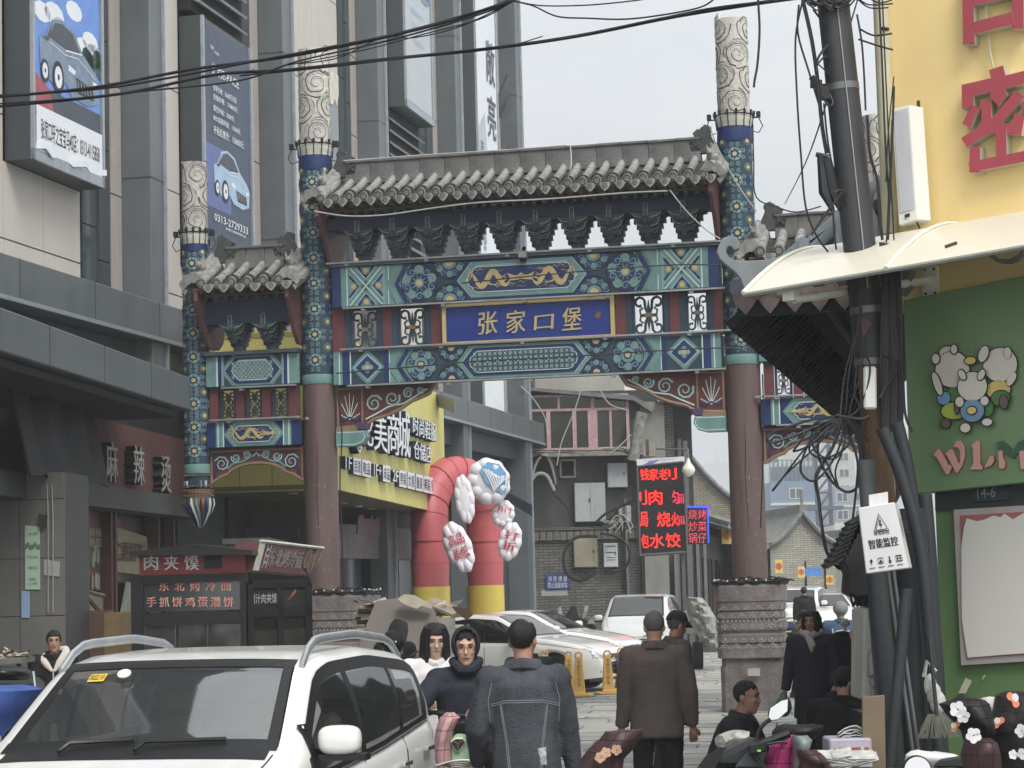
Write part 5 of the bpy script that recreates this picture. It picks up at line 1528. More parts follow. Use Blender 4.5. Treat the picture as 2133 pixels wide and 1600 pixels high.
stroke_char(ys,z2,[((485,838),(488,1060),85),((770,775),(500,1090),88),((500,1062),(300,1190),90),((490,1060),(730,1080),88),((735,1120),(765,950),88),((400,885),(320,1050),75),((395,1225),(392,1440),88),((350,1395),(900,1285),88),((612,1080),(616,1360),88),((850,1180),(850,1330),88),((800,850),(860,950),70)],[[(512,588),(630,548),(650,632),(900,570),(900,680),(640,742),(665,790),(590,892),(520,800),(530,765),(385,800),(385,885),(290,912),(285,710),(530,655)]])
stroke_char(ys,z2,[((330,-200),(340,370),95),((745,-200),(750,240),100),((380,15),(700,-60),60),((385,235),(710,150),100),((300,-150),(780,-250),90)],[[(295,260),(392,260),(392,345),(300,378)]])
q=MB();
for pp in (((2055,-2),(2054,40)),((2058,66),(2062,110),(2069,142))):q.tube([(*[rh(*p,-.05)[0]],-.05,rh(*p,-.05)[1]) for p in pp],.008,5)
q.build('sign_wire',M('cream_pipe',(.72,.7,.6)),ys)
m_cu=[M('cutout_cream',(.86,.84,.79),.5,var=.03),M('cutout_edge',(.16,.14,.12),.5),M('cutout_green',(.30,.50,.25),.5),M('cutout_blue',(.45,.60,.74),.5),M('cutout_lime',(.66,.72,.32),.5),M('cutout_brown',(.42,.36,.32),.5),M('cutout_yellow',(.86,.78,.45),.5)]
a=Art(lambda u,v,d:(u,-.155-d,v),.006)
def blob(px,py,rx,ry,m,l,rot=0,n=18):
 cx_,cz_=rh(px,py,-.16);sx_=rh(px+rx,py,-.16)[0]-cx_;sz_=cz_-rh(px,py+ry,-.16)[1]
 for k,mm,ll in ((1.0,1,l),(.93,m,l+1)):
  pts=[]
  for i in range(n):
   t=2*pi*i/n;u,v=cos(t)*(sx_-(0.0 if k==1 else.008)),sin(t)*(sz_-(0 if k==1 else.008))
   pts.append((cx_+u*cos(rot)-v*sin(rot),cz_+u*sin(rot)+v*cos(rot)))
  a.poly(pts,mm,ll)
for args in ((1985,770,38,40,0,2),(1975,735,20,16,0,1),(1952,748,10,13,0,4),(1990,728,9,12,0,4),(1955,800,10,28,0,4,.3),(1968,830,16,16,3,3),(1990,822,18,18,2,2),(1990,856,30,20,4,3),(1996,848,7,18,5,5),(1972,882,12,12,5,3),(2084,760,38,38,0,1),(2052,738,12,20,0,5,-.4),(2100,735,10,14,0,2),(2108,790,10,18,0,2,-.6),(2080,812,28,22,6,1),(2086,830,22,18,2,3),(2094,838,11,17,5,5),(2060,850,14,20,2,4),(2030,806,33,33,0,7),(2010,782,9,14,0,9,.5),(2050,782,9,14,0,9,-.5),(2024,752,14,10,6,5),(2004,838,11,13,0,8),(2056,836,11,12,0,8),(2030,856,27,26,3,7),(2030,856,12,10,6,9),(2014,892,13,12,0,5),(2060,880,13,10,0,6)):blob(*args)
a.mb.build('cutout_shapes',m_cu,ys)
z5=lambda p:(1860+p[0]/5.333,900+p[1]/5.333)
mp_=[M('pink_letter',(.82,.60,.56),.5,var=.04),M('pink_letter_side',(.62,.40,.36),.6)]
for pl in ([(445,255),(495,187),(530,200),(620,372),(640,362),(655,395),(615,475),(590,470),(490,290)],[(583,240),(640,187),(668,200),(735,355),(750,300),(745,210),(720,170),(668,165),(700,105),(750,95),(795,150),(802,260),(770,370),(715,458),(690,440),(605,270)],[(868,150),(935,95),(965,100),(972,360),(995,385),(995,415),(860,418),(862,395),(893,360),(888,180)],[(1018,390),(1050,320),(1080,270),(1115,262),(1125,320),(1095,370),(1030,395)],[(1168,210),(1215,205),(1225,300),(1247,320),(1245,390),(1210,412),(1178,395)],[(1400,215),(1500,195),(1560,300),(1500,410),(1420,408)]):
 stroke_char(ys,z5,[],[pl],.03,-.14,mp_,'sign_letter')
for pl in ([(1158,110),(1220,95),(1290,150),(1325,210),(1345,290),(1320,290),(1260,250),(1160,195)],[(1325,212),(1390,110),(1470,75),(1480,200),(1380,240),(1347,290)]):
 stroke_char(ys,z5,[],[pl],.02,-.14,[M('dark_leaf_green',(.20,.36,.26),.5),m_gw],'sign_leaf')
pl=[rh(2030,1046,-.02),rh(2104,1040,-.02),rh(2104,1010,-.02),rh(2030,1016,-.02)]
q=MB();q.prism(pl,-.03,-.012);npz=q.build('number_plate',M('plate_blue_grey',(.19,.23,.27),.5),ys)
q=MB();letters(q,'14-6',[rh(2036,1039,-.03),rh(2074,1036,-.03),rh(2074,1012,-.03),rh(2036,1015,-.03)],y=-.031,bold=.0);q.build('digits',M('plate_text',(.55,.58,.6)),npz)
fr=[rh(1985,1062,-.04),rh(2400,1036,-.04),rh(2400,1362,-.04),rh(2001,1386,-.04)]
q=MB();q.prism(fr,-.03,.0);bd=q.build('notice_board',M('board_grey_frame',(.68,.65,.64),.5,var=.05,dirt=.2),ys)
q=MB();q.prism([rh(1999,1074,-.04),rh(2400,1050,-.04),rh(2400,1348,-.04),rh(2013,1371,-.04)],-.036,-.029);q.build('red_backing',M('faded_red_board',(.62,.38,.35),.7,var=.15),bd)
q=MB();pts=[(2003,1140),(2008,1100),(2014,1080),(2036,1086),(2052,1082),(2070,1074),(2085,1078),(2092,1070),(2110,1082),(2140,1064),(2180,1060),(2400,1062),(2400,1344),(2090,1364),(2016,1370),(2004,1290)]
q.prism([rh(*p,-.04) for p in pts],-.045,-.037);q.build('blank_paper',M('blank_poster_paper',(.84,.83,.80),.7,var=.03,scale=2,dirt=.12,dcol=(.7,.68,.66)),bd)
q=MB()
for px,py in ((2011,1428),(2050,1410)):
 u=rh(px,py,0);w_=.05 if px<2030 else.015
 q.add([(u[0]-w_,-.005,u[1]-w_),(u[0]+w_*.2,-.03,u[1]-w_),(u[0]+w_,-.01,u[1]+w_*.6),(u[0]+w_*.1,-.006,u[1]+w_)],[(0,1,2,3)])
tag(q.build('paper_scraps',M('yellowed_paper',(.75,.76,.66),.8),ys),kind='stuff')
aw=fthing('awning','cream plastic awning on a white arm fixed above the green sign','awning',RW)
m_aw=M('cream_awning_sheet',(.83,.81,.75),.35,var=.04,scale=1,dirt=.15,dcol=(.7,.68,.6),trans=.0,spec=.5)
m_awr=M('white_awning_rib',(.86,.86,.80),.4)
DA=1.35
f0=rh(1548,612,-DA);f1=rh(1845,561,-DA);f2=rh(2133,500,-DA)
zf=lambda x:f0[1]+(x-f0[0])*(f1[1]-f0[1])/(f1[0]-f0[0])
zk=rh(2133,446,0)[1];zk0=rh(1800,504,0)[1]
sl_=(zk-zk0)/(rh(2133,446,0)[0]-rh(1800,504,0)[0])
def awp(x,t):
 "t 0 front edge .. 1 wall, bowed upward"
 za,zb2=zf(x),zk0+(x-rh(1800,504,0)[0])*sl_
 return V((x,-DA*(1-t),za+(zb2-za)*(1-(1-t)**1.7)))
xs_=[f0[0]+k*(f1[0]-f0[0]) for k in (0,1,2,3)]
for k in range(3):
 MB().thick([[awp(xs_[k]+.01+(xs_[k+1]-xs_[k]-.02)*i/3,j/10) for i in range(4)] for j in range(11)],(0,0,-.012)).build('awning_sheet',m_aw,aw)
for k in range(4):MB().tube([awp(xs_[k],j/10)+V((0,0,.008)) for j in range(11)],.018,6,sy=.6).build('awning_rib',m_awr,aw)
MB().tube([awp(xs_[0]+(xs_[3]-xs_[0])*k/6,0)+V((0,0,-.01)) for k in range(7)],.016,6).build('front_bar',M('grey_alu_bar',(.52,.53,.50),.5),aw)
q=MB();u=rh(1936,586,-.05);v=rh(1655,624,-DA+.12)
q.tube([(u[0],-.1,u[1]),(v[0],-DA+.12,v[1])],.028,10);q.tube([(v[0],-DA+.12,v[1]),(v[0]-.02,-DA+.1,zf(v[0])-.02)],.018,6)
q.box(v[0]-.06,v[0]+.02,-DA+.07,-DA+.16,v[1]-.01,v[1]+.06);q.build('arm',m_awr,aw)
q=MB();q.box(u[0]-.05,u[0]+.05,-.045,-.0,u[1]-.10,u[1]+.10);q.tube([(u[0],-.10,u[1]),(u[0],-.04,u[1])],.04,8)
for sx in (-.033,.033):
 for sz in (-.08,.08):q.ball((u[0]+sx,-.046,u[1]+sz),.009,6,4,1)
q.build('wall_bracket',[m_awr,m_cab],aw,bevel=.0)
q=MB();w=rh(1890,600,-.3)
q.prism([rh(*p,-.25) for p in ((1820,560),(1832,590),(1860,612),(1885,618),(1900,600),(1902,575),(1893,575),(1890,596),(1875,604),(1855,598),(1838,576),(1832,556))],-.28,-.22)
q.prism([rh(*p,-.2) for p in ((1880,560),(1895,560),(1897,592),(1882,594))],-.22,-.1);q.build('scroll_bracket',M('grey_cast_bracket',(.50,.50,.48),.6,dirt=.4),aw)
q=MB();q.prism([rh(*p,-.5) for p in ((2064,528),(2080,540),(2105,541),(2125,530),(2133,520),(2133,529),(2120,545),(2100,550),(2078,547),(2060,533))],-.53,-.47);q.build('scroll_bracket',MATS['grey_cast_bracket'],aw)
q=MB();q.tube([(p[0],-DA*.5,p[1]) for p in [rh(*w_,-DA*.5) for w_ in ((1560,590),(1620,575),(1670,560),(1720,538))]],.006,4)
p=awp(rh(1990,537,-DA*.8)[0],.15);q.obox(p+V((0,0,.01)),(.03,.02,.012),(.004,0,-.004),(0,0,.006));q.build('dry_twig',M('twig',(.25,.2,.16)),aw)
SP=Frame((at(1878,400,14.7).x,14.7,0),R(-20))
sp=fthing('column_speaker','long white column loudspeaker on the edge of the yellow wall','speaker',SP)
a0,a1=SP.hit(1856,228),SP.hit(1896,218);b0,b1=SP.hit(1872,470),SP.hit(1912,458)
q=MB();H_=[(a0,a1),(b0,b1)]
ft=[V((a0[0],0,a0[1])),V((a1[0],0,a1[1])),V((a1[0]+.07,.09,a1[1]-.01)),V((a1[0]+.05,.17,a1[1])),V((a0[0]+.02,.17,a0[1]))]
fb=[V((b0[0],0,b0[1])),V((b1[0],0,b1[1])),V((b1[0]+.07,.09,b1[1])),V((b1[0]+.05,.17,b1[1])),V((b0[0]+.02,.17,b0[1]))]
q.add(ft+fb,[(0,1,2,3,4),(9,8,7,6,5)]+[(i,i+5,(i+1)%5+5,(i+1)%5) for i in range(5)])
q.build('cabinet',M('white_speaker_case',(.84,.84,.81),.5,var=.04,dirt=.15,dcol=(.7,.7,.66)),sp,bevel=.006)
def lerp4(A,B_,C_,D,u,v):return (A*(1-u)+B_*u)*(1-v)+(D*(1-u)+C_*u)*v
g_=[lerp4(fb[0],fb[1],ft[1],ft[0],u,v)+V((0,-.006,0)) for u,v in ((.12,.1),(.88,.1),(.88,.97),(.12,.97))]
MB().add(g_,[(0,1,2,3)]).build('grille',M('grey_grille_cloth',(.70,.71,.73),.8,var=.06,dirt=.15),sp)
g_=[lerp4(fb[0],fb[1],ft[1],ft[0],u,v)+V((0,-.010,0)) for u,v in ((.35,.045),(.62,.045),(.62,.075),(.35,.075))]
MB().add(g_,[(0,1,2,3)]).build('badge',m_cab,sp)
q=MB();q.tube([V(ft[2])+V((-.03,0,0)),V(ft[2])+V((-.03,.0,.05))],.012,5);q.build('mount',m_cab,sp);q=MB();q.tube([(b1[0]-.02,.05,b1[1]),(b1[0]+.01,.04,b1[1]-.07),(b1[0]-.03,.06,b1[1]-.15)],.006,5);q.build('lead',m_cab,sp)
c=at(1548,640,15.7);T=Frame((c.x,c.y,0),R(-12.4));ZE=c.z
pv=fthing('tiled_pavilion','grey tiled pavilion with upswept corner and dark rafters behind the utility pole','pavilion',T)
m_bt=M('blue_grey_tile',(.50,.54,.57),.6,var=.2,scale=4,bump=.2,dirt=.35,dcol=(.36,.38,.40))
m_drip=M('terracotta_grey_drip',(.47,.42,.40),.8,var=.2,scale=14,bump=.5,bscale=60)
m_raf=M('dark_rafter',(.12,.125,.135),.7,var=.15,spec=.15)
rise=.88;LY=12.5;IN=2.3
sl_z=lambda d:ZE+.05+rise*d
q=MB()
q.add([(0,0,ZE),(0,LY,ZE),(IN,LY,ZE+rise*IN),(IN,IN,ZE+rise*IN),(6,0,ZE),(6,IN,ZE+rise*IN)]+[(0,0,ZE+.09),(0,LY,ZE+.09),(IN,LY,ZE+rise*IN+.09),(IN,IN,ZE+rise*IN+.09),(6,0,ZE+.09),(6,IN,ZE+rise*IN+.09)],[(0,1,2,3),(0,3,5,4),(6,9,8,7),(6,10,11,9),(0,6,7,1),(0,4,10,6)])
q.build('roof_boarding',m_raf,pv)
ct=MB();ct.tube([(0,0,0),(0,1,rise)],.045,8)
q=MB()
for k in range(22):
 x=.15+k*.26;d=min(IN,x)
 o=MB().tube([(x,-.02,ZE+.13),(x,d,ZE+.13+rise*d)],.05,8).build('cover_tile',m_bt,pv)
for k in range(46):
 y=.15+k*.27
 if y<LY:d=min(IN,y);MB().tube([(-.02,y,ZE+.13),(d,y,ZE+.13+rise*d)],.05,8).build('cover_tile',m_bt,pv)
q=MB();q.tube([(-.03,-.03,ZE+.12),(.35,.35,ZE+.34),(.8,.8,ZE+.80),(IN,IN,ZE+rise*IN+.25)],.085,10);
for k in range(4):q.tube([V((.3+.42*k,.3+.42*k,ZE+.30+.385*k)),V((.34+.42*k,.34+.42*k,ZE+.34+.385*k))],.10,10)
q.build('hip_ridge',m_bt,pv)
q=MB();q.obox(((IN)/2,IN/2,ZE+rise*IN/2+.09),(IN/2,IN/2,rise*IN/2),(.04,-.04,0),(0,0,.04));q.build('hip_board',m_raf,pv)
A_=Frame((at(1520,600,15.55).x,15.55,0),R(-4))
tr=lambda p:A_.hit(1450+p[0]*.3207,450+p[1]*.3207)
pl=[(145,200),(168,152),(215,135),(262,148),(288,185),(280,218),(262,226),(238,226),(232,208),(212,204),(196,218),(196,245),(215,275),(255,293),(340,297),(460,290),(560,262),(600,300),(575,330),(480,380),(400,430),(312,476),(300,450),(288,415),(250,370),(200,330),(155,290),(133,240)]
q=MB().prism([tr(p) for p in pl],-.05,.05);o=q.build('scroll_finial',M('grey_scroll_stone',(.55,.57,.58),.7,var=.12,dirt=.3),pv,bevel=.006)
o.location=T.loc(A_.o);o.rotation_euler[2]=A_.rz-T.rz
dm=MB();w_=.085
dm.prism([(-w_,.06),(-w_,.0),(-w_*.55,-.055),(0,-.11),(w_*.55,-.055),(w_,.0),(w_,.06)],-.012,.012);a=Art(lambda u,v,d:(u,-.012-d,v),.004);a.curl(0,-.02,.045,1,.01,0,1);a.rib([(-w_*.8,.0),(0,-.085),(w_*.8,.0)],.01,0,1);dm.join(a.mb);dmm=dm.mesh('drip_tile',m_drip)
rm=MB();rm.tube([(0,-.02,0),(0,.012,0)],.05,12);a=Art(lambda u,v,d:(u,-.02-d,v),.004);a.ring(0,0,.036,.008,0,1,10);rm.join(a.mb);rmm=rm.mesh('tile_end',m_drip)
for k in range(20):
 x=.02+k*.172
 put('drip_tile',dmm,pv,(x,-.03,ZE+.05));put('tile_end',rmm,pv,(x+.086,-.035,ZE+.10))
MB().box(-.04,6,-.01,.10,ZE-.06,ZE+.03).build('eave_board',m_raf,pv)
for k in range(50):
 y=.1+k*.25
 if y<LY:MB().box(-.16,.32,y-.035,y+.035,-.035,.03).build('rafter',m_raf,pv).matrix_local=Matrix.Translation((0,0,ZE-.02))@Matrix.Translation((0,y,0))@Matrix.Rotation(-math.atan(rise),4,'Y')@Matrix.Translation((0,-y,0))
for k,x in enumerate((.42,.95)):MB().tube([(x,.3,ZE+rise*x-.12),(x,LY,ZE+rise*x-.12)],.045,8).build('purlin',M('worn_purlin',(.30,.28,.25),.8,var=.3),pv)
MB().box(1.55,5.5,1.6,LY-.5,0,ZE+1.1).build('wall',M('black_timber_wall',(.115,.12,.125),.7,var=.25,scale=1.5),pv)
q=MB().box(1.35,1.5,.9,1.05,ZE-.6,ZE+1.2);q.box(1.5,2.4,.95,1.0,ZE+.2,ZE+.3);q.box(1.5,2.4,.95,1.0,ZE-.6,ZE-.5);q.build('window_frame',M('grey_rail',(.26,.27,.27)),pv)
for k in range(5):MB().box(1.5,1.56,2+k*2,3.6+k*2,.4,3.2).build('shutter',M('steel_shutter',(.22,.24,.25),.6),pv)
YP=14.3
pole=thing('utility_pole','leaning utility pole wrapped in black with bare wood below','pole',(0,0,0))
m_wrap=M('black_pole_wrap',(.20,.21,.225),.55,var=.12,scale=2,dirt=.2,dcol=(.26,.27,.28))
m_wd=M('weathered_pole_wood',(.36,.28,.22),.85,var=.45,scale=9,stretch=(1,1,.15),bump=.6,bscale=30,dirt=.4,dcol=(.6,.5,.36))
ctr=lambda y_:1735+y_*.108 if y_<700 else 1810+(y_-700)*.075
P3=lambda y_,dx=0,dY=0:at(ctr(y_)+dx,y_,YP+dY)
MB().tube([P3(y_) for y_ in (-250,0,300,600,755)],[.10,.104,.107,.105,.105],18).build('black_wrapping',m_wrap,pole)
b=P3(1600);b2=P3(1400);btm=b+(b-b2)*((b.z)/(b2.z-b.z))
MB().tube([P3(750),P3(1000),P3(1300),b,btm],[.088,.09,.095,.10,.105],16).build('bare_wood',m_wd,pole)
for y_,r in ((176,.109),(640,.109),(748,.108)):MB().tube([P3(y_),P3(y_+14)],r,18).build('steel_band',M('galvanised_band',(.42,.43,.43),.4,metal=.4),pole)
MB().tube([P3(-20,8,-.11),P3(300,8,-.115),P3(600,8,-.115)],.004,4).build('bright_wire',m_cabg,pole)
q=MB()
for x,y_,s in ((1716,190,.05),(1700,175,.035),(1722,200,.04),(1735,182,.03)):q.obox(at(x,y_,YP-.02),(s,0,0),(0,.03,0),(0,0,s*.6))
q.tube([at(1700,180,YP),at(1765,172,YP-.1)],.012,5);q.tube([at(1690,160,YP),at(1726,206,YP)],.022,6);q.tube([at(1738,196,YP-.05),at(1748,216,YP-.08)],.006,4)
q.build('clamp',m_cab,pole)
q=MB()
for k in range(9):
 p=at(1711+k*3.4,325+k*10,YP);q.tube([p+V((-.035,0,.012)),p+V((.045,0,-.012))],[.016,.022],6)
q.tube([at(1722,330,YP),at(1738,400,YP),at(1752,440,YP)],[.03,.045,.015],8);q.tube([at(1708,322,YP),at(1718,400,YP),at(1735,440,YP)],[.02,.04,.015],6)
tag(q.build('insulator',M('dark_insulator',(.17,.175,.19),.5)),'black ribbed insulator hanging left of the utility pole','insulator')
q=MB()
q.tube([at(1682,5,YP),at(1715,10,YP),at(1745,0,YP)],.02,5)
for k in range(16):
 x0=1668+random.random()*70;q.tube(pts3([(x0,random.uniform(-5,12),YP-.1),(x0+20,random.uniform(-5,22),YP-.15),(x0+45,random.uniform(-10,14),YP-.05)],3),.006,4)
tag(q.build('cable_knot',m_cab),'knot of black cables tied to the top left of the utility pole','cable')
Gc='black cables hanging round the utility pole'
lbl='black cable hanging among the bundle round the utility pole'
Yp=YP-.15
for pp,r in ((((1672,0),(1657,80),(1660,200),(1668,320),(1678,430),(1700,490),(1725,525)),.008),(((1664,10),(1662,70),(1685,150),(1708,225)),.008),(((1672,0),(1690,80),(1702,160),(1712,260),(1722,320)),.016),(((1716,215),(1725,300),(1745,400),(1755,430)),.008),(((1735,440),(1738,490),(1742,520)),.008),(((1755,400),(1720,445),(1690,490)),.010),(((1700,150),(1705,120),(1725,92)),.010),(((1702,135),(1718,118),(1730,126)),.008),(((1700,130),(1722,150),(1730,160)),.006),(((1712,200),(1725,220),(1735,215),(1728,195)),.007),(((1738,402),(1750,396),(1762,400)),.008),(((1694,20),(1710,40),(1722,50)),.009),(((1785,30),(1795,90),(1800,160),(1803,230)),.008),(((1790,60),(1820,74),(1858,70)),.008),(((1788,82),(1830,96),(1860,104)),.008),(((1786,-5),(1810,10),(1860,8)),.006),(((1780,-8),(1810,16),(1850,16)),.006),(((1800,-10),(1830,6),(1858,0)),.006),(((1806,240),(1812,320),(1828,380),(1832,450),(1838,500)),.012),(((1831,0),(1838,150),(1845,320),(1852,420),(1850,500)),.008),(((1838,0),(1845,160),(1853,330),(1858,420),(1862,500)),.006),(((1862,160),(1850,280),(1845,380)),.005),(((1862,180),(1858,300),(1852,400),(1848,500)),.009),(((1858,250),(1855,400),(1846,505)),.007)):
 cable([(x,y_,Yp+.02*k) for k,(x,y_) in enumerate(pp)],r*.85,lbl,group=Gc)
cable([(1578,-10,13.9),(1582,60,13.9),(1578,130,13.9),(1572,165,13.9),(1570,182,13.9)],.008,'loose cut cable end hanging alone right of the carved pillar top')
cable([(1792,-20,16),(1750,120,16),(1690,310,18),(1635,425,30)],.006,'thin slanting guy wire between the gateway and the pole')
for k in range(8):
 x0=1838+k*5.2
 cable([(x0-4,505+k,YP-.14),(x0,640,YP-.14),(x0-2+k,760,YP-.15),(x0+2,900,YP-.14)],.010+.004*(k%3),'black cable running down the pole below the awning',group='cables strapped down the pole')
for pp,r in ((((1792,600),(1788,680),(1770,740),(1757,800),(1750,870)),.009),(((1796,640),(1780,720),(1768,780),(1762,862)),.008),(((1800,700),(1792,780),(1776,830),(1768,865)),.008),(((1785,760),(1780,820),(1790,850),(1770,868)),.009),(((1802,740),(1812,760),(1808,800),(1790,850),(1765,870)),.008),(((1838,740),(1870,760),(1850,800),(1830,830)),.008),(((1875,600),(1880,700),(1872,740),(1850,790),(1835,830)),.009),(((1862,640),(1868,700),(1880,780),(1885,860),(1900,900)),.012),(((1750,868),(1700,872),(1640,890),(1603,905),(1605,922),(1660,905),(1720,880),(1755,868)),.011),(((1750,866),(1700,880),(1660,930),(1655,940),(1690,925),(1730,885),(1752,868)),.009),(((1752,868),(1700,930),(1640,985),(1612,1018),(1618,1012),(1680,930),(1730,880)),.008),(((1752,870),(1700,900),(1670,960),(1672,990),(1700,1000),(1740,950),(1758,890),(1752,870)),.010),(((1752,870),(1735,900),(1690,925),(1690,945),(1720,955),(1765,930),(1770,890),(1752,870)),.009),(((1752,870),(1720,880),(1692,890),(1698,940),(1740,955),(1762,910),(1755,872)),.008),(((1750,870),(1710,910),(1705,950),(1730,1000),(1765,1025),(1790,1005),(1782,940),(1758,872)),.012),(((1754,870),(1735,930),(1700,990),(1705,1040),(1712,1100),(1722,1150),(1745,1182),(1760,1182)),.015),(((1756,870),(1768,910),(1786,960),(1782,1030),(1775,1090)),.010),(((1756,872),(1790,900),(1800,940),(1812,970)),.010),(((1754,872),(1780,880),(1808,920)),.008),(((1752,868),(1760,920),(1740,980),(1746,1015),(1720,960)),.008),(((1740,866),(1790,874),(1810,868)),.018),(((1758,872),(1782,900),(1792,930),(1794,960)),.022)):
 cable([(x,y_,YP-.25+.015*(k%4)) for k,(x,y_) in enumerate(pp)],r*.78,'black cable coiled in the big loose loops hanging beside the pole',group='coiled black cables below the pavilion eave')
p=at(1812,808,YP-.2);rt=tag(MB().box(-.04,.04,-.02,.02,-.135,.135).build('white_router',M('white_plastic',(.86,.87,.86),.35,var=.02),bevel=.012),'white rounded wireless box strapped to the bare wood of the pole','box');rt.location=p;rt.rotation_euler=(0,.03,0)
p=[at(x,y_,YP-.22) for x,y_ in ((1789,655),(1817,672),(1799,700))]
q=MB().add(p+[v+V((0,.004,0)) for v in p],[(0,1,2),(5,4,3),(0,3,4,1),(1,4,5,2),(2,5,3,0)])
tag(q.build('pennant',M('dusty_red_pennant',(.36,.24,.25),.7,var=.3)),'small dusty triangular pennant tied to the pole','pennant')
m_con=M('black_conduit',(.17,.185,.20),.5,var=.2,scale=3,dirt=.25,dcol=(.27,.30,.31))
Gp='black plastic pipes standing at the foot of the pole'
def conduit(pp,r,label,m=None,grp=Gp,cat='pipe',name='conduit_pipe'):
 pts=pts3(pp,4);
 last=pts[-1];d=(pts[-1]-pts[-2]).normalized()
 if d.z<-.3:pts.append(last+d*(last.z/-d.z))
 return tag(MB().tube(pts,r,14).build(name,m or m_con),label,cat,grp)
conduit([(1818,1090,13.6),(1835,1300,13.6),(1866,1600,13.6)],.064,'thick black pipe at the left of the pole foot')
conduit([(1888,1226,13.2),(1873,1400,13.2),(1851,1600,13.2)],.036,'slanting dark grey pipe crossing in front of the other pipes')
conduit([(1895,1060,13.9),(1905,1300,13.9),(1915,1600,13.9)],.10,'widest black pipe behind the two steel rods')
conduit([(1838,892,13.7),(1880,1000,13.7),(1915,1130,13.7),(1935,1300,13.7),(1958,1600,13.7)],.040,'long bent black pipe leaning from the pole to the green wall')
conduit([(1868,880,14.0),(1895,1000,14.0),(1915,1200,14.0)],.042,'short thick black sleeve behind the control box')
conduit([(1925,1030,14.1),(1938,1200,14.1),(1962,1600,14.1)],.05,'black pipe standing hard against the green wall edge')
conduit([(1803,958,13.9),(1812,1070,13.9),(1830,1300,13.9)],.055,'grey pipe with open top above the control box',M('grey_conduit',(.30,.31,.32),.5))
for k,(a_,b_) in enumerate((((1850,1190),(1901,1562)),((1861,1190),(1912,1556)))):
 conduit([(a_[0],a_[1],13.35),(b_[0],b_[1],13.35)],.011,'thin steel rod leaning beside its twin against the black pipes',M('steel_rod',(.42,.43,.44),.4,metal=.4),'steel rods leaning on the pipes','rod','steel_rod')
q=MB();p=at(1936,1428,13.4)
for k in range(3):q.ball(p+V((.02*k,-.03,-.05*k)),.055,8,6,0,(.7+.1*k,.5,1.3))
q.tube([p+V((-.03,0,.05)),p+V((-.01,0,.14)),p+V((.04,0,.08))],.014,5)
tag(q.build('plastic_bag',M('white_plastic_bag',(.74,.75,.72),.35,var=.15,bump=.8,bscale=14,alpha=.9)),'crumpled white plastic bag hanging on the black pipes','bag')
q=MB();p=at(1952,1505,13.3)
for k in range(60):
 t=random.uniform(-.10,.09);q.tube([p+V((t*.5,0,.05)),p+V((t,-.02,-.02-random.random()*.03)),p+V((t*1.3+random.uniform(-.02,.02),-.02,-.09))],.003,3)
q.tube([p+V((0,0,.04)),p+V((-.02,.02,.5))],.012,6,1)
tag(q.build('broom_head',[M('grey_bristles',(.40,.41,.37),.8),m_con]),'worn grey broom head hung upside down by the green wall','broom')
Yc=13.0
cb=thing('control_box','tilted pale control box with warning triangle hanging on the pole','box')
cn=[at(x,y_,Yc) for x,y_ in ((1804,1196),(1893,1184),(1863,1046),(1787,1058))]
bk_=[c_+V((.055,.20,.0)) for c_ in cn]
q=MB().add(cn+bk_,[(0,1,2,3),(7,6,5,4),(0,4,5,1),(1,5,6,2),(2,6,7,3),(3,7,4,0)])
q.build('case',M('pale_grey_enamel',(.80,.80,.80),.45,var=.04,dirt=.12),cb,bevel=.006)
bil=lambda u,v:cn[0].lerp(cn[1],u).lerp(cn[3].lerp(cn[2],u),v)
a=Art(lambda u,v,d:tuple(bil(u,v)+V((0,-.003-d,0))),.002)
for k,mm in ((1.0,0),(.86,1),(.74,0),(.64,1)):
 c0=(.52,.70);a.poly([(c0[0]-.20*k,c0[1]-.105*k),(c0[0]+.20*k,c0[1]-.105*k),(c0[0],c0[1]+.17*k)],mm,1+int((1-k)*20))
a.poly([(.50,.78),(.54,.76),(.52,.71),(.56,.71),(.50,.63),(.51,.68),(.47,.69)],0,9)
letters(a.mb,'有电危险',rect(.32,.72,.55,.59),mapf=lambda x,z,d:tuple(bil(x,z)+V((0,-.004,0))),bold=.01)
letters(a.mb,'智能监控',rect(.15,.88,.36,.50),mapf=lambda x,z,d:tuple(bil(x,z)+V((0,-.004,0))),bold=.03)
for k,u in enumerate((.16,.38,.60,.82)):
 if k==0:a.disc(u,.18,.03,0,1);a.rib([(u,.18),(u,.12)],.015,0,1)
 elif k==1:a.rib([(u-.06,.13),(u+.06,.13),(u+.06,.21),(u-.06,.21)],.014,0,1,True);a.poly([(u-.05,.14),(u,.19),(u+.05,.14)],0,2)
 elif k==2:a.disc(u,.14,.03,0,1);a.rib([(u,.14),(u,.22)],.025,0,1)
 else:a.rib([(u-.07,.13),(u+.07,.13),(u+.07,.21),(u-.07,.21)],.02,0,1,True);a.disc(u-.03,.17,.02,0,1);a.disc(u+.03,.17,.02,0,1)
 a.rib([(u-.07,.075),(u+.07,.075)],.012,0,1)
a.mb.build('print',[m_cab,M('pale_grey_enamel',(.8,.8,.8))],cb)
q=MB();tp=cn[3].lerp(cn[2],.5);q.obox(tp+V((.03,.1,.03)),(.055,0,.008),(0,.01,0),(0,0,.04));q.build('hanger',M('pale_grey_enamel',(.8,.8,.8)),cb)
q=MB()
for k in range(8):p=cn[1].lerp(cn[2],.55+.04*k)+V((.05,.09,0));q.obox(p,(.02,.04,0),(.002,.001,0),(0,0,.004))
q.build('vent',m_cab,cb)
bh=thing('ribbed_housing','black ribbed housing with cables below the loops left of the control box','equipment')
q=MB();pl=[(1806,1075),(1780,1090),(1765,1130),(1750,1165),(1765,1195),(1762,1235),(1782,1245),(1812,1240),(1815,1150)]
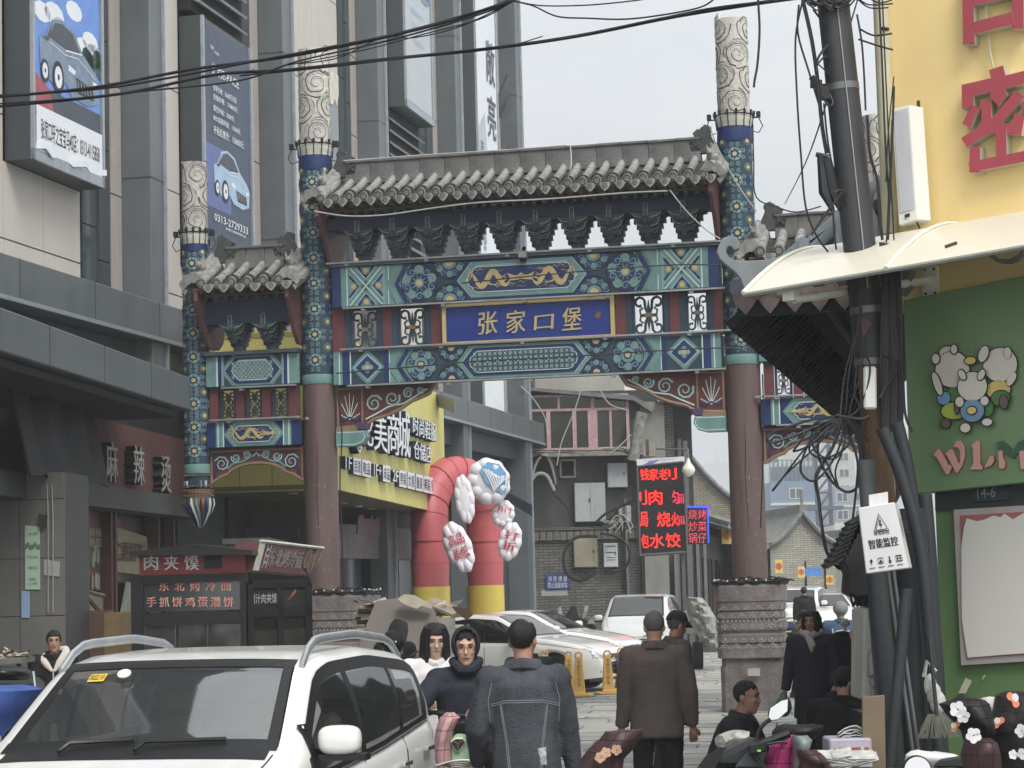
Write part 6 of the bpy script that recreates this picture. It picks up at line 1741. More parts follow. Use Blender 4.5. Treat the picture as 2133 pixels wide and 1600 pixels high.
F_=Frame((at(1780,1200,13.9).x,13.9,0),0)
q.prism([F_.hit(*p) for p in pl],-.08,.22);q.build('body',M('matt_black_casing',(.115,.12,.125),.6,var=.15),bh,bevel=.01)
q=MB()
for k in range(9):
 c0=F_.hit(1793-k*6,1082+k*11);q.obox((c0[0]-.02,.05,c0[1]),(.055,0,.028),(0,.13,0),(.006,0,-.012))
o=q.build('cooling_ribs',M('matt_black_casing',(.115,.12,.125)),bh);o['kind']='stuff'
q=MB();
for k in range(5):q.tube([(F_.hit(1772+k*8,1240)[0],0,F_.hit(1780,1240)[1]),(F_.hit(1776+k*9,1262)[0],-.02,F_.hit(1780,1262)[1]),(F_.hit(1800+k*4,1250)[0],.1,F_.hit(1780,1235+k)[1])],.010,5)
q.build('lead',m_cab,bh)
for o in kids(bh):o.location=F_.o
Gw='overhead wires crossing the street above the gateway'
for k,(pp,r) in enumerate(((((0,202,22),(200,182,21.5),(400,145,21),(600,118,20.5),(800,78,20),(950,40,19.6),(1068,0,19.2),(1100,-14,19)),.016),(((0,199,22),(200,186,21.5),(350,163,21),(520,130,20.5),(700,96,20),(860,62,20),(1065,4,19)),.012),(((0,216,22),(150,206,21.5),(300,190,21),(500,168,20.5),(620,128,20),(820,82,20),(1000,30,19.3),(1070,0,19)),.009),(((600,136,20.5),(760,104,20),(880,72,20),(1000,40,19.4),(1066,4,19)),.006),(((600,134,20.5),(700,122,20.3),(800,77,20),(860,79,20),(960,55,19.6),(1066,4,19)),.006),(((0,222,22),(250,196,21.5),(450,156,21),(600,146,20.5),(800,124,20),(1000,104,19),(1200,76,18),(1400,36,17),(1560,10,16),(1672,-6,14.5)),.016),(((500,158,20.8),(700,138,20.2),(950,108,19.2),(1150,84,18),(1300,56,17.5),(1480,18,16.5),(1672,-4,14.5)),.009),(((1066,2,19),(1110,12,18.6),(1160,34,18.3),(1220,38,18),(1320,39,17.5),(1450,18,17),(1490,-4,16.8)),.007),(((1070,2,19),(1130,12,18.5),(1220,11,18),(1300,4,17.7),(1360,-4,17)),.006),(((980,106,19.2),(1060,96,18.8),(1130,76,18.4)),.005))):
 cable(pp,r,('thick black wire sagging over the street from the upper left' if r>.01 else 'thin black wire strung along the overhead bundle'),group=Gw+(' (thick)' if r>.01 else ' (thin)'),name='overhead_wire',n=7)
YG=33.0
for pp,lb,m in ((((655,440,YG),(720,450,YG),(800,448,YG),(900,434,YG),(1000,422,YG),(1150,414,YG),(1300,402,YG),(1390,398,YG)),'pale cord looping along under the tiled eave of the gateway',m_cabg),(((1395,396,YG),(1430,440,YG),(1470,478,YG),(1500,498,YG)),'pale cord slanting down to the right pillar',m_cabg),(((1478,262,YG),(1500,320,YG),(1540,390,YG),(1575,440,YG)),'pale cord hanging across the right painted pillar',m_cabg),(((1568,260,YG),(1570,340,YG),(1575,410,YG),(1620,432,YG),(1660,442,YG),(1710,430,YG)),'dark cord from the right pillar to the small roof',m_cab),(((700,778,YG),(850,765,YG),(1000,752,YG),(1150,745,YG),(1300,735,YG),(1420,728,YG),(1520,725,YG),(1560,735,YG)),'black cord strung across the lower painted beam',m_cab),(((960,590,YG),(1100,576,YG),(1250,562,YG),(1400,552,YG),(1500,552,YG)),'black cord strung across the dragon beam',m_cab),(((700,800,YG),(712,900,YG),(708,1000,YG),(712,1120,YG),(716,1230,YG)),'dark cord down the right side of the left pillar',m_cab),(((1588,780,YG),(1590,860,YG),(1588,990,YG),(1584,1100,YG)),'dark cord down the right side of the right pillar',m_cab),(((715,335,YG+.5),(760,332,YG+.8),(900,322,YG+1),(1060,312,YG+1),(1180,303,YG+1)),'pale cord lying on the long roof ridge',m_cabg),(((1188,305,YG+1),(1190,340,YG),(1184,370,YG)),'pale cord end dropping from the roof ridge',m_cabg)):
 cable(pp,.011,lb,m)
# things on the brick house wall
def wbox(F,parent,name,px0,px1,py0,py1,y0,y1,mat,bevel=0):
 a,b=F.hit(px0,py1,y0),F.hit(px1,py0,y0)
 return MB().box(a[0],b[0],y0,y1,a[1],b[1]).build(name,mat,parent,bevel=bevel)
m_mbox=M('grey_meter_box',(.66,.68,.69),.5,var=.06,dirt=.2)
def meterbox(px0,px1,py0,py1,label,mat=m_mbox,double=False,depth=.25):
 a,b=WF.hit(px0,py1,-depth),WF.hit(px1,py0,-depth)
 W_,H_=b[0]-a[0],b[1]-a[1]
 t=thing('meter_box',label,'meter box',WF.w(a[0],0,a[1]),WF.rz)
 MB().box(0,W_,-depth,-.02,0,H_).build('case',mat,t,bevel=.01)
 n=2 if double else 1
 for k in range(n):MB().box(W_*k/n+.02,W_*(k+1)/n-.02,-depth-.02,-depth,.02,H_-.02).build('door',mat,t)
 MB().box(W_*.46 if n==2 else W_*.8,W_*.5 if n==2 else W_*.85,-depth-.04,-depth-.02,H_*.5,H_*.6).build('latch',m_dark,t)
 return t,W_,H_
meterbox(1198,1260,1005,1088,'tall grey double door meter cabinet on the brick house',double=True)
t,W_,H_=meterbox(1266,1306,964,1016,'small grey meter box with a warning triangle beside the red screen')
a=Art(lambda u,v,d:(u,-.275-d,v),.004);a.rib([(W_*.4,H_*.45),(W_*.6,H_*.45),(W_*.5,H_*.6)],.012,0,1,True);a.mb.build('warning_mark',m_dark,t)
meterbox(1289,1314,1053,1087,'smallest grey meter box below and left of the red screen')
meterbox(1196,1244,1121,1183,'rust streaked meter box circled by black cable on the brick wall',M('rusty_box',(.60,.58,.50),.7,var=.15,scale=3,dirt=.9,dcol=(.33,.26,.20)))
t,W_,H_=meterbox(1258,1286,1131,1182,'clean white meter box right of the rusty one',M('white_meter_box',(.80,.82,.82),.5))
a=Art(lambda u,v,d:(u,-.275-d,v),.004)
for z in (.88,.62,.4,.3):a.rib([(W_*.15,H_*z),(W_*.85,H_*z)],.014,0,1)
a.rib([(W_*.15,H_*.6),(W_*.85,H_*.6),(W_*.85,H_*.85),(W_*.15,H_*.85)],.01,0,1,True);a.mb.build('print',m_dark,t)
wbox(WF,hs,'small_window',1166,1198,957,996,-.02,.04,m_dark);
q=MB();(x0,z0),(x1,z1)=WF.hit(1166,996,-.05),WF.hit(1199,956,-.05)
for r in ((x0,x1,z1-.06,z1),(x0,x1,z0,z0+.06),(x0,x0+.06,z0,z1),(x1-.06,x1,z0,z1)):q.box(r[0],r[1],-.08,-.02,r[2],r[3])
q.build('window_frame',M('pale_pink_frame',(.66,.62,.62),.7),hs)
t=thing('fire_lane_sign','blue fire lane sign with two lines of white characters on the brick wall','sign',WF.o,WF.rz)
wbox(WF,t,'plate',1137,1186,1195,1228,-.05,-.02,M('sign_blue',(.18,.28,.52),.45))
for s_,p0,p1,p2,p3 in (('消 防 通 道',1142,1181,1200,1211),('禁止阻塞停车',1141,1182,1213,1225)):
 q=MB();letters(q,s_,[WF.hit(p0,p3,-.06),WF.hit(p1,p3,-.06),WF.hit(p1,p2,-.06),WF.hit(p0,p2,-.06)],y=-.052,bold=.0);q.build('lettering',M('sign_white',(.9,.9,.9)),t)
wbox(WF,hs,'repair_patch',1128,1182,1228,1242,-.006,.0,M('cement_patch',(.66,.65,.62)))
m_wc=M('wall_cable',(.14,.14,.145),.6)
Yw=65.2
for pp,r,lb in ((((1245,1118,Yw),(1200,1120,Yw),(1176,1150,Yw),(1178,1190,Yw),(1205,1210,Yw),(1240,1195,Yw)),.05,'thick black cable looped round the rusty meter box'),(((1250,1110,Yw),(1290,1120,Yw),(1312,1150,Yw),(1300,1185,Yw),(1270,1190,Yw)),.04,'black cable looped round the white meter box'),(((1240,1090,Yw),(1262,1070,Yw),(1300,1052,Yw),(1322,1040,Yw)),.04,'black cable rising to the left side of the red screen'),(((1160,990,Yw),(1150,1020,Yw),(1180,1056,Yw),(1190,1080,Yw)),.035,'black cable beside the small high window'),(((1105,960,Yw),(1130,950,Yw),(1152,965,Yw),(1162,1020,Yw)),.05,'bent conduit hoop below the pink window'),(((1100,1060,Yw),(1112,980,Yw),(1128,950,Yw),(1146,960,Yw),(1160,1010,Yw)),.045,'pale bent pipe hoop on the sooty wall'),(((1101,1020,Yw),(1115,990,Yw),(1138,990,Yw),(1155,1022,Yw)),.05,'lower pale pipe hoop under the first')):
 cable(pp,r,lb,m_wc if 'pale' not in lb else m_cabg)
for k in range(16):
 x0=1240+random.random()*55
 cable([(x0,1082+random.random()*14,Yw),(x0+14,1070+random.random()*20,Yw),(x0+26,1084+random.random()*14,Yw),(x0+random.uniform(5,35),1102+random.random()*10,Yw)],.016,'thin loose wire in the tangle left of the red screen',m_cabg if k%3 else m_wc,group='tangle of wires on the brick house')
for k in range(14):
 cable([(1105+random.random()*40,938+random.random()*4,64.9),(1200+random.uniform(-30,30),940+random.uniform(-3,5),64.9),(1290,936+random.uniform(-4,4),64.9),(1320+random.random()*15,950+random.random()*20,64.6)],.015,'thin wire drooping along the ledge under the pink window',m_wc if k%2 else m_cabg,group='wires along the pink window ledge')
for pp in (((1085,805,63),(1110,830,63),(1135,870,63),(1140,905,63)),((1210,812,63),(1195,860,63),(1170,920,63),(1160,970,63)),((1250,812,63),(1270,842,63),(1310,856,63)),((1315,905,63),(1290,930,63),(1270,945,63))):
 cable(pp,.018,'single slack wire hanging in front of the pink window',m_cabg,group='slack wires before the pink window')
q=MB();q.tube(pts3([(1338,860,64),(1330,890,64),(1325,930,64),(1318,960,64)],3),[.16,.22,.2,.15]+[.15]*0 if False else.17,8)
tag(q.build('bundled_stovepipe',M('peeling_grey_wrap',(.50,.50,.48),.9,var=.5,scale=8,dirt=.5)),'peeling grey wrapped pipe climbing right of the pink window','pipe')
# LED screens
LS_=Frame((at(1330,1200,58).x,58,0),R(-8))
led=fthing('led_screen','tall black screen with glowing red dumpling and barbecue characters','screen',LS_)
h_=lambda x,y_,d=0:LS_.hit(x,y_,d)
c4=[h_(1333,1157),h_(1431,1150),h_(1424,962),h_(1327,972)]
MB().prism(c4,0,.3).build('case',M('screen_black',(.12,.11,.12),.5),led)
MB().prism([h_(1327,972),h_(1424,964),h_(1424,951),h_(1326,957)],-.03,.3).build('header',M('white_header',(.84,.84,.86),.5,var=.06),led)
a=Art(lambda u,v,d:(u,-.035-d,v),.004);(x,z)=h_(1350,965)
a.poly([(x-.15,z-.05),(x+.05,z+.05),(x+.3,z+.08),(x+.1,z-.04)],0,1)
letters(a.mb,'欢迎光临各位嘉宾',[h_(1340,961),h_(1405,957),h_(1405,955),h_(1340,959)],mapf=lambda x,z,d:(x,-.036,z),m=0,bold=0)
a.mb.build('header_print',M('faded_blue_ink',(.45,.48,.68)),led)
fr_=MB()
for A_,B2 in ((0,1),(1,2),(2,3),(3,0)):fr_.tube([(c4[A_][0],-.02,c4[A_][1]),(c4[B2][0],-.02,c4[B2][1])],.035,4)
fr_.build('frame',M('screen_frame_grey',(.33,.33,.34),.5),led)
m_led=M('red_led',(1.0,.16,.13),.5,var=.05,emit=1.15)
m_led2=M('pink_led',(.95,.15,.30),.5,emit=.9)
def ledtext(s_,pts,m=m_led,bold=.012,F_=LS_,par=led,y=-.02):
 q=MB();letters(q,s_,[F_.hit(px,py,y) for px,py in pts],y=y,bold=bold);q.build('glowing_character',m,par)
for ch,x0,x1,y0_,y1_ in (('钱',1334,1352,1001,977),('家',1353,1372,1001,977),('老',1373,1391,1000,977),('刂',1393,1410,999,976),('刂',1333,1348,1052,1022),('肉',1352,1380,1052,1022),('匀',1400,1414,1050,1022),('ⅲ',1414,1425,1049,1030),('局',1334,1350,1098,1067),('烧',1369,1397,1098,1067),('火',1399,1414,1097,1067),('ⅲ',1414,1426,1093,1076),('包',1337,1352,1142,1113),('水',1354,1384,1142,1112),('饺',1387,1418,1141,1111)):
 ledtext(ch,((x0,y0_),(x1,y0_-1),(x1-1,y1_-1),(x0-1,y1_)),m_led2 if ch in '匀ⅲ' else m_led)
for a_ in (1345,1412):
 u=h_(a_,955);MB().box(u[0],u[0]+.08,.1,.2,0 if a_>1400 else u[1],u[1]+.5).build('support_post',M('screen_frame_grey',(.33,.33,.34)),led)
MB().box(h_(1340,950)[0],h_(1362,950)[0],.1,.4,h_(1350,950)[1],h_(1350,922)[1]).build('backing_box',M('beige_box',(.55,.52,.47),.8),led)
L2=Frame((at(1433,1200,62).x,62,0),R(-4))
led2=fthing('led_screen','small screen with red barbecue characters and blue dotted border right of the tall one','screen',L2)
c4=[L2.hit(1433,1134),L2.hit(1476,1133),L2.hit(1474,1057),L2.hit(1432,1056)]
MB().prism(c4,0,.2).build('case',M('screen_black',(.12,.11,.12)),led2)
for s_,y_ in (('烧烤',1082),('炒菜',1107),('锅仔',1131)):
 for k,ch in enumerate(s_):ledtext(ch,((1434+k*20,y_),(1452+k*20,y_),(1452+k*20,y_-21),(1434+k*20,y_-21)),M('dim_red_led',(.75,.25,.3),.5,emit=.55),.0,L2,led2)
q=MB()
for k in range(22):
 t=k/22
 for (A_,B2) in ((3,2),(2,1)):
  x,z=c4[A_][0]+(c4[B2][0]-c4[A_][0])*t,c4[A_][1]+(c4[B2][1]-c4[A_][1])*t
  q.box(x-.02,x+.02,-.03,-.005,z-.02,z+.02,0)
tag(q.build('blue_dots',M('blue_led',(.2,.3,1.0),.5,emit=.9),led2),kind='stuff')
p0=at(1368,935,58);p1=at(1433,937,57);
lp=thing('street_lamp','bare white bulb lamp on a thin horizontal arm above the red screen','lamp')
MB().tube([p0,p1,p1+V((0,0,-.15)),p1+V((.02,0,-.35))],.03,6).build('arm',M('steel_post',(.5,.5,.5)),lp)
q=MB();c_=at(1434,972,57);q.lathe([(.03,.22),(.06,.1),(.15,-.02),(.17,-.1),(.12,-.2),(.04,-.25)],14,(c_.x,c_.y),z0=c_.z);q.build('bulb',M('lamp_white',(.85,.85,.8)),lp)
# inflatable arch
ia=thing('inflatable_arch','red and yellow inflatable arch with white puffed boards of red lettering','inflatable')
YA=49.5
m_ired=M('inflatable_red',(.72,.36,.38),.45,var=.05,scale=1,spec=.5);m_iyel=M('inflatable_yellow',(.82,.74,.36),.45,var=.05)
m_iwh=M('inflatable_white',(.86,.85,.88),.4,var=.04);m_ibl=M('inflatable_blue_print',(.38,.58,.74),.5,var=.15,scale=6);m_irp=M('inflatable_red_print',(.72,.24,.30),.5)
def puff_leg(xb,xt,name):
 a_,b_=gnd(xb,1428 if xb<950 else 1425),None
 q=MB();base=V((at(xb,1250,YA).x,YA+(0 if xb<950 else 1.6),0))
 return base
bl,br_=at(898,1250,YA),at(1012,1250,YA+1.5)
zt_=at(965,975,YA).z
pts=[]
for k in range(25):
 t=k/24;ang=pi*(1-t)
 cx_=(bl.x+br_.x)/2;hw=(br_.x-bl.x)/2
 if t<.30:pts.append(V((bl.x+.0,YA,zt_*.78*t/.30)))
 elif t>.70:pts.append(V((br_.x,YA+1.5,zt_*.78*(1-t)/.30)))
 else:
  u=(t-.3)/.4;pts.append(V((cx_-hw*cos(pi*u),YA+1.5*u,zt_*.78+zt_*.20*sin(pi*u))))
rr=[.41+.012*(k%2) for k in range(25)]
n1=4
MB().tube(pts[:n1+1],.42,18).build('yellow_leg',m_iyel,ia);MB().tube(pts[-n1-1:],.42,18).build('yellow_leg',m_iyel,ia)
MB().tube(pts[n1:25-n1],[.40+.02*(k%2) for k in range(25-2*n1)],20).build('red_tube',m_ired,ia)
for k in range(3,22,1):
 p_,q_=pts[k],(pts[k+1]-pts[k]).normalized()
 if n1<k<24-n1:MB().tube([p_,p_+q_*.012],.424,20).build('seam',M('inflatable_seam',(.62,.24,.28),.6),ia)
def puff(px,py,rx,ry,rot,Y,kind,lines):
 c0=at(px,py,Y);sx,sz=1.15*rx*Y/FOC,1.12*ry*Y/FOC
 q=MB();n=4
 q.ball((0,0,0),1,22,12,0,(sx*.86,sx*.42,sz*.9))
 for k in range(9):
  t=2*pi*k/9;q.ball((sx*.55*cos(t),0,sz*.62*sin(t)),1,12,8,0,(sx*.36,sx*.40,sz*.32))
 a=MB()
 for v_ in range(lines):
  s_=kind[v_];zc=sz*(.28-.5*v_)
  letters(a,s_,rect(-sx*.48,sx*.55,zc-sz*.2,zc+sz*.2),bold=.03,mapf=lambda x,z,d:(x,-sx*.44*(max(.05,1-(x/(sx*1.0))**2-(z/(sz*1.0))**2))**.5-.03,z))
 rm_=Matrix.Translation(c0)@Matrix.Rotation(-rot,4,'Y')
 q.xf(rm_);a.xf(rm_)
 o=q.build('puffed_board',m_iwh,ia);
 if a.v:a.build('lettering',m_irp,o)
 return o,c0,sx,sz,rm_
o,c0,sx,sz,rm_=puff(1018,1003,44,48,.3,YA-.4,(),0)
a=Art(lambda u,v,d:(u,-sx*.45*(max(.04,1-(u/sx)**2-(v/sz)**2))**.5-.03-d,v),.006)
a.poly([(sx*u,sz*v) for u,v in ((-.2,.5),(.2,.72),(.62,.5),(.78,.1),(.7,-.4),(.4,-.68),(.15,-.4),(-.1,-.1),(-.15,.2))],0,1)
for k in range(8):a.rib([(sx*(-.05+.09*k),sz*(.5-.02*k*k)),(sx*(.05+.1*k),sz*(.1-.02*k)),(sx*(.1+.07*k),sz*(-.45+.04*k))],.03,1,2)
a.mb.xf(rm_);a.mb.build('wave_print',[m_ibl,m_iwh],o)
puff(968,1040,20,50,.12,YA-.9,(),0)
puff(1048,1070,24,28,-.2,YA-.2,('开门',),1)
puff(1062,1128,24,40,-.25,YA-.3,('打','折'),2)
puff(955,1140,28,54,.35,YA-1.1,('高品','质低'),2)
a=MB()
for k in range(9):a.tube([at(866,1062+0*k,YA-1.5)]*2,.01,3)
ln=thing('hanging_lantern','square yellow lantern box with dark frame at the corner of the yellow canopy','lantern',at(918,1072,51))
q=MB().box(-.20,.20,-.2,.2,-.32,.32);q.build('shade',M('lantern_yellow',(.85,.76,.45)),ln)
q=MB()
for x in (-.22,.22):
 for y_ in (-.22,.22):q.box(x-.02,x+.02,y_-.02,y_+.02,-.36,.36)
for z in (-.35,.35):
 for y_ in (-.22,.22):q.box(-.24,.24,y_-.02,y_+.02,z-.02,z+.02)
q.build('frame',M('dark_timber',(.22,.19,.18)),ln)
MB().prism([(-.07,0),(0,-.15),(.07,0),(0,.15)],-.215,-.205).build('emblem',M('lantern_red',(.72,.34,.22)),ln)
for k,pp in enumerate((((878,810),(946,832)),((1048,1020),(1108,1052)))):
 p0,p1=at(*pp[0],52+k*8),at(*pp[1],50+k*8)
 t=MB().thick([[p0,p1],[p0+V((0,.2,-.22)),p1+V((0,.2,-.28))]],(0,.4,0),0,False)
 tag(t.build('sheet_canopy',M('pale_blue_sheet',(.52,.57,.64),.5)),('pale blue sheet canopy poking out above the yellow sign','grey sheet canopy end right of the inflatable boards')[k],'canopy')
# yellow no-parking cones
m_con_y=M('cone_yellow',(.80,.64,.36),.5,var=.08,dirt=.15,dcol=(.6,.5,.35))
def make_cone():
 t=thing('parking_cone','x','traffic cone',(0,0,0))
 q=MB();q.box(-.22,.22,-.19,.19,0,.045);q.lathe([(.17,.045),(.145,.08),(.135,.10)],4,rot=pi/4,sm=False);q.build('base',m_con_y,t,bevel=.008)
 q=MB();prof=[(.135,.10),(.12,.13),(.075,.66),(.06,.69)]
 q.lathe([(r*1.15,z) for r,z in prof],4,rot=pi/4,sm=False,sy=.8);q.build('body',m_con_y,t,bevel=.008)
 q=MB();q.tube([(-.055,0,.67),(-.055,0,.72),(-.03,0,.755),(.03,0,.755),(.055,0,.72),(.055,0,.67)],.017,6);q.build('handle',m_con_y,t)
 q=MB();letters(q,'专\n用\n车\n位',rect(-.032,.032,.36,.62),bold=.02,mapf=lambda x,z,d:(x,-(.115-.0835*(z-.13)-.002)*.81*.82-.004,z))
 letters(q,'停\n车',rect(-.032,.032,.17,.33),bold=.02,mapf=lambda x,z,d:(x,-(.115-.0835*(z-.13)-.002)*.81*.82-.004,z))
 q.build('lettering',M('cone_brown_print',(.42,.27,.20),.6),t)
 return t
cone=make_cone();Gk='yellow parking cones in front of the white sedans'
for k,(px,Y,rz,lb) in enumerate(((1182,40.2,.1,'yellow cone just left of its close neighbour, beside the sedan wheel'),(1203,39.6,-.05,'second yellow cone of the pair beside the sedan wheel'),(1263,40.2,.05,'yellow cone standing alone under the sedan headlight'),(1291,41.5,.3,'rightmost yellow cone partly hidden by the brown jacket'),(1132,41.0,.2,'leftmost yellow cone peeping out behind the denim jacket'))):
 t=cone if k==0 else copy_tree(cone)
 p=gnd(px,1207+4700*1.95/Y-.026*(px-1570));t.location=(at(px,1300,Y).x,Y,0);t.rotation_euler[2]=rz
 tag(t,lb,group=Gk)
# food kiosk
KF=Frame((at(283,1200,27.2).x,27.2,0),R(-7))
kk=fthing('food_kiosk','dark steamed bun kiosk with red sign and lettered windows','kiosk',KF)
m_kd=M('kiosk_black_frame',(.12,.12,.13),.45,var=.1);m_kr=M('kiosk_red_sign',(.60,.27,.28),.5,var=.06,scale=2);m_kg=M('kiosk_glass',(.20,.21,.20),.1,var=.35,scale=2.5,spec=.8)
kh=lambda x,y_,d=0:KF.hit(x,y_,d)
xR_=kh(516,1200)[0];zr=kh(400,1152)[1];zm_=kh(400,1196)[1];zw0=kh(400,1272)[1]
DK=2.6
MB().prism([kh(268,1158,-.25),kh(270,1150,-.25),kh(395,1133,-.25),kh(525,1147,-.25),kh(525,1156,-.25)],-.25,DK).build('roof',m_kd,kk)
MB().box(.05,xR_-.02,-.02,.10,zm_,zr).build('sign_board',m_kr,kk)
for px0,px1 in ((275,301),(502,514)):MB().box(kh(px0,1200)[0],kh(px1,1200)[0],-.06,.06,0,zm_-.02).build('post',m_kd,kk)
for z0,z1 in ((zw0-.16,zw0-.02),(zm_-.10,zm_-.0),(.0,.95)):MB().box(.03,xR_-.03,-.045,.07,z0,z1).build('rail',m_kd,kk)
xa,xb=kh(301,1240)[0],kh(502,1240)[0]
MB().box(xa,xb,-.01,.02,zw0,zm_-.1).build('upper_window',m_kg,kk)
for k in range(3):MB().box(xa+(xb-xa)*k/3+.02,xa+(xb-xa)*(k+1)/3-.02,-.01,.02,.98,zw0-.17).build('lower_window',m_kg,kk);MB().box(xa+(xb-xa)*(k+.7)/3,xa+(xb-xa)*(k+.9)/3,.2,.5,1.0,zw0-.3).build('pale_bottle',M('cream_tub',(.66,.64,.52),.5),kk)
for k,ch in enumerate('肉夹馍'):
 x=kh(317+k*42,1170)[0];z=kh(317+k*42,1172)[1]
 q=MB();letters(q,ch,rect(x-.085,x+.085,z-.09,z+.09),y=-.03,depth=.02,bold=.02);q.build('sign_character',M('sign_white',(.9,.9,.9)),kk)
a_,b_=kh(426,1184,-.05),kh(460,1152,-.05);q=MB().box(a_[0],b_[0],-.06,-.02,a_[1],b_[1]);
for k in range(3):q.box(a_[0]+.02,b_[0]-.02,-.07,-.06,a_[1]+.03+k*.055,a_[1]+.05+k*.055)
q.build('vent_grille',m_kd,kk)
m_kt=[M('kiosk_red_letter',(.78,.38,.36),.5),M('kiosk_letter_edge',(.80,.78,.74),.5)]
def klet(s_,x0,x1,yc,h,sl=0.0):
 n=len(s_)
 for k,ch in enumerate(s_):
  c_=x0+(x1-x0)*(k+.5)/n;hw=h*.47
  for m_,g_,y_ in ((m_kt[1],1.10,-.014),(m_kt[0],.96,-.020)):
   q=MB();A_,B2=kh(c_-hw*g_,yc+h*.5*g_),kh(c_+hw*g_,yc-h*.5*g_)
   letters(q,ch,rect(A_[0],B2[0],A_[1],B2[1]),y=y_,bold=.022 if g_>1 else.0);q.build('window_character',m_,kk)
klet('东北烤冷面',326,488,1221,19);klet('手抓饼鸡蛋灌饼',303,490,1254,19)
def kx(px,py):return KF.hx(px,py,xR_)
yE=3.9
SD=Frame(KF.w(xR_,0,0),KF.rz+R(38))
sw=SD.hit(645,1220)[0]
side=thing('x','x','x');bpy.data.objects.remove(side)
def sdput(mb,name,mat):
 o=mb.build(name,mat,kk);o.location=KF.loc(SD.o);o.rotation_euler[2]=SD.rz-KF.rz;return o
sh_=lambda x,y_,d=0:SD.hit(x,y_,d)
sdput(MB().box(.02,sw,.0,.1,0,.95),'side_panel',m_kd)
for u in (0.03,.5,.97):sdput(MB().box(sw*u-.04,sw*u+.04,-.03,.06,.95,2.05),'post',m_kd)
sdput(MB().box(.05,sw,-.03,.06,sh_(560,1275)[1]-.06,sh_(560,1275)[1]+.06),'rail',m_kd);sdput(MB().box(.05,sw,-.03,.06,2.0,2.1),'rail',m_kd)
for u0,u1 in ((.05,.48),(.52,.95)):sdput(MB().box(sw*u0,sw*u1,.0,.02,1.62,2.0),'side_window',m_kg);sdput(MB().box(sw*u0,sw*u1,.0,.02,.95,1.5),'side_window',m_kg)
q=MB();A_,B2=sh_(520,1258),sh_(576,1236);letters(q,'腊汁肉夹馍',rect(A_[0],B2[0],A_[1],B2[1]),y=-.01,bold=.01);sdput(q,'window_lettering',M('dim_white_letter',(.62,.62,.62),.6))
q=MB();A_,B2=sh_(598,1252),sh_(616,1224);q.add([(A_[0],-.01,A_[1]),(B2[0],-.01,A_[1]+.1),(B2[0],-.01,B2[1]),(A_[0]+.08,-.01,B2[1]-.05)],[(0,1,2,3)]);sdput(q,'sticker',M('red_sticker',(.62,.3,.3),.6))
sg=thing('slanted_sign','slanting maroon light box with brush characters on the kiosk side','sign')
cs=[at(525,1188,27.0),at(655,1198,28.6),at(672,1142,28.7),at(540,1127,27.1)]
nrm=V((-.30,.16,0));q=MB().add(cs+[c+nrm for c in cs],[(0,1,2,3),(7,6,5,4),(0,4,5,1),(1,5,6,2),(2,6,7,3),(3,7,4,0)])
q.build('case',[M('maroon_light_box',(.40,.27,.28),.5,var=.08)],sg)
bil2=lambda u,v,d=0:tuple(cs[0].lerp(cs[1],u).lerp(cs[3].lerp(cs[2],u),v)+V((.88,-.47,0))*(.012+d))
MB().add([bil2(0,0),bil2(.09,0),bil2(.09,1),bil2(0,1)],[(0,1,2,3)]).build('pale_edge',M('pale_cut_edge',(.74,.74,.70),.7),sg)
MB().tube([bil2(0,1.0),bil2(.5,1.0),bil2(1.0,1.0)],.02,5).build('top_edge',M('pale_cut_edge',(.74,.74,.7)),sg)
q=MB();letters(q,'东北烤冷面',rect(.19,.72,.18,.80),bold=.014,mapf=lambda x,z,d:bil2(x,z,.004));q.build('lettering',M('dim_white_letter',(.66,.64,.62)),sg)
a=Art(lambda u,v,d:bil2(u,v,.004+d),.003);a.rib([(.12,.1),(.17,.1),(.18,.9),(.13,.9)],.012,0,1,True)
for k in range(3):a.disc(.145,.3+.22*k,.02,0,1,6,3)
for c_,v_ in ((.79,.55),(.86,.40),(.93,.62)):
 a.poly([(c_+.05*cos(t),v_+.34*sin(t)) for t in [2*pi*k/14 for k in range(14)]],1,1);a.rib([(c_+.05*cos(t),v_+.34*sin(t)) for t in [2*pi*k/14 for k in range(14)]],.005,0,2,True)
 for k in range(3):a.rib([(c_-.03,v_-.1+.1*k),(c_,v_+.02+.1*k),(c_+.03,v_-.06+.1*k)],.008,2,3)
a.mb.build('print',[M('dim_white_letter',(.66,.64,.62)),M('noodle_brown',(.40,.34,.28)),M('noodle_tan',(.52,.44,.34))],sg)
# cardboard load on a cart
cd_=thing('cardboard_cart','cart piled with torn flattened cardboard and pale paper','cart',(0,0,0))
m_kraft=M('kraft_cardboard',(.43,.41,.385),.85,var=.08,scale=2,dirt=.15);m_krl=M('torn_cardboard_pulp',(.74,.71,.65),.9,var=.2,scale=6)
YK=27
def slab(pp,Y,th,mat,name,tilt=0.0):
 f=[at(x,y_,Y+tilt*(1300-y_)) for x,y_ in pp];n=len(f)
 q=MB().add(f+[p+V((0,th,0)) for p in f],[list(range(n))[::-1],[n+i for i in range(n)]]+[(i,(i+1)%n,n+(i+1)%n,n+i) for i in range(n)])
 return q.build(name,mat,cd_)
slab(((783,1252),(828,1246),(870,1262),(880,1256),(902,1264),(920,1310),(940,1350),(935,1420),(750,1420),(752,1330)),YK,.03,m_kraft,'cardboard_sheet',.004)
slab(((828,1247),(842,1238),(862,1240),(882,1252),(900,1260),(898,1268),(878,1262),(868,1268),(850,1262),(835,1254)),YK-.1,.12,m_krl,'torn_flap')
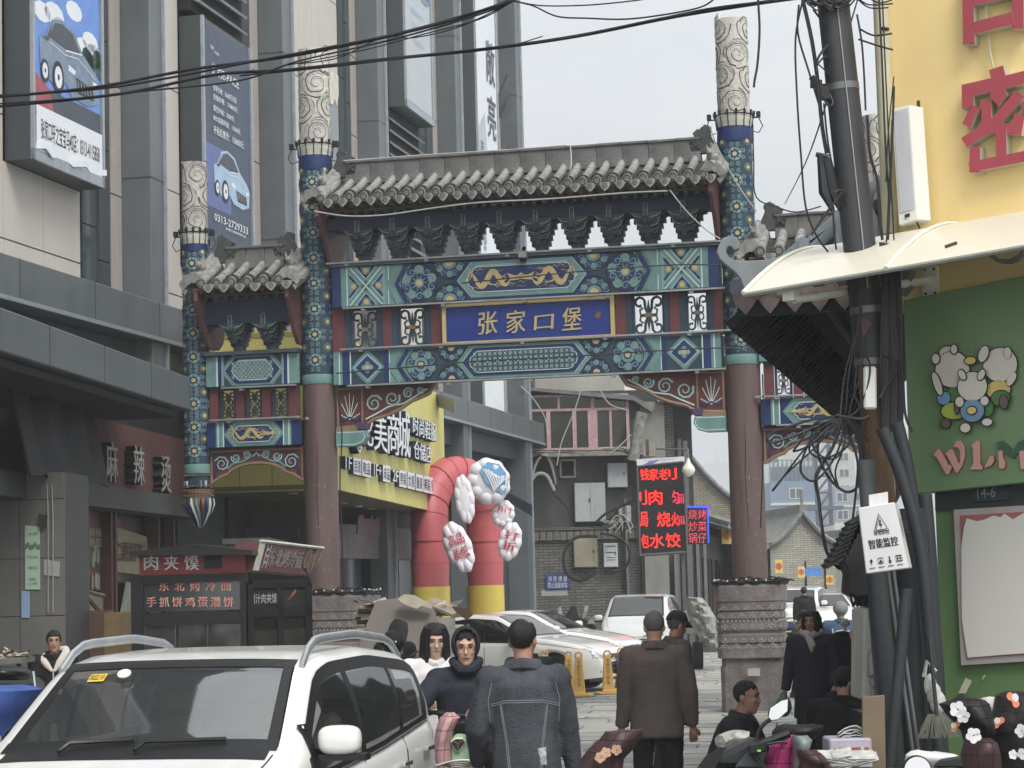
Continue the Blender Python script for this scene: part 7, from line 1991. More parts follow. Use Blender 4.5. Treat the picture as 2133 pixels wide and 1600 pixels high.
for k in range(26):
 x0=random.choice((random.uniform(895,945),random.uniform(765,790)));y_=random.uniform(1258,1330);
 c_=at(x0,y_,YK+.4+random.random()*.8)
 q=MB().obox((0,0,0),(random.uniform(.10,.24),0,0),(0,random.uniform(.10,.2),0),(0,0,random.uniform(.006,.02)))
 o=q.build('flattened_box',random.choice((m_kraft,m_krl,m_kraft,M('printed_cardboard',(.56,.52,.46),.8,var=.3,scale=5))),cd_)
 o.location=c_;o.rotation_euler=(random.uniform(-.5,.3),random.uniform(-.35,.35),random.random()*3)
slab(((940,1262),(975,1268),(985,1282),(972,1292),(950,1276)),YK-.1,.02,M('brown_board',(.46,.42,.37)),'bent_flap')
bx=at(925,1320,YK)
MB().box(bx.x-.25,bx.x+.12,YK+.1,YK+.6,bx.z-.2,bx.z+.18).build('pale_carton',M('pale_carton',(.62,.62,.60),.7),cd_)
MB().box(at(760,1300,YK).x,at(990,1300,YK).x,YK+.15,YK+1.5,.45,.6).build('cart_bed',m_dark,cd_)
w_=MB();w_.tube([(-.04,0,0),(.04,0,0)],.3,16)
for px in (790,960):o=put('wheel',w_.mesh('wheel',m_dark),cd_,(at(px,1300,YK).x,YK+.8,.3))
tb=at(12,1368,22);t=thing('low_table','low table heaped with twigs and scraps at the left edge','table',(tb.x,22,0))
MB().box(-.5,.22,-.3,.3,tb.z-.06,tb.z-.01).build('table_top',M('grey_board_top',(.40,.39,.37),.8),t)
for sx in (-.45,.18):
 for sy in (-.25,.25):MB().box(sx-.02,sx+.02,sy-.02,sy+.02,0,tb.z-.06).build('leg',m_dark,t)
q=MB()
for k in range(60):
 p=V((random.uniform(-.45,.16),random.uniform(-.25,.25),tb.z+random.random()*.04));d=V((random.uniform(-.12,.12),random.uniform(-.1,.1),random.uniform(-.01,.05)))
 q.tube([p-d,p+d],random.uniform(.004,.012),4,k%2)
tag(q.build('scraps',[m_krl,M('dark_twig',(.25,.22,.2))],t),kind='stuff')
# vehicles
def interp(pts,x):
 if x<=pts[0][0]:return pts[0][1]
 for (a,b),(c,d) in zip(pts,pts[1:]):
  if x<=c:return b+(d-b)*(x-a)/(c-a)
 return pts[-1][1]
def smoothf(pts,w=.10):
 return lambda x:sum(interp(pts,x+w*k/4)*(1 if abs(k)<4 else.5) for k in range(-4,5))/8
m_tyre=M('tyre_rubber',(.12,.12,.12),.85);m_rim=M('alloy_rim',(.55,.56,.58),.35,metal=.6)
m_blk=M('black_trim',(.08,.085,.09),.4);m_chr=M('chrome_trim',(.75,.76,.78),.15,metal=.9)
m_lamp=M('headlamp_glass',(.55,.58,.60),.08,metal=.4,var=.5,scale=14);m_cgl=M('tinted_car_glass',(.10,.115,.12),.04,var=.2,scale=2,spec=1.0)
m_seam=M('panel_gap',(.22,.22,.22),.8)
class Car:
 def __init__(s,name,label,cat,loc,head,paint,prof,belt,W,L,wheels,wr=.33,tum=.22,glass=None,cut=False,group=None,a_pil=(1.05,.35),roof_e=-1.7,hood_w=.9):
  "head: compass angle of the nose; prof: centre-line heights from tail (x<0) to nose"
  s.zc=smoothf(prof);s.bl=smoothf(belt);s.L=L;s.wh=wheels;s.wr=wr;s.tum=tum
  s.Wf=lambda x:W*(1-.22*max(0,(abs(x)-L/2+.75)/.75)**2.4)
  s.t=thing(name,label,cat,loc,head,group);s.a=a_pil;s.re=roof_e;s.gl=glass or m_cgl
  n=96;rows=[];s.xs=[-L/2+L*(.5-.5*cos(pi*i/n)) for i in range(n+1)]
  for x in s.xs:rows.append([V((x,y,z)) for y,z in s.sec(x)])
  q=MB();full=[[V((p.x,-p.y,p.z)) for p in r[::-1]]+r[1:] for r in rows]
  k=len(full[0]);o=len(q.v);vs=[p for r in full for p in r];fs=[]
  for i in range(n):
   for j in range(k-1):
    c=(full[i][j]+full[i+1][j+1])/2
    if cut and s.inglass(c):continue
    fs.append((i*k+j,(i+1)*k+j,(i+1)*k+j+1,i*k+j+1))
  q.add(vs,fs,0,True)
  q.add(full[0],[list(range(k))],0);q.add(full[-1],[list(range(k))[::-1]],0)
  s.body=q.build('body',paint,s.t)
  for xw in wheels:
   for sy in (-1,1):
    w=MB();y0=sy*(s.Wf(xw)-.19)
    prof_=[(.55,-.1),(.97,-.1),(1.0,-.07),(1.0,.07),(.97,.1),(.62,.1),(.60,.07),(.2,.05),(.0,.05)]
    w.lathe([(r*wr,z) for r,z in prof_[:6]],26,m=0);w.xf(Matrix.Translation((xw,y0+sy*.08,wr))@Matrix.Rotation(-sy*pi/2,4,'X'))
    o_=w.build('wheel',m_tyre,s.t)
    w=MB();w.lathe([(.56*wr,.085),(.62*wr,.105),(.62*wr,.09),(.5*wr,.06)],26)
    for k2 in range(5):
     an=2*pi*k2/5
     for da in (-.12,.12):w.tube([(.1*wr*cos(an),.1*wr*sin(an),.08),(.6*wr*cos(an+da),.6*wr*sin(an+da),.095)],.022,4)
    w.lathe([(.15*wr,.06),(.13*wr,.11)],10);w.xf(Matrix.Translation((xw,y0+sy*.08,wr))@Matrix.Rotation(-sy*pi/2,4,'X'));w.build('rim',m_rim,o_)
    MB().box(xw-wr*1.15,xw+wr*1.15,y0-.3*(sy>0),y0+.3*(sy<0)+.02,.18,s.bl(xw)-.1).build('wheel_well',m_blk,s.t)
  MB().box(-L/2+.3,L/2-.3,-W*.8,W*.8,.18,.3).build('underbody',m_blk,s.t)
 def zb(s,x):
  z=.20+.06*max(0,(abs(x)-s.L/2+.6)/.6)
  for xw in s.wh:
   d=s.wr*1.16;
   if abs(x-xw)<d:z=max(z,s.wr+(d*d-(x-xw)**2)**.5)
  return z
 def sec(s,x):
  W,zb,b,c=s.Wf(x),s.zb(x),s.bl(x),s.zc(x)
  b=min(b,c-.05);Wr=W*.95-s.tum*max(0,c-b-.12);h=b-zb
  P=[(0,zb),(W*.8,zb),(W*.985,zb+.01),(W*.99,zb+.05),(W*1.0,zb+h*.35),(W*1.005,zb+h*.6),(W*.992,b-.06),(W*.972,b-.015),(W*.955,b+.01)]
  y0,z0=P[-1];y1,z1=Wr,c-.06
  if z1<z0:z1=z0+(c-z0)*.5
  for t in (.12,.25,.4,.55,.7,.85,1):P.append((y0+(y1-y0)*t+.03*sin(pi*t)*min(1,(c-b)*2),z0+(z1-z0)*t))
  P+=[(Wr*.955,c-.03),(Wr*.88,c-.012),(Wr*.7,c-.004),(Wr*.35,c),(0,c)]
  return P
 def top(s,x,v,d=0):
  P=s.sec(x);W=P[-4][0];y=v*W;
  z=s.zc(x)-.012*min(1,abs(v))**3
  g=(s.zc(x+.02)-s.zc(x-.02))/.04;n=V((-g,0,1)).normalized()
  return V((x,y,z))+n*d
 def side(s,x,z,sy,d=0):
  P=s.sec(x);P=P[2:-4]
  for (ya,za),(yb,zb_) in zip(P,P[1:]):
   if z<=zb_:t=max(0,(z-za)/max(1e-6,zb_-za));return V((x,sy*(ya+(yb-ya)*t+d),z))
  return V((x,sy*(P[-1][0]+d),z))
 def front(s,y,z,d=0,sgn=1):
  x=s.L/2
  while x>0:
   P=s.sec(sgn*x);w=interp([(p[1]+i*1e-7,p[0]) for i,p in enumerate(P[2:])],z)
   if w>=abs(y) and s.zc(sgn*x)>z:break
   x-=.01
  return V((sgn*(x+d),y,z))
 def inglass(s,c):
  a0,a1=s.a
  if a1+.1<c.x<a0-.05 and abs(c.y)<s.sec(c.x)[-4][0]*.93 and c.z>s.zc(c.x)-.03:return True
  return s.re+.15<c.x<a0-.15 and s.bl(c.x)+.06<c.z<s.ztop(c.x)-.06 and abs(c.y)>.4 and c.z<s.zc(c.x)-.06
 def ztop(s,x):return s.zc(x)-.10
 def patch(s,f,u0,u1,v0,v1,m,name,nu=14,nv=8,par=None):
  "sheet through f(u, v) with v bounds given as functions of u"
  q=MB();q.sheet([[f(u0+(u1-u0)*i/nu,(v0(u0+(u1-u0)*i/nu)*(1-j/nv)+v1(u0+(u1-u0)*i/nu)*j/nv)) for j in range(nv+1)] for i in range(nu+1)])
  return q.build(name,m,par or s.t)
 def line(s,f,pts,r=.006,m=None,name='panel_line'):MB().tube([f(*p) for p in pts],r,4).build(name,m or m_seam,s.t)
 def dress(s,side_x,frit=False,gm=None):
  a0,a1=s.a;W_=lambda x:.99
  gm=gm or s.gl
  s.patch(lambda x,v:s.top(x,v,.004),a1,a0,lambda x:-.99,lambda x:.99,m_blk if not frit else gm,'windshield_surround' if not frit else 'windshield',12,10)
  if not frit:s.patch(lambda x,v:s.top(x,v,.008),a1+.05,a0-.04,lambda x:-.93,lambda x:.93,gm,'windshield',12,10)
  r0=s.re-.05;r1=-s.L/2+.25
  for sy in (-1,1):
   for xa,xb in side_x:
    lo=lambda x:s.bl(x)+.035
    hi=lambda x:max(s.bl(x)+.045,s.ztop(x))
    s.patch(lambda x,z:s.side(x,z,sy,.006),xa,xb,lo,hi,gm,'side_window',12,5)
   s.patch(lambda x,z:s.side(x,z,sy,.003),side_x[0][0]-.04,side_x[-1][1]+.06,lambda x:s.bl(x)+.012,lambda x:max(s.bl(x)+.03,s.ztop(x)+.025),m_blk,'window_surround',24,6) if not frit else None
   for x in [w[0]-.01 for w in side_x[1:]]+[side_x[-1][1]-.0]:s.line(lambda x,z:s.side(x,z,sy,.001),[(x,s.zb(x)+.12+k*(s.bl(x)-s.zb(x)-.12)/6) for k in range(7)])
   for xa,xb in side_x[:2]:
    xx=xa+.12;zz=s.bl(xx)-.13;p=s.side(xx,zz,sy,.03);q=MB();q.obox(p,(.09,0,0),(0,.012,0),(0,0,.014));q.build('door_handle',m_chr,s.t,bevel=.004)
   xm=a0-.30;p=s.side(xm,s.bl(xm)+.17,sy,.0);q=MB();q.ball((0,0,0),1,20,12);pw=lambda a:math.copysign(abs(a)**.62,a);q.v=[(p.x+.02+.07*pw(v[0]),p.y+sy*.13+.11*pw(v[1]),p.z+.04+.074*pw(v[2])) for v in q.v];q.tube([p,p+V((.0,sy*.1,-.02))],.03,6,1)
   q.box(*sorted((p.x-.05,p.x+.06)),*sorted((p.y+sy*.06,p.y+sy*.27)),p.z-.062,p.z-.03,1)
   q.build('mirror',[s.body.data.materials[0],m_blk],s.t)
  s.line(lambda x,v:s.top(x,v,.0),[(a0+.06+.9*k/8*(s.L/2-a0-.2),.98-.05*k/8) for k in range(9)]);s.line(lambda x,v:s.top(x,v,.0),[(a0+.06+.9*k/8*(s.L/2-a0-.2),-.98+.05*k/8) for k in range(9)])
  s.patch(lambda x,v:s.top(x,v,.004),r1 if s.re-.5>r1 else r1,s.re-.12,lambda x:-.9,lambda x:.9,gm,'rear_window',8,6)
 def face(s,zl=(.62,.78),grille=(.30,.72),bar=True,lampw=(.48,.80)):
  for sy in (-1,1):
   f=lambda u,v:s.front(sy*u,v,.006)
   s.patch(lambda u,v:f(u,v),lampw[0],lampw[1],lambda u:zl[0]+.02*(u-lampw[0]),lambda u:zl[1]-.06+.18*(u-lampw[0]),m_lamp,'headlight',8,5)
   s.patch(lambda u,v:s.front(sy*u,v,.004),lampw[0]+.08,lampw[1]-.02,lambda u:.33,lambda u:.44,m_blk,'bumper_vent',5,3)
   s.patch(lambda u,v:s.front(sy*u,v,.006,-1),.5,.84,lambda u:.82,lambda u:.98,M('tail_lamp_red',(.5,.1,.1),.2),'tail_light',5,3)
  s.patch(lambda u,v:s.front(u,v,.005),-lampw[0]+.06,lampw[0]-.06,lambda u:grille[0]+.06*abs(u),lambda u:grille[1],m_blk,'grille',10,6)
  for k in range(4):s.line(lambda u,v:s.front(u,v,.012),[(-lampw[0]+.1+(2*lampw[0]-.2)*i/8,grille[0]+.1+(grille[1]-grille[0]-.15)*k/3) for i in range(9)],.008,m_chr,'grille_bar')
  s.patch(lambda u,v:s.front(u,v,.02),-.22,.22,lambda u:.42,lambda u:.55,M('number_plate_blue',(.15,.25,.55),.5),'number_plate',3,2)
m_white=M('white_car_paint',(.86,.86,.85),.22,var=.02,scale=1,coat=.6)
m_silver=M('pale_silver_paint',(.80,.82,.82),.25,var=.02,metal=.1,coat=.5)
# foreground SUV: nose towards the viewer
hd=R(-90-10.4);fw=V((cos(hd),sin(hd),0));cw_=at(292,1553,11.4)
m_sg=M('clear_car_glass',(.22,.24,.25),.03,var=.1,scale=1,spec=1.0,alpha=.5);m_sg.node_tree.nodes['Principled BSDF'].inputs['IOR'].default_value=3.0
suv=Car('suv','white SUV with silver roof rails filling the lower left foreground','car',(cw_.x-fw.x*1.05,11.4-fw.y*1.05,0),hd,m_white,[(-2.25,.62),(-2.2,1.02),(-2.05,1.22),(-1.75,1.50),(-1.5,1.585),(-.7,1.645),(.1,1.635),(.42,1.585),(1.1,1.17),(1.3,1.12),(1.75,1.02),(2.05,.92),(2.2,.72),(2.25,.6)],[(-2.2,1.10),(-1.6,1.14),(-.5,1.05),(1.0,.98),(2.2,.82)],.895,4.5,(-1.36,1.36),.35,.30,cut=True,a_pil=(1.08,.36),roof_e=-1.62)
suv.dress([(-1.55,-1.02),(-.98,-.15),(-.08,.82)],True,m_sg);suv.face()
s=suv
q=MB()
for x0,x1 in ((s.a[1]-.02,s.a[1]+.09),(s.a[0]-.07,s.a[0]+.02)):q.sheet([[s.top(x0+(x1-x0)*i/3,-1+2*j/10,.007) for j in range(11)] for i in range(4)])
for sy in (-1,1):q.sheet([[s.top(s.a[1]+(s.a[0]-s.a[1])*i/10,sy*(.91+.08*j/2),.007) for j in range(3)] for i in range(11)])
q.build('windshield_border',m_blk,s.t)
for sy in (-1,1):
 q=MB()
 for x0,x1 in ((-1.03,-.97),(-.16,-.07),(-1.66,-1.55),(.8,.90)):q.sheet([[s.side(x0+(x1-x0)*i/2,s.bl(x0)+.01+(max(.05,s.ztop(x0)+.02-s.bl(x0)))*j/6,sy,.008) for j in range(7)] for i in range(3)])
 q.sheet([[s.side(-1.62+2.45*i/20,s.ztop(-1.62+2.45*i/20)+dz,sy,.008) for dz in (-.03,.035)] for i in range(21)])
 q.sheet([[s.side(-1.62+2.5*i/20,s.bl(-1.62+2.5*i/20)+dz,sy,.009) for dz in (.01,.05)] for i in range(21)])
 q.build('window_frame',m_blk,s.t)
 q=MB();q.tube([s.side(-1.6+2.5*i/12,s.bl(-1.6+2.5*i/12)+.012,sy,.012) for i in range(13)],.008,5);q.build('chrome_strip',m_chr,s.t)
 pts=[]
 for k in range(15):
  t=k/14;x=.42-2.0*t;z=s.zc(x)-.02+.075*min(1,sin(pi*t)*3.2)
  pts.append(V((x,sy*(s.sec(x)[-5][0]-.02),z)))
 q=MB();q.tube(pts,.017,8,sy=1.5);q.build('roof_rail',M('silver_roof_rail',(.66,.68,.70),.35,metal=.5),s.t)
 s.line(lambda x,z:s.side(x,z,sy,.002),[(-1.9+3.6*k/12,.86+.04*k/12) for k in range(13)],.005,M('crease_shade_line',(.62,.62,.61),.4),'crease_shade_line')  # grey line paints the shade of a crease along the white side
m_in=M('grey_interior',(.22,.21,.20),.8,var=.15);m_seat=M('beige_seat',(.45,.41,.36),.8,var=.1)
q=MB();q.box(.55,1.02,-.68,.68,.55,1.02);q.build('dashboard',m_blk,s.t,bevel=.05)
for y_ in (-.36,.36):
 q=MB();q.box(-.5,.1,y_-.24,y_+.24,.45,.62);q.obox((-.55,y_,.9),(.09,0,0),(0,.23,0),(-.05,0,.36));q.obox((-.62,y_,1.34),(.05,0,0),(0,.13,0),(0,0,.09));q.build('seat',m_seat,s.t,bevel=.04)
q=MB();q.obox((-1.3,0,.95),(.1,0,0),(0,.6,0),(-.05,0,.35));q.box(-1.6,1.0,-.75,.75,.3,.4);q.build('rear_seat',m_in,s.t,bevel=.04)
q=MB();q.tube([(.42+.05*sin(t),.36+.19*cos(t),1.02+.18*sin(t)) for t in [2*pi*k/20 for k in range(21)]],.016,6,cap=False);q.build('steering_wheel',m_blk,s.t)
q=MB();q.obox((.30,0,1.50),(.015,0,0),(0,.12,0),(0,0,.035));q.build('inner_mirror',m_blk,s.t)
tb=MB();tb.box(.62,.76,.10,.34,1.035,1.11);tb.build('tissue_box',M('tissue_box_blue',(.50,.66,.82),.6,var=.25,scale=12),s.t)
tb=MB();tb.add([(.64,.15,1.11),(.74,.15,1.11),(.74,.29,1.11),(.64,.29,1.11),(.69,.20,1.17),(.68,.25,1.16)],[(0,1,4),(1,2,5,4),(2,3,5),(3,0,4,5)]);tb.build('tissue',M('tissue_white',(.9,.9,.9),.9),s.t)
p=lambda x,v,d=.011:s.top(x,v,d)
MB().add([p(.50,-.72),p(.56,-.72),p(.56,-.58),p(.50,-.58)],[(0,1,2,3)]).build('yellow_sticker',M('yellow_sticker',(.85,.74,.30),.5),s.t)
q=MB();letters(q,'3022.10',rect(0,1,0,1),mapf=lambda x,z,d:tuple(p(.55-.04*z,-.71+.12*x,.014)),bold=.01);q.build('sticker_print',m_blk,s.t)
q=MB();c_=p(.54,-.40);q.tube([c_+V((.02,0,.02)),c_+V((.024,0,.026))],.036,14);q.build('round_sticker',M('white_sticker',(.88,.88,.86)),s.t)
for v0,v1 in ((-.55,-.05),(.0,.62)):q=MB();q.tube([p(s.a[0]+.05,v0,.02),p(s.a[0]-.02,v0+.05,.03),p(s.a[0]-.02-.03,v1,.022)],.011,5);q.build('wiper',m_blk,s.t)
q=MB();q.sheet([[p(s.a[0]+dx,-.95+1.9*i/10,.006) for i in range(11)] for dx in (0,.07,.13)]);q.build('cowl_panel',m_blk,s.t)
# two white sedans side by side, noses to the right
SED=[(-2.35,.55),(-2.3,.92),(-2.1,1.05),(-1.6,1.12),(-.9,1.36),(-.3,1.44),(.25,1.40),(1.02,1.0),(1.3,.97),(1.9,.86),(2.2,.74),(2.35,.6),(2.37,.45)]
def sedan(label,px,Y,head,paint,L=4.7):
 d=R(head);f=V((cos(d),sin(d),0));r=V((sin(d),-cos(d),0));w=at(px,1300,Y)
 o=V((w.x,Y,0))-f*1.42-r*.85
 c=Car('white_sedan',label,'car',o,d,paint,SED,[(-2.3,.95),(-1,.93),(1,.88),(2.3,.72)],.90,L,(-1.38,1.42),.335,.36,a_pil=(.98,.22),roof_e=-.75)
 c.dress([(-1.35,-.75),(-.72,.02),(.06,.86)]);c.face((.60,.74));return c
sedan('white sedan nearest the yellow cones with its black arched front wheel showing',1152,41.2,-24,m_white)
sedan('white sedan parked behind the one by the cones, nose beside the van',1210,46.5,-22,m_white)
def facing(name,label,px,Y,ang,prof,belt,W,L,paint,wr=.33,**k):
 d=R(-90-ang);f=V((cos(d),sin(d),0));w=at(px,1300,Y);o=V((w.x,Y,0))-f*(L/2-.1)
 c=Car(name,label,'car',o,d,paint,prof,belt,W,L,(-L*.30,L*.31),wr,**k);return c
c=facing('silver_van','pale silver people carrier facing the viewer behind the man in the cap',1318,54,9,[(-2.2,.7),(-2.15,1.2),(-1.95,1.5),(-1.5,1.63),(0,1.66),(.55,1.60),(1.4,1.12),(1.6,1.05),(2.0,.92),(2.2,.72),(2.22,.5)],[(-2.2,1.05),(0,1.0),(2.2,.8)],.86,4.4,m_silver,a_pil=(1.36,.5),roof_e=-1.6)
c.dress([(-1.9,-1.2),(-1.15,-.25),(-.2,.75)]);c.face((.66,.84))
c=facing('far_suv','white SUV parked just right of the red pillar down the lane',1640,72,16,[(-2.25,.7),(-2.2,1.2),(-1.9,1.55),(-.6,1.68),(.4,1.6),(1.0,1.15),(1.9,1.0),(2.2,.8),(2.25,.5)],[(-2.2,1.1),(2.2,.85)],.9,4.5,m_white,a_pil=(.98,.42),roof_e=-1.6)
c.dress([(-1.5,-1),(-.95,-.1),(-.05,.75)]);c.face()
c=facing('far_car','second white car half hidden behind the red pillar down the lane',1597,84,14,SED,[(-2.3,.95),(2.3,.74)],.9,4.7,m_white,a_pil=(.98,.22),roof_e=-.75,tum=.36)
c.dress([(-1.35,-.75),(-.72,.02),(.06,.86)]);c.face((.6,.74))
c=facing('far_sedan','white sedan with dark open grille driving towards the viewer far down the lane',1744,72,-3,SED,[(-2.3,.95),(2.3,.74)],.9,4.7,m_white,a_pil=(.98,.22),roof_e=-.75,tum=.36)
c.dress([(-1.35,-.75),(-.72,.02),(.06,.86)]);c.face((.62,.76),(.30,.60))
# people
def remesh(mb,vox,wr=0.0,wf=7.0,seed=0):
 me=mb.mesh('t',[M('skin',(.68,.53,.45),.55,var=.06,scale=12)]);o=bpy.data.objects.new('t',me)
 m=o.modifiers.new('r','REMESH');m.mode='VOXEL';m.voxel_size=vox;m.use_smooth_shade=True
 s_=o.modifiers.new('s','SMOOTH');s_.iterations=3;s_.factor=.5
 r=evaluated(o)
 bpy.data.objects.remove(o);bpy.data.meshes.remove(me)
 if wr:
  off=V((seed*3.7,seed*1.3,0))
  for v in r.vertices:
   p=v.co;k=noise.noise(V((p.x*wf,p.y*wf,p.z*wf*.7))+off)+.6*noise.noise(V((p.x*wf*2.2+p.z*6,p.y*wf*2,p.z*wf*3))+off)
   v.co=p+v.normal*(k*wr)
 for p in r.polygons:p.use_smooth=True
 r.materials.clear()
 return r
def ik(a,b,l1,l2,hint):
 d=b-a;L=min(d.length,(l1+l2)*.999);u=d.normalized();x=(l1*l1-l2*l2+L*L)/(2*L);h=max(0,l1*l1-x*x)**.5
 n=(V(hint)-u*V(hint).dot(u)).normalized();return a+u*x+n*h
def hand(q,w,e,sx,k,curl=.5,fwd=V((0,-1,0))):
 d=(w-e).normalized();n=(fwd-d*fwd.dot(d));n=n.normalized() if n.length>.1 else V((1,0,0));s_=d.cross(n)
 c=w+d*.045*k;q.ball(c,1,8,6,0,(.030*k,)*3);q.tube([w,w+d*.085*k],[.026*k,.034*k],8,sy=.6)
 for i,(o,L) in enumerate(((-.028,.068),(-.010,.078),(.010,.072),(.027,.058))):
  b=w+d*.085*k+s_*o*k;m_=b+(d*(1-curl*.4)+n*curl*.5)*L*.5*k;t=m_+(d*(1-curl)+n*curl)*L*.5*k
  q.tube([b-d*.02,b,m_,t],[.010*k,.0105*k,.0095*k,.007*k],6)
 b=w+d*.03*k-s_*.03*k*sx;q.tube([w+d*.01*k,b,b+(d*.5+n*.5-s_*.4*sx)*.05*k,b+(d*.9+n*.5-s_*.2*sx)*.075*k],[.012*k,.013*k,.011*k,.008*k],6)
def person(label,px,Y,H,rz=0,top=None,legs=None,lean=0,hy=0,hp=0,tilt=0,hz=.93,hands=(None,None),feet=(None,None),hair='short',hairm=None,vox=.0135,coat=0.0,bulk=1.0,z0=0.0,wr=.007,group=None,coll=.06,base=None,skin=None,hips=None,quilt=False,gl=False,hood=None,cap=None,legk=1.0,arms_out=.0,aphint=(.5,.8,-.2)):
 k=H/1.72;o=at(px,1300,Y) if base is None else base;t=thing('person',label,'person',(o.x,Y if base is None else o.y,z0),R(rz),group)
 skin=skin or M('skin',(.68,.53,.45),.55,var=.06,scale=12)
 la=R(lean);U=V((sin(R(tilt)),-sin(la),cos(la)*cos(R(tilt)))).normalized();fwd=V((0,-cos(la),-sin(la)))
 hip=V((0,0,hz*k)) if hips is None else V(hips)*k;nk=hip+U*.51*k;up2=V((0,-sin(la*.55+R(hp)*.3),cos(la*.55+R(hp)*.3)))
 hc=nk+up2*.158*k+V((0,-.015,0));sh=[hip+U*.455*k+V((s*.185*k*(.5+bulk/2),0,0)) for s in (-1,1)]
 hj=[hip+V((s*.095*k,0,-.02)) for s in (-1,1)]
 wr_=[];el=[];an=[];kn=[]
 for i,s in enumerate((-1,1)):
  w=V(hands[i])*k if hands[i] else sh[i]+V((s*(.07+arms_out),-.04,-.53*k))
  e=ik(sh[i],w,.29*k,.25*k,(s*aphint[0],aphint[1],aphint[2]));d=(w-e).normalized();w=e+d*min((w-e).length,.25*k)
  wr_.append(w);el.append(e);a=V(feet[i])*k if feet[i] else V((s*.11*k,.0,.08*k));an.append(a);kn.append(ik(hj[i],a,.43*k,.42*k,(s*.15,-1,.1)))
 q=MB();T_=lambda t_:hip+U*t_*k
 q.tube([T_(-.08),T_(.0),T_(.15),T_(.32),T_(.44),T_(.50)],[x*k for x in (.13,.155,.135,.155,.15,.06)],14,sy=.68)
 q.tube([T_(.44),nk,hc],[.065*k,.055*k,.055*k],10)
 for i in (0,1):
  q.tube([sh[i]-(sh[i]-sh[1-i])*.25,sh[i],el[i],wr_[i]],[x*k for x in (.055,.052,.038,.026)],9);q.ball(sh[i],.053*k)
  hand(q,wr_[i],el[i],(-1,1)[i],k)
  q.tube([hj[i],kn[i],an[i]],[.085*k,.058*k,.042*k],9);f=an[i];q.tube([f+V((0,.04,-.03)),f+V((0,-.08,-.04)),f+V((0,-.17,-.055))],[.045,.045,.03],8)
 Hm=Matrix.Translation(hc)@Matrix.Rotation(R(hy),4,'Z')@Matrix.Rotation(R(hp)+la*.35,4,'X')@Matrix.Scale(k*1.02,4)
 h=MB();h.ball((0,.012,.032),1,14,10,0,(.076,.092,.088));h.ball((0,-.014,-.03),1,14,10,0,(.064,.074,.082));h.ball((0,-.055,-.095),.030,8,6);h.ball((0,-.03,-.075),1,10,8,0,(.052,.052,.045))
 h.tube([(0,-.078,.022),(0,-.094,-.008),(0,-.102,-.026),(0,-.085,-.034)],[.008,.011,.015,.009],7);h.ball((0,-.072,.035),1,8,6,0,(.055,.018,.012));h.ball((0,-.082,-.058),1,8,5,0,(.024,.012,.010))
 for s in (-1,1):h.ball((s*.074,.015,-.01),1,8,6,0,(.010,.02,.032));h.ball((s*.036,-.066,-.02),1,8,6,0,(.022,.018,.02))
 h.xf(Hm);q.join(h);r=remesh(q,vox);r.materials.append(skin);r.name='body';body=put('body',r,t)
 if abs(((rz+hy+180)%360)-180)<120:
  for s in (-1,1):
   e=MB();e.ball((s*.031,-.0765,.012),1,10,6,0,(.0135,.006,.0055));e.xf(Hm);e.build('eye',M('eye_dark',(.09,.07,.06),.25),t)
   e=MB();e.tube([(s*.015,-.084,.030),(s*.032,-.084,.035),(s*.050,-.076,.030)],[.003,.0042,.002],5);e.xf(Hm);e.build('eyebrow',M('brow_dark',(.14,.11,.10),.8),t)
  e=MB();e.tube([(-.022,-.0905,-.058),(0,-.0955,-.0555),(.022,-.0905,-.058)],[.003,.005,.003],5);e.xf(Hm);e.build('mouth',M('lip',(.50,.31,.29),.5),t)
 if gl:
  e=MB()
  for s in (-1,1):
   e.tube([(s*.033+.023*cos(a_),-.094,.008+.018*sin(a_)) for a_ in [2*pi*i/14 for i in range(15)]],.0016,4,cap=False);e.tube([(s*.056,-.092,.012),(s*.074,.01,.01)],.0016,4)
  e.tube([(-.011,-.096,.012),(.011,-.096,.012)],.0016,4);e.xf(Hm);e.build('glasses',M('dark_spectacles',(.16,.13,.12),.4),t)
 hm_=hairm or M('black_hair',(.10,.09,.09),.5,var=.35,scale=20,stretch=(3,3,.4),bump=.6,bscale=60)
 def shell(kk,keep,mat,name,cen=(0,.014,.032),sc=(.076,.092,.088),nz=.0):
  e=MB();vs=[];fs=[];nu,nv=30,20;g=MB();g.ball(cen,1,nu,nv,0,tuple(x*kk for x in sc));keepf=[]
  for f in g.f:
   c=sum((V(g.v[i]) for i in f),V())/len(f)
   if keep(c):keepf.append(f)
  g.v=[tuple(V(v)+V((0,0,1))*nz*noise.noise(V(v)*60)+(V(v)-V(cen)).normalized()*nz*noise.noise(V(v)*45)) for v in g.v]
  g.f=keepf;g.m=[0]*len(keepf);g.smooth=[True]*len(keepf);g.xf(Hm);o_=g.build(name,mat,t)
  m_=o_.modifiers.new('thickness','SOLIDIFY');m_.thickness=.008;m_.offset=-1;return o_
 hl=lambda c:c.z>(.070 if c.y<-.04 else.070-(c.y+.04)*1.4)+.02*noise.noise(c*70)
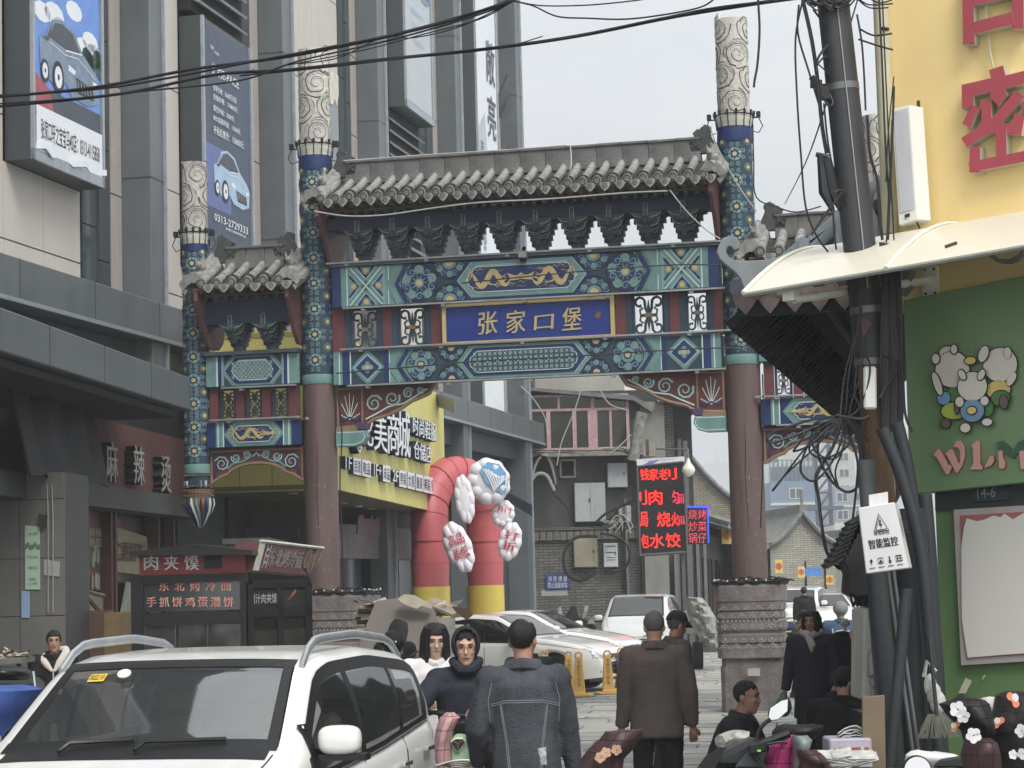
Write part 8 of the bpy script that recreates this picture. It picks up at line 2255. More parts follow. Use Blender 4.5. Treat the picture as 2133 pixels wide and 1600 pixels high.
 if hair=='short':shell(1.09,hl,hm_,'hair',nz=.009)
 elif hair=='buzz':shell(1.035,hl,hm_,'hair',nz=.002)
 elif hair=='bald':shell(1.04,lambda c:hl(c) and not (c.z>.095 and c.y<.05),hm_,'hair',nz=.003)
 elif hair in ('tied','bob','long'):
  shell(1.12,lambda c:c.z>(.055 if c.y<-.05 else.055-(c.y+.05)*1.6),hm_,'hair',nz=.003)
  e=MB()
  if hair=='tied':e.ball((0,.10,.02),.035,10,8)
  else:
   Ln=.12 if hair=='bob' else.44
   for i in range(26):
    a_=-.95+(pi+1.9)*i/25;x,y_=.082*cos(a_),.014+.094*sin(a_)
    if y_<-.055:continue
    e.tube([(x*.8,y_*.8,.10),(x*1.05,y_*1.05,.03),(x*1.12,y_*1.05,-.06),(x*(1.2 if Ln<.2 else 1.3),y_*1.1-(.03 if Ln>.2 else 0),-.06-Ln*.6),(x*1.15,y_*.9-(.05 if Ln>.2 else 0),-.06-Ln*(1-.15*(i%3)))],[.018,.024,.024,.02,.006],6)
  e.xf(Hm);e.build('hair_lock',hm_,t)
 if cap:
  shell(1.20,lambda c:c.z>.045+(.0 if c.y<0 else -.2*c.y),cap,'cap',nz=.002)
  e=MB();e.thick([[(.072*cos(a_)*r_,-.03-.085*sin(a_)*r_-.0,.062-.02*(r_-1)*4-.01*abs(cos(a_))) for a_ in [pi*i/10 for i in range(11)]] for r_ in (.95,1.15,1.42)],(0,0,.006));e.xf(Hm);e.build('cap_brim',cap,t)
 if hood:shell(1.28,lambda c:c.y>-.045+.25*max(0,-c.z) and c.z>-.12,hood,'hood',sc=(.078,.09,.098));e=MB();e.tube([V(p) for p in ((-.08,-.06,-.10),(-.04,-.10,-.135),(.04,-.10,-.135),(.08,-.06,-.10),(.09,.05,-.09),(0,.10,-.08),(-.09,.05,-.09),(-.08,-.06,-.10))],.034,8);e.xf(Hm);e.build('hood_collar',hood,t)
 q=MB();q.tube([hip+V((0,0,-.1)),hip+U*.08],[.15*k,.165*k],12,sy=.72)
 for i in (0,1):q.tube([hj[i]+V((0,0,.04)),kn[i],an[i]+V((0,.0,-.01))],[.102*k*legk,.076*k*legk,.066*k*legk],10)
 r=remesh(q,.024,.006,8,px);r.materials.append(legs or M('black_trousers',(.13,.13,.14),.85,var=.2));r.name='trousers';put('trousers',r,t)
 q=MB()
 for i in (0,1):
  f=an[i];q=MB();q.tube([f+V((0,.06,-.035)),f+V((0,-.06,-.03)),f+V((0,-.19,-.05))],[.05,.055,.035],8,sy=.9);q.build('shoe',M('black_shoe',(.09,.09,.09),.5),t)
 q=MB();b=bulk*k;bot=-.10-coat
 pts=[hip+U*.51*k*0+V((0,0,bot*k)) if coat>.1 else T_(bot),T_(-.02),T_(.15),T_(.32),T_(.42),T_(.475),T_(.52)]
 q.tube(pts,[x*b for x in (.178+coat*.08,.178,.165,.18,.178,.11,.075)],16,sy=.70)
 for i in (0,1):
  q.tube([sh[i]-(sh[i]-sh[1-i])*.3,sh[i],sh[i].lerp(el[i],.5),el[i],wr_[i]],[x*b for x in (.08,.075,.07,.06,.046)],10);q.ball(sh[i],.075*b)
 if quilt:
  for i in (0,1):
   for (a_,c_) in ((sh[i],el[i]),(el[i],wr_[i])):
    for n_ in range(5):p_=a_.lerp(c_,(n_+.5)/5);q.ball(p_,.078*b,10,8)
  for n_ in range(7):q.tube([T_(-.08+.085*n_),T_(-.03+.085*n_)],[.19*b,.19*b],14,sy=.74)
 r=remesh(q,max(.0165,vox*1.4),wr,6,px+1);r.materials.append(top or M('black_jacket',(.10,.10,.11),.85,var=.2,bump=.3,bscale=40));r.name='jacket';jk=put('jacket',r,t)
 if coll and not hood:
  q=MB();q.tube([nk+V((x*k,y_*k,z*k)) for x,y_,z in ((0,-.085,-.035),(.075,-.04,.0),(.085,.03,.02),(0,.075,.03),(-.085,.03,.02),(-.075,-.04,.0),(0,-.085,-.035))],coll*.45,7,sy=1.4);q.build('collar',jk.data.materials[0],t)
 t['_']=1;del t['_']
 return t,dict(hip=hip,nk=nk,hc=hc,sh=sh,el=el,wr=wr_,U=U,Hm=Hm,k=k,T=T_,kn=kn)
Mj=lambda n,c,**k:M(n,c,k.pop('rough',.85),var=k.pop('var',.15),scale=k.pop('scale',5),bump=.3,bscale=50,**k)
gh=M('grey_cropped_hair',(.33,.32,.31),.8,var=.4,scale=60)
navy=Mj('navy_cotton',(.13,.15,.19));blackj=Mj('black_cloth',(.085,.085,.09))
t,J=person('woman with tied hair and dark coat with white hood, hands clasped, at left',112,24,1.60,8,blackj,hy=6,hands=((-.07,-.26,1.03),(.09,-.26,1.06)),hair='tied',vox=.0115,gl=True,coat=.15,bulk=1.12)
q=MB();q.tube([J['nk']+V(p) for p in ((-.10,.02,.0),(-.12,-.03,-.03),(-.06,-.115,-.10),(-.01,-.14,-.16))],[.03,.04,.035,.015],8);q.tube([J['nk']+V(p) for p in ((.01,-.14,-.16),(.06,-.115,-.08),(.13,-.02,.02),(.12,.06,.05),(0,.11,.05),(-.10,.02,.0))],[.015,.04,.05,.05,.04,.03],8);q.tube([J['nk']+V((0,-.145,-.15)),J['hip']+V((0,-.15,.2))],.007,4)
q.build('white_hood_lining',M('cream_fleece',(.78,.75,.72),.9),t)
t,J=person('person in black with long hair and pale strap bending over the cardboard',800,25.2,1.66,150,blackj,lean=28,hp=18,hair='bob',hands=((-.2,-.5,.95),(.2,-.5,.95)),bulk=1.15)
q=MB();q.tube([J['T'](.40)+V((-.17,.08,.02)),J['T'](.36)+V((-.02,.145,0)),J['T'](.22)+V((.16,.13,0))],.016,5,sy=2);q.build('shoulder_strap',M('pale_strap',(.62,.56,.47),.7),t)
t,J=person('man in black cap and dark jacket standing just right of the white SUV',815,17.2,1.62,165,Mj('charcoal_cloth',(.13,.125,.125)),hy=25,cap=blackj,bulk=1.1)
q=MB();q.obox(J['Hm']@V((0,.115,.05)),(.02,0,0),(0,.003,0),(0,0,.006));q.build('cap_clasp',m_line,t)
q=MB();p=at(882,1378,18);q.ball(p,1,14,10,0,(.13,.1,.09));q.ball(p+V((-.02,-.06,.03)),1,12,8,1,(.10,.06,.05));tag(q.build('helmet',[M('black_helmet',(.08,.08,.09),.2),m_cgl]),'glossy black helmet between the capped man and the long haired woman','helmet')
wsw=Mj('white_sweatshirt',(.84,.83,.83),var=.04)
t,J=person('young woman with long black hair and glasses holding a phone, white sweatshirt',905,17.0,1.68,6,wsw,hp=16,hy=4,hair='long',hands=((-.08,-.30,1.12),(.13,-.30,1.10)),gl=True,vox=.0105,coat=.18,bulk=1.12,legs=blackj,skin=M('fair_skin',(.80,.67,.60),.5,var=.04,scale=12),coll=.05)
w=(J['wr'][0]+J['wr'][1])/2+V((.0,-.09,.07));q=MB();q.obox(w,(.085,0,0),(0,.012,.003),(0,-.01,.035));q.build('phone',M('blue_phone',(.40,.62,.78),.4),t,bevel=.004)
q=MB()
for s in (-1,1):
 i=(s+1)//2
 for f_ in (.35,.45,.55):a_=J['el'][i].lerp(J['wr'][i],f_);d=(J['wr'][i]-J['el'][i]).normalized();q.tube([a_,a_+d*.012],[.066,.065],14)
q.build('sleeve_stripe',m_blk,t)
t,J=person('man in navy hooded sweatshirt and glasses riding the mint scooter',968,15.8,1.72,4,navy,hz=.86,lean=6,hy=-2,hands=((-.36,-.42,1.0),(.34,-.42,1.0)),feet=((-.16,-.30,.42),(.16,-.30,.42)),gl=True,vox=.0105,hood=navy,bulk=1.18,arms_out=.1,aphint=(1,.2,-.5),legs=blackj,hair='short',skin=M('tan_skin',(.74,.59,.50),.5,var=.05,scale=12))
q=MB();c_=J['T'](.33)+V((.09,-.155,0));letters(q,'ebidn',rect(c_.x-.035,c_.x+.035,c_.z-.01,c_.z+.012),mapf=lambda x,z,d:(x,c_.y-.018,z),bold=.01);q.build('chest_logo',m_line,t)
scooter_base=V((at(965,1300,15.4).x,15.35,0))
den=M('black_denim',(.17,.18,.21),.9,var=.45,scale=5,bump=.5,bscale=80,dirt=.55,dcol=(.36,.38,.40))
t,J=person('man with thinning hair in a dark denim jacket seen from behind',1088,13.1,1.76,178,den,hair='bald',hands=((-.27,-.10,.86),(.27,-.12,.90)),vox=.0115,bulk=1.10,hy=-12,hp=4,coat=.06,aphint=(.35,.7,-.2),skin=M('brown_skin',(.62,.47,.40),.55,var=.08,scale=12))
q=MB();st=M('pale_stitching',(.48,.50,.53),.8)
from mathutils.bvhtree import BVHTree
jo=[c for c in kids(t) if c.name.startswith('jacket')][0];bv=BVHTree.FromPolygons([v.co[:] for v in jo.data.vertices],[tuple(p.vertices) for p in jo.data.polygons])
def onback(pts,r=.0025,mat=st,name='stitching',n=8):
 q=MB();P=[]
 for (x,z),(x2,z2) in zip(pts,pts[1:]):
  for i in range(n):
   t_=i/n;hit=bv.ray_cast(V((x+(x2-x)*t_,.6,z+(z2-z)*t_)),V((0,-1,0)))[0]
   if hit:P.append(hit+V((0,.002,0)))
 if len(P)>1:q.tube(P,r,4);q.build(name,mat,t)
for dz in (0,.012):onback([(-.20,1.26+dz),(-.1,1.285+dz),(.1,1.285+dz),(.20,1.26+dz)])
for x in (-.13,.13):onback([(x,1.27),(x*.75,1.05),(x*.6,.80)]);onback([(x*1.05,1.27),(x*.82,1.05),(x*.67,.80)])
for x in (-.19,.19):onback([(x*.95,1.40),(x*1.08,1.30),(x*1.02,1.15)])
onback([(-.16,.86),(0,.85),(.16,.86)])
h_=bv.ray_cast(V((-.10,.6,.98)),V((0,-1,0)))[0]
if h_:q=MB();q.add([(h_.x+x,h_.y+.008,h_.z+z) for x,z in ((-.022,-.05),(.022,-.045),(.024,.045),(-.02,.05))],[(3,2,1,0)]);q.build('sewn_patch',M('worn_white_patch',(.66,.67,.68),.8,var=.6,scale=60),t)
person('person in dark blue jacket mostly hidden behind the denim jacket',1100,22,1.50,180,navy,lean=16,bulk=1.15,hair='short')
brj=Mj('brown_jacket',(.315,.28,.265),scale=4)
person('grey haired man in a long brown jacket walking away with lowered head',1362,17.2,1.73,176,brj,hair='buzz',hairm=gh,hp=22,lean=3,vox=.0105,coat=.06,bulk=1.12,hands=(None,(.27,-.10,.80)),legs=blackj,hy=5,skin=MATS['brown_skin'])
olive=Mj('olive_jacket',(.29,.28,.25))
person('man in a black cap and olive jacket bending towards the right',1370,20.6,1.70,118,olive,hair='short',hairm=gh,cap=Mj('black_cap',(.12,.12,.12)),lean=18,hp=14,hy=6,bulk=1.15,skin=MATS['brown_skin'])
person('crouching man with cropped hair in a navy jacket before the pillar base',1482,17.2,1.74,68,Mj('navy_jacket',(.14,.16,.185)),hair='buzz',hips=(0,0,.44),lean=24,hp=-2,hands=((-.22,-.45,.30),(.22,-.45,.35)),feet=((-.14,-.12,.08),(.14,-.18,.08)),vox=.0105,bulk=1.15,skin=MATS['brown_skin'])
t,J=person('woman in a dark purple coat and pale scarf carrying a green bag',1690,23.3,1.62,-14,Mj('dark_purple_coat',(.15,.13,.19)),hair='bob',hy=-10,hp=4,vox=.0115,coat=.28,bulk=1.15,hands=((-.30,-.08,.86),(.24,-.16,.90)),skin=M('brown_skin',(.62,.47,.4)))
q=MB();q.tube([J['nk']+V(p) for p in ((0,-.10,.0),(.09,-.03,.045),(.06,.08,.06),(-.06,.08,.06),(-.09,-.03,.045),(0,-.10,.0))],[.04,.04,.035,.035,.04,.045],8);q.tube([J['nk']+V((-.02,-.11,.0)),J['nk']+V((.02,-.15,-.10)),J['nk']+V((.01,-.14,-.16))],[.04,.04,.01],8);q.build('scarf',M('pale_patterned_scarf',(.68,.63,.62),.9,var=.3,scale=25),t)
w=J['wr'][0];q=MB();q.ball(w+V((-.02,-.03,-.16)),1,10,8,0,(.085,.06,.11));q.tube([w+V((-.01,-.02,-.02)),w+V((-.02,-.03,-.1))],[.02,.05],8);o=q.build('green_bag',M('green_bag',(.28,.46,.36),.5,var=.3,scale=8));o.location=t.location;o.rotation_euler=t.rotation_euler;tag(o,'crumpled green bag in the hand of the woman in purple','bag')
person('person in black jacket with short black hair sitting with back turned at right',1742,17.6,1.68,160,blackj,hips=(0,0,.52),lean=20,hp=16,hands=((-.2,-.5,.7),(.2,-.5,.7)),feet=((-.15,-.38,.08),(.15,-.38,.08)),bulk=1.3,hy=-30,hair='short',vox=.010)
person('person in a ribbed grey puffer jacket crouching behind the seated person in black',1672,20.0,1.55,35,Mj('grey_puffer',(.20,.21,.23),rough=.45),hips=(0,0,.42),lean=42,hp=10,hands=((.1,-.5,.3),(.35,-.45,.45)),feet=((-.14,-.2,.08),(.14,-.25,.08)),quilt=True,bulk=1.05,hair='short',cap=blackj)
t,J=person('scooter rider in grey beanie and blue and white jacket seen from behind',1752,33,1.70,180,Mj('slate_blue_jacket',(.24,.33,.42)),hz=.80,hair='bald',hairm=gh,hands=((-.3,-.4,1.0),(.3,-.4,1.0)),feet=((-.15,-.25,.3),(.15,-.25,.3)),cap=None,bulk=1.25,vox=.014)
q=MB();q.ball(J['Hm']@V((0,.015,.045)),.112,14,10);q.build('beanie',M('grey_beanie',(.50,.51,.50),.9),t)
q=MB()
for s in (-1,1):q.tube([J['T'](.42)+V((s*.14,.10,0)),J['T'](.25)+V((s*.13,.155,0)),J['T'](.02)+V((s*.15,.14,0))],.014,5)
q.tube([J['T'](.38)+V((-.1,.14,0)),J['T'](.40)+V((0,.15,0)),J['T'](.38)+V((.1,.14,0))],.012,5);q.build('pale_piping',M('pale_blue_trim',(.68,.75,.82),.6),t)
q=MB();q.obox(J['T'](.2)+V((0,.135,0)),(.12,0,0),(0,.04,0),(0,0,.17));q.build('grey_back_panel',Mj('grey_panel',(.27,.29,.31)),t,bevel=.02)
person('man in black walking away far down the lane between the white cars',1677,60,1.72,175,blackj,vox=.018,bulk=1.15,coat=.1)
person('person in a khaki jacket partly hidden behind the right pillar base',1652,37.5,1.45,100,Mj('khaki_jacket',(.38,.36,.30)),lean=20,bulk=1.2,vox=.016)
# scooters, quilted covers and street goods
def quilt(name,label,rows,Y,mat,cat,bulge=.12,th=.05,parent=None,group=None,nu=10,wob=.015,seams=True,dY=None):
 "rows: list of (left px, right px, y) from top to bottom; swells toward the viewer"
 R_=[];n=len(rows)
 rr=[];rows=[tuple(r)+(0,)*(4-len(r)) for r in rows]
 for i in range((n-1)*3+1):
  a=rows[i//3];b=rows[min(i//3+1,n-1)];t=(i%3)/3;rr.append([a[j]+(b[j]-a[j])*t for j in range(len(a))])
 N=len(rr)
 for i,r in enumerate(rr):
  row=[]
  for j in range(nu+1):
   u=j/nu;w=sin(pi*u)**.6*(.45+.55*sin(pi*min(1,(i+.6)/N)))
   p=at(r[0]+(r[1]-r[0])*u,r[2]+(r[3]*u if len(r)>3 else 0),Y)
   d=noise.noise(V((p.x*9,p.z*9,Y)))*wob*2
   sc=(Y-bulge*w-d)/Y
   pp=C0+(p-C0)*1.0;pp.y-=bulge*w+d;row.append(pp)
  R_.append(row)
 q=MB();q.thick(R_,(0,th,0));o=q.build(name,mat,parent)
 if not parent:tag(o,label,cat,group)
 if seams:
  s=MB()
  for i in range(2,N-1,4):s.tube([p+V((0,-.001,0)) for p in R_[i]],.0022,4)
  for j in (3,7):s.tube([R_[i][j]+V((0,-.001,0)) for i in range(N)],.0022,4)
  so=s.build('seam',M('seam_'+mat.name,tuple(c*.62 for c in SEAM[mat.name]),.9),o)
 return o,R_
m_pinkq=M('pale_pink_quilt',(.72,.57,.57),.55,var=.10,bump=.5,bscale=16);m_mar=M('maroon_quilt',(.27,.19,.20),.5,var=.15,bump=.5,bscale=14);m_blkq=M('black_brown_quilt',(.13,.115,.12),.55,var=.15,bump=.5,bscale=14)
m_mag=M('magenta_quilt',(.72,.24,.48),.5,var=.15,bump=.6,bscale=16);m_gl2=M('grey_silver_lining',(.50,.53,.54),.4,var=.2)
def flower(o_par,px,py,Y,r,mats,kind=0):
 a=Art(lambda u,v,d:(u,0-d,v),.0015)
 for k in range(5 if kind==0 else 3):
  t=2*pi*k/5+.3;a.disc(r*.55*cos(t),r*.55*sin(t),r*.48,(k+kind)%2 if kind else 0,1+k%2,10)
 a.disc(0,0,r*.2,1,4,8) if kind else None
 o=a.mb.build('printed_flower',mats,o_par);o.location=at(px,py,Y);o.rotation_euler=(random.uniform(-.2,.2),random.uniform(-1,1),random.uniform(-.3,.3));return o
fm=[M('flower_white',(.80,.79,.80),.6),M('flower_orange',(.82,.50,.36),.6)]
sc=thing('scooter','mint green scooter with triangular front emblem and pink quilted apron','scooter',(0,0,0));Ysc=15.2
def sput(pp,y0,y1,name,mat,bevel=.02,par=None):
 F_=Frame((0,15.2,0),0);return MB().prism([F_.hit(*p,y0-0.0) for p in pp],y0,y1).build(name,mat,par,bevel=bevel)
def flat(pp,Y,d,name,mat,par,bevel=.01):
 f=[at(x,y,Y) for x,y in pp];n=len(f);sgn=sum(f[i].x*f[(i+1)%n].z-f[(i+1)%n].x*f[i].z for i in range(n))
 if sgn<0:f=f[::-1]
 q=MB().add(f+[p+V((0,d,0)) for p in f],[list(range(n)),[n+i for i in range(n)][::-1]]+[(i,n+i,n+(i+1)%n,(i+1)%n) for i in range(n)]);return q.build(name,mat,par,bevel=bevel)
m_mint=M('mint_plastic',(.66,.80,.66),.25,var=.03,coat=.4)
flat(((938,1600),(935,1555),(940,1536),(952,1529),(972,1529),(984,1540),(986,1600)),Ysc-.06,.12,'front_panel',m_mint,sc,.02)
flat(((936,1545),(948,1536),(966,1536),(972,1545),(958,1568),(950,1568)),Ysc-.085,.03,'emblem_rim',M('pale_mint_rim',(.78,.86,.78),.3),sc)
flat(((940,1547),(949,1540),(964,1540),(968,1546),(956,1563),(951,1563)),Ysc-.095,.01,'emblem_plate',m_cgl,sc,0)
q=MB();c_=at(954,1549,Ysc-.1)
for a_ in (pi/2+pi,pi/6,pi*5/6):q.tube([c_,c_+V((.04*cos(a_),0,.04*sin(a_)))],.005,4)
q.build('emblem_spokes',m_chr,sc)
flat(((944,1530),(948,1508),(958,1502),(972,1503),(982,1512),(986,1532),(972,1529),(952,1529)),Ysc-.02,.14,'headset_cover',m_blk,sc,.015)
q=MB();q.tube([at(872,1487,Ysc+.1),at(905,1484,Ysc),at(940,1492,Ysc+.05),at(975,1492,Ysc+.05),at(1012,1476,Ysc),at(1040,1480,Ysc+.1)],.016,8);q.tube([at(872,1487,Ysc+.1),at(896,1484,Ysc+.02)],.022,10);q.tube([at(905,1482,Ysc-.02),at(925,1478,Ysc-.05),at(935,1500,Ysc)],.006,5);q.build('handlebar',m_blk,sc)
quilt('pink_apron','',((930,945,1484),(916,958,1495),(908,945,1520),(903,938,1550),(897,938,1580),(892,940,1615)),Ysc-.1,m_pinkq,'',parent=sc)
quilt('pink_apron','',((975,1003,1478),(968,1008,1490),(975,1006,1510),(984,1004,1540),(986,1006,1570),(985,1008,1615)),Ysc-.1,m_pinkq,'',parent=sc)
q=MB()
for k in range(9):q.tube(pts3([(905+k*2,1597-k,14.9),(950,1585+k*2,14.8),(992-k*2,1585+k,14.9)],4),.009,5,k%2)
q.build('netted_basket',[M('cream_cloth',(.78,.78,.74),.9),m_blk],sc)
b_=V((at(960,1300,15.5).x,15.5,0));q=MB();q.tube([b_+V((-.05,.2,.25)),b_+V((.05,.2,.25))],.25,18);q.build('front_wheel',m_tyre,sc);MB().box(b_.x-.16,b_.x+.16,15.6,16.6,.25,.78).build('body',m_mint,sc,bevel=.05);q=MB();q.tube([b_+V((-.05,1.3,.25)),b_+V((.05,1.3,.25))],.25,18);q.build('rear_wheel',m_tyre,sc)
o,_=quilt('scooter_apron','maroon quilted scooter apron with small cream flowers below the brown jacket',((1300,1338,1521,-2),(1262,1340,1524),(1250,1334,1540),(1228,1320,1560),(1212,1300,1580),(1200,1296,1612)),12.6,m_mar,'apron')
for px,py in ((1262,1568),(1250,1578),(1284,1562)):flower(o,px,py,12.42,.03,[M('flower_peach',(.72,.58,.48),.6),fm[0]])
def bars(t,pp,Y,r,name='handlebar',m=None):MB().tube(pts3([(x,y,Y) for x,y in pp],4),r,8).build(name,m or m_blk,t)
s2=thing('scooter','black scooter with bright angular mirror at the bottom right of the street','scooter',(0,0,0));Y2=12.8
m_sb=M('scooter_black',(.13,.14,.145),.35,var=.1)
flat(((1462,1600),(1500,1572),(1548,1548),(1578,1536),(1592,1548),(1600,1570),(1590,1600)),Y2,.25,'body',m_sb,s2,.03)
flat(((1530,1600),(1560,1562),(1586,1548),(1600,1566),(1585,1600)),Y2-.03,.03,'front_cowl',M('dark_grey_plastic',(.26,.27,.28),.4),s2)
flat(((1452,1600),(1470,1575),(1500,1556),(1512,1558),(1490,1600)),Y2-.05,.008,'clear_screen',m_cgl,s2,0)
bars(s2,((1560,1560),(1590,1548),(1618,1538),(1644,1528)),Y2-.05,.024);bars(s2,((1592,1552),(1620,1546),(1640,1546)),Y2-.08,.008,'brake_lever')
bars(s2,((1576,1540),(1580,1524),(1592,1508),(1606,1498)),Y2-.03,.012,'mirror_stem')
mr=flat(((1599,1494),(1603,1474),(1628,1458),(1643,1455),(1642,1482),(1622,1500),(1606,1502)),Y2-.05,.03,'mirror_shell',m_blk,s2)
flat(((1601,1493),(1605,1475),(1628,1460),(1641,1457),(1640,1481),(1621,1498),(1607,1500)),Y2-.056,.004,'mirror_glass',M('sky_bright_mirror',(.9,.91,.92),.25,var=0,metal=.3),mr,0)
for k in range(3):bars(s2,((1568+k*5,1552),(1570+k*5,1575),(1590+k*3,1600)),Y2-.07,.006,'cable')
q=MB();q.obox(at(1578,1558,Y2-.08),(.05,0,.01),(0,.02,0),(0,0,.028));q.build('switch_housing',m_blk,s2,bevel=.008);q=MB();q.obox(at(1581,1564,Y2-.105),(.010,0,0),(0,.004,0),(0,0,.005));q.build('green_switch',M('lime_switch',(.55,.85,.25),.5),s2)
MB().tube(pts3([(1500,1545,13.1),(1530,1535,13.2),(1560,1538,13.2)],4),.04,7).build('silver_wrap',M('silver_film',(.62,.62,.60),.3,var=.4,scale=20,bump=1,bscale=30),s2)
for k in (-.1,1.25):MB().tube([V((at(1530,1300,Y2).x-.05+k*.2,Y2+k,.25)),V((at(1530,1300,Y2).x+.05+k*.2,Y2+k,.25))],.25,18).build('wheel',m_tyre,s2)
quilt('scooter_apron','bright magenta quilted scooter apron',((1625,1652,1531),(1612,1668,1536),(1606,1660,1556),(1598,1660,1576),(1588,1664,1612)),12.9,m_mag,'apron')
quilt('glove_cover','silver grey quilted handlebar cover beside the magenta apron',((1652,1682,1532),(1650,1692,1542),(1652,1688,1556),(1655,1680,1572),(1652,1676,1612)),12.75,m_gl2,'cover',seams=False)
quilt('seat_cover','black padded cover peaking behind the magenta apron',((1640,1690,1508),(1620,1716,1512),(1610,1712,1526),(1612,1690,1545)),13.3,m_blkq,'cover',bulge=.2)
quilt('bag_flap','dark brown padded flap beneath the plastic goods tray',((1664,1700,1562),(1662,1716,1574),(1668,1728,1588),(1660,1740,1612)),12.6,m_mar,'cover')
gb=thing('goods_tray','clear plastic tray of packets under crumpled film on the bottom right stall','tray',(0,0,0))
m_film=M('crumpled_film',(.80,.80,.79),.2,var=.25,scale=14,bump=1,bscale=25,alpha=.75)
g0=at(1762,1560,12.9);MB().box(g0.x-.10,g0.x+.14,12.85,13.15,g0.z-.11,g0.z+.06).build('tray',M('pale_lilac_plastic',(.68,.66,.72),.4,alpha=.9),gb,bevel=.01)
for k in range(8):MB().box(g0.x-.07+.024*k,g0.x-.05+.024*k,12.83,12.845,g0.z-.045,g0.z+.012).build('packet',M('packet_red',(.60,.30,.26),.5) if k%3 else M('packet_cream',(.75,.70,.62),.5),gb)
for k in range(16):
 p=at(random.uniform(1700,1795),random.uniform(1570,1600),12.7);q=MB();q.obox(p,(random.uniform(.03,.09),0,random.uniform(-.02,.02)),(0,.05,.02),(.01,-.01,.006));q.build('film_fold',m_film,gb)
q=MB()
for k in range(5):q.thick([[at(1745+13*j,1528-16*sin(pi*j/5)*(1-k*.12)+k*4+random.uniform(-3,3),12.95+.05*i) for j in range(5)] for i in range(3)],(0,0,-.006))
tag(q.build('plastic_wrap',m_film,gb),kind='stuff')
MB().box(at(1690,1600,12.9).x,at(1800,1600,12.9).x,12.8,13.5,.0,g0.z-.12).build('stall_box',M('grey_board_top',(.4,.39,.37)),gb)
bd_=flat(((1797,1640),(1796,1452),(1843,1448),(1846,1640)),12.9,.03,'brown_board',M('brown_hardboard',(.45,.39,.32),.7,var=.12,scale=2,dirt=.15),None,.004);tag(bd_,'plain brown board standing upright left of the black pipes','board')
s3=thing('scooter','scooter draped in black and maroon flowered quilts before the green wall','scooter',(0,0,0))
o1,_=quilt('flowered_cover','',((2000,2030,1450,4),(1985,2052,1458),(1958,2062,1467),(1972,2066,1485),(1990,2070,1505),(2006,2072,1525),(2012,2050,1545)),11.6,m_blkq,'',parent=s3,bulge=.22)
o2,_=quilt('flowered_cover','',((2100,2200,1440),(2078,2200,1450),(2072,2200,1480),(2056,2200,1510),(2050,2200,1550),(2060,2200,1620)),11.7,m_blkq,'',parent=s3,bulge=.15)
o3,_=quilt('maroon_cover','',((2020,2060,1535),(2012,2078,1548),(2005,2084,1570),(2003,2090,1620)),11.5,m_mar,'',parent=s3)
for (o_,px,py,Y_,r,kd) in ((o1,1995,1478,11.33,.042,0),(o1,2006,1492,11.33,.035,0),(o1,1992,1515,11.5,.03,1),(o1,2028,1532,11.36,.04,0),(o2,2108,1460,11.45,.045,1),(o2,2082,1507,11.5,.035,1),(o2,2128,1522,11.5,.036,0),(o2,2110,1572,11.5,.025,0),(o2,2130,1570,11.5,.03,0)):flower(o_,px,py,Y_,r,fm,kd)
x_=at(2060,1300,11.7).x
for k in (0,1.3):MB().tube([V((x_-.05+.3*k,11.9+k,.25)),V((x_+.05+.3*k,11.9+k,.25))],.25,18).build('wheel',m_tyre,s3)
MB().box(x_-.15,x_+.2,11.9,13.0,.25,.8).build('body',m_sb,s3,bevel=.05);q=MB();q.tube([V((x_,11.9,.3)),V((x_-.05,12.0,1.0))],.04,8);q.build('fork',m_blk,s3)
MB().ball(at(2062,1475,11.8),1,12,8,0,(.09,.05,.06)).build('clear_bag',m_film,s3)
s4=thing('scooter','scooter with white visor and round white mirror cut by the bottom edge','scooter',(0,0,0))
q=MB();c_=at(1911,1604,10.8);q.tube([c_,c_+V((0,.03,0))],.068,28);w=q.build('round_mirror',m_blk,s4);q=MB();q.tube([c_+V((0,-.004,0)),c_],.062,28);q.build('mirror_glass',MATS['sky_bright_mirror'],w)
quilt('white_visor','',((1915,1950,1563,3),(1900,1992,1566,6),(1890,1996,1574),(1888,1990,1588),(1890,1985,1612)),10.95,M('white_visor_plastic',(.84,.84,.83),.3),'',parent=s4,seams=False,wob=0)
flat(((1945,1600),(1960,1582),(2000,1576),(2010,1600)),10.8,.05,'black_panel',m_sb,s4)
MB().box(c_.x-.05,c_.x+.35,11.1,12.2,.25,c_.z-.1).build('body',m_sb,s4,bevel=.04);MB().tube([V((c_.x+.1,11.1,.25)),V((c_.x+.2,11.1,.25))],.25,18).build('wheel',m_tyre,s4)
ct_=thing('vending_cart','white steel vending cart with black handles left of the pipes','cart',(0,0,0));m_wst=M('worn_white_steel',(.74,.74,.71),.5,var=.08,dirt=.5,dcol=(.45,.44,.42))
flat(((1797,1460),(1799,1268),(1850,1264),(1856,1460)),16.5,.6,'housing',m_wst,ct_,.015)
flat(((1808,1410),(1808,1360),(1814,1349),(1850,1347),(1852,1410)),16.45,.06,'door_frame',M('brushed_steel',(.62,.62,.60),.35,metal=.5),ct_)
flat(((1815,1405),(1815,1362),(1850,1360),(1850,1405)),16.43,.03,'door_panel',m_wst,ct_);flat(((1826,1392),(1827,1370),(1846,1368),(1846,1392)),16.41,.03,'dark_opening',m_blk,ct_,0)
flat(((1816,1432),(1814,1412),(1850,1410),(1852,1430)),16.38,.12,'tray',MATS['brushed_steel'],ct_);flat(((1816,1470),(1816,1436),(1852,1436),(1852,1470)),16.42,.1,'drawer',M('grey_plastic',(.5,.5,.5)),ct_)
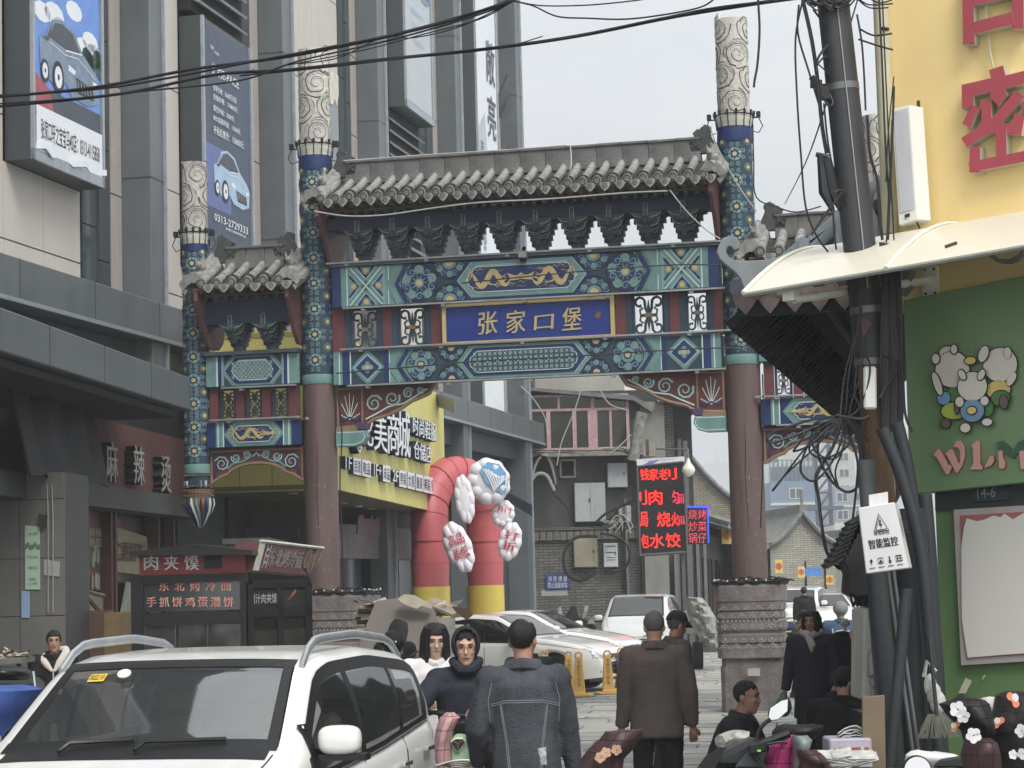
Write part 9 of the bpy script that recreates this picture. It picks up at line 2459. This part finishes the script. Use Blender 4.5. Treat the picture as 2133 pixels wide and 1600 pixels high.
flat(((1806,1265),(1808,1240),(1818,1225),(1850,1225),(1850,1265)),16.5,.5,'black_top',m_blk,ct_,.02);MB().box(at(1800,1400,16.6).x,at(1860,1400,16.6).x,16.6,17.6,0,.95).build('base',m_sb,ct_)
s5=thing('scooter','dark scooter with round mirror and pink hood standing before the far rider','scooter',(0,0,0));Y5=26
b5=at(1745,1300,Y5);q=MB();q.ball(at(1760,1298,Y5),1,12,8,0,(.06,.03,.045));q.tube([at(1760,1304,Y5),at(1761,1318,Y5)],.02,6);q.build('mirror',M('grey_plastic',(.5,.5,.5)),s5)
bars(s5,((1732,1330),(1742,1320),(1762,1318),(1776,1324),(1790,1318)),Y5,.02);flat(((1735,1400),(1730,1345),(1745,1318),(1772,1318),(1776,1350),(1790,1400)),Y5,.5,'body',m_sb,s5,.03)
q=MB();q.ball(at(1784,1322,25),1,12,8,0,(.08,.06,.09));q.build('pink_hood',M('dusty_pink',(.72,.50,.52),.7),s5);q=MB();q.ball(at(1790,1340,24.8),1,8,6,0,(.07,.03,.02));q.build('orange_lamp',M('orange_plastic',(.85,.42,.30),.5),s5)
MB().box(b5.x-.12,b5.x+.12,Y5+.1,Y5+1.2,.2,.75).build('rear_body',m_sb,s5);MB().tube([V((b5.x-.05,Y5,.26)),V((b5.x+.05,Y5,.26))],.26,16).build('wheel',m_tyre,s5)
s6=thing('scooter','scooter ridden away by the person in blue and white far down the lane','scooter',(at(1752,1300,32.5).x,32.5,0));MB().box(-.16,.16,-.3,.9,.25,.72).build('body',m_sb,s6,bevel=.04)
for y_ in (-.35,.95):MB().tube([(-.05,y_,.26),(.05,y_,.26)],.26,16).build('wheel',m_tyre,s6)
MB().tube([(-.3,.75,1.0),(0,.8,.95),(.3,.75,1.0)],.02,6).build('handlebar',m_blk,s6)
q=MB();q.ball(at(1791,1372,17.3),1,10,8,0,(.035,.03,.05));tag(q.build('lime_cup',M('lime_plastic',(.62,.70,.42),.5)),'pale lime plastic cup beside the white steel cart','cup')
m_plas=M('clear_plastic_sheet',(.60,.60,.58),.2,var=.4,scale=6,bump=1,bscale=8,alpha=.85)
mc=thing('motorcycle','motorcycle with plastic wrapped handlebars against the brick wall','motorcycle',(0,0,0));Ym=55
flat(((1165,1320),(1160,1290),(1180,1282),(1192,1262),(1200,1262),(1205,1285),(1225,1292),(1242,1305),(1240,1325)),Ym,.5,'body',m_blkq,mc,.02);q=MB();q.ball(at(1178,1298,Ym-.3),1,10,8,0,(.16,.1,.12));q.build('cream_bundle',M('cream_cloth',(.78,.78,.74)),mc)
for pp in (((1160,1268),(1168,1262),(1172,1280),(1164,1284)),((1212,1290),(1218,1262),(1226,1262),(1222,1282)),((1222,1300),(1234,1284),(1240,1300))):flat(pp,Ym-.2,.1,'plastic_wrap',m_plas,mc)
for dx in (-.6,.5):MB().tube([at(1200,1300,Ym+.4)*0+V((at(1200,1300,Ym).x+dx-.06,Ym+.3,.3)),V((at(1200,1300,Ym).x+dx+.06,Ym+.3,.3))],.3,16).build('wheel',m_tyre,mc)
tc=thing('covered_tricycle','tricycle under a crumpled clear plastic sheet left of the right pillar base','tricycle',(0,0,0))
o,_=quilt('plastic_sheet','',((1430,1462,1243,2),(1428,1474,1250,8),(1430,1484,1268,6),(1434,1492,1290),(1450,1494,1318),(1468,1496,1348)),50,m_plas,'',parent=tc,bulge=.5,wob=.12,seams=False)
flat(((1430,1320),(1430,1275),(1450,1270),(1480,1325)),50.4,1.0,'grey_box',M('grey_plastic',(.5,.5,.5)),tc);MB().tube([V((at(1455,1300,50).x-.1,50.5,.3)),V((at(1455,1300,50).x+.1,50.5,.3))],.3,14).build('wheel',m_tyre,tc)
o,_=quilt('blue_tarpaulin','blue tarpaulin draped over goods beside the white SUV',((-60,40,1424,2),(-70,70,1428,2),(-80,86,1436),(-80,70,1470),(-80,50,1520),(-80,45,1620)),13.5,M('blue_tarp_cloth',(.22,.32,.56),.7,var=.15,bump=.4,bscale=8),'tarpaulin',bulge=.3,seams=False)
s7=thing('scooter','black scooter with glossy seat behind the blue tarpaulin at the left edge','scooter',(0,0,0))
quilt('seat','',((-20,40,1384,4),(-40,60,1390,6),(-40,64,1402,6),(-40,60,1416)),14.8,M('black_vinyl',(.08,.08,.085),.3),'',parent=s7,seams=False,bulge=.2)
flat(((-40,1600),(-40,1412),(66,1416),(70,1440),(50,1600)),15.0,.4,'body',m_sb,s7,.03);q=MB();q.tube([at(70,1398,14.8),at(74,1430,14.8)],.012,6);q.build('rack',m_chr,s7)
random.seed(5)
for k in range(7):
 p=gnd(random.uniform(1220,1560),random.uniform(1400,1590));q=MB();q.add([(-.05,-.03,0),(.05,-.04,.01),(.06,.04,.02),(-.03,.05,.004)],[(0,1,2,3)]);o=q.build('paper_scrap',random.choice((m_krl,m_kraft)));o.location=p+V((0,0,.012));o.rotation_euler[2]=random.random()*6;tag(o,'small torn paper scrap lying on the street paving','litter','paper scraps on the paving')
# the dusty air itself
hz=MB().box(-1900,2600,-20,3050,-4,420)
hm=bpy.data.materials.new('haze_air');hm.use_nodes=True
_n=hm.node_tree;_n.nodes.remove(_n.nodes['Principled BSDF'])
_v=_n.nodes.new('ShaderNodeVolumePrincipled');_v.inputs['Color'].default_value=(.93,.96,1,1);_v.inputs['Density'].default_value=.0012
_n.links.new(_v.outputs[0],_n.nodes['Material Output'].inputs['Volume'])
tag(hz.build('haze',hm),kind='stuff')
bpy.data.scenes.remove(TMP)
ORD='leftmost second third fourth fifth sixth seventh eighth ninth tenth eleventh twelfth thirteenth fourteenth fifteenth sixteenth seventeenth eighteenth nineteenth twentieth twenty-first twenty-second twenty-third twenty-fourth twenty-fifth'.split()
byl={}
for o in bpy.data.objects:
 if o.parent is None and 'label' in o and 'group' in o:byl.setdefault((o['group'],o['label']),[]).append(o)
for (g,l),os_ in byl.items():
 if len(os_)>1:
  f=lambda o:px_of(o.matrix_world@(sum((v.co for v in o.data.vertices),V())/len(o.data.vertices)))[0] if o.data else px_of(o.location)[0]
  os_.sort(key=f)
  for o,w in zip(os_,ORD):o['label']=(w if w=='leftmost' else w+' from the left')+' of the '+g.replace(' (thick)','').replace(' (thin)','')+(', thick' if '(thick)' in g else ', thin' if '(thin)' in g else '')
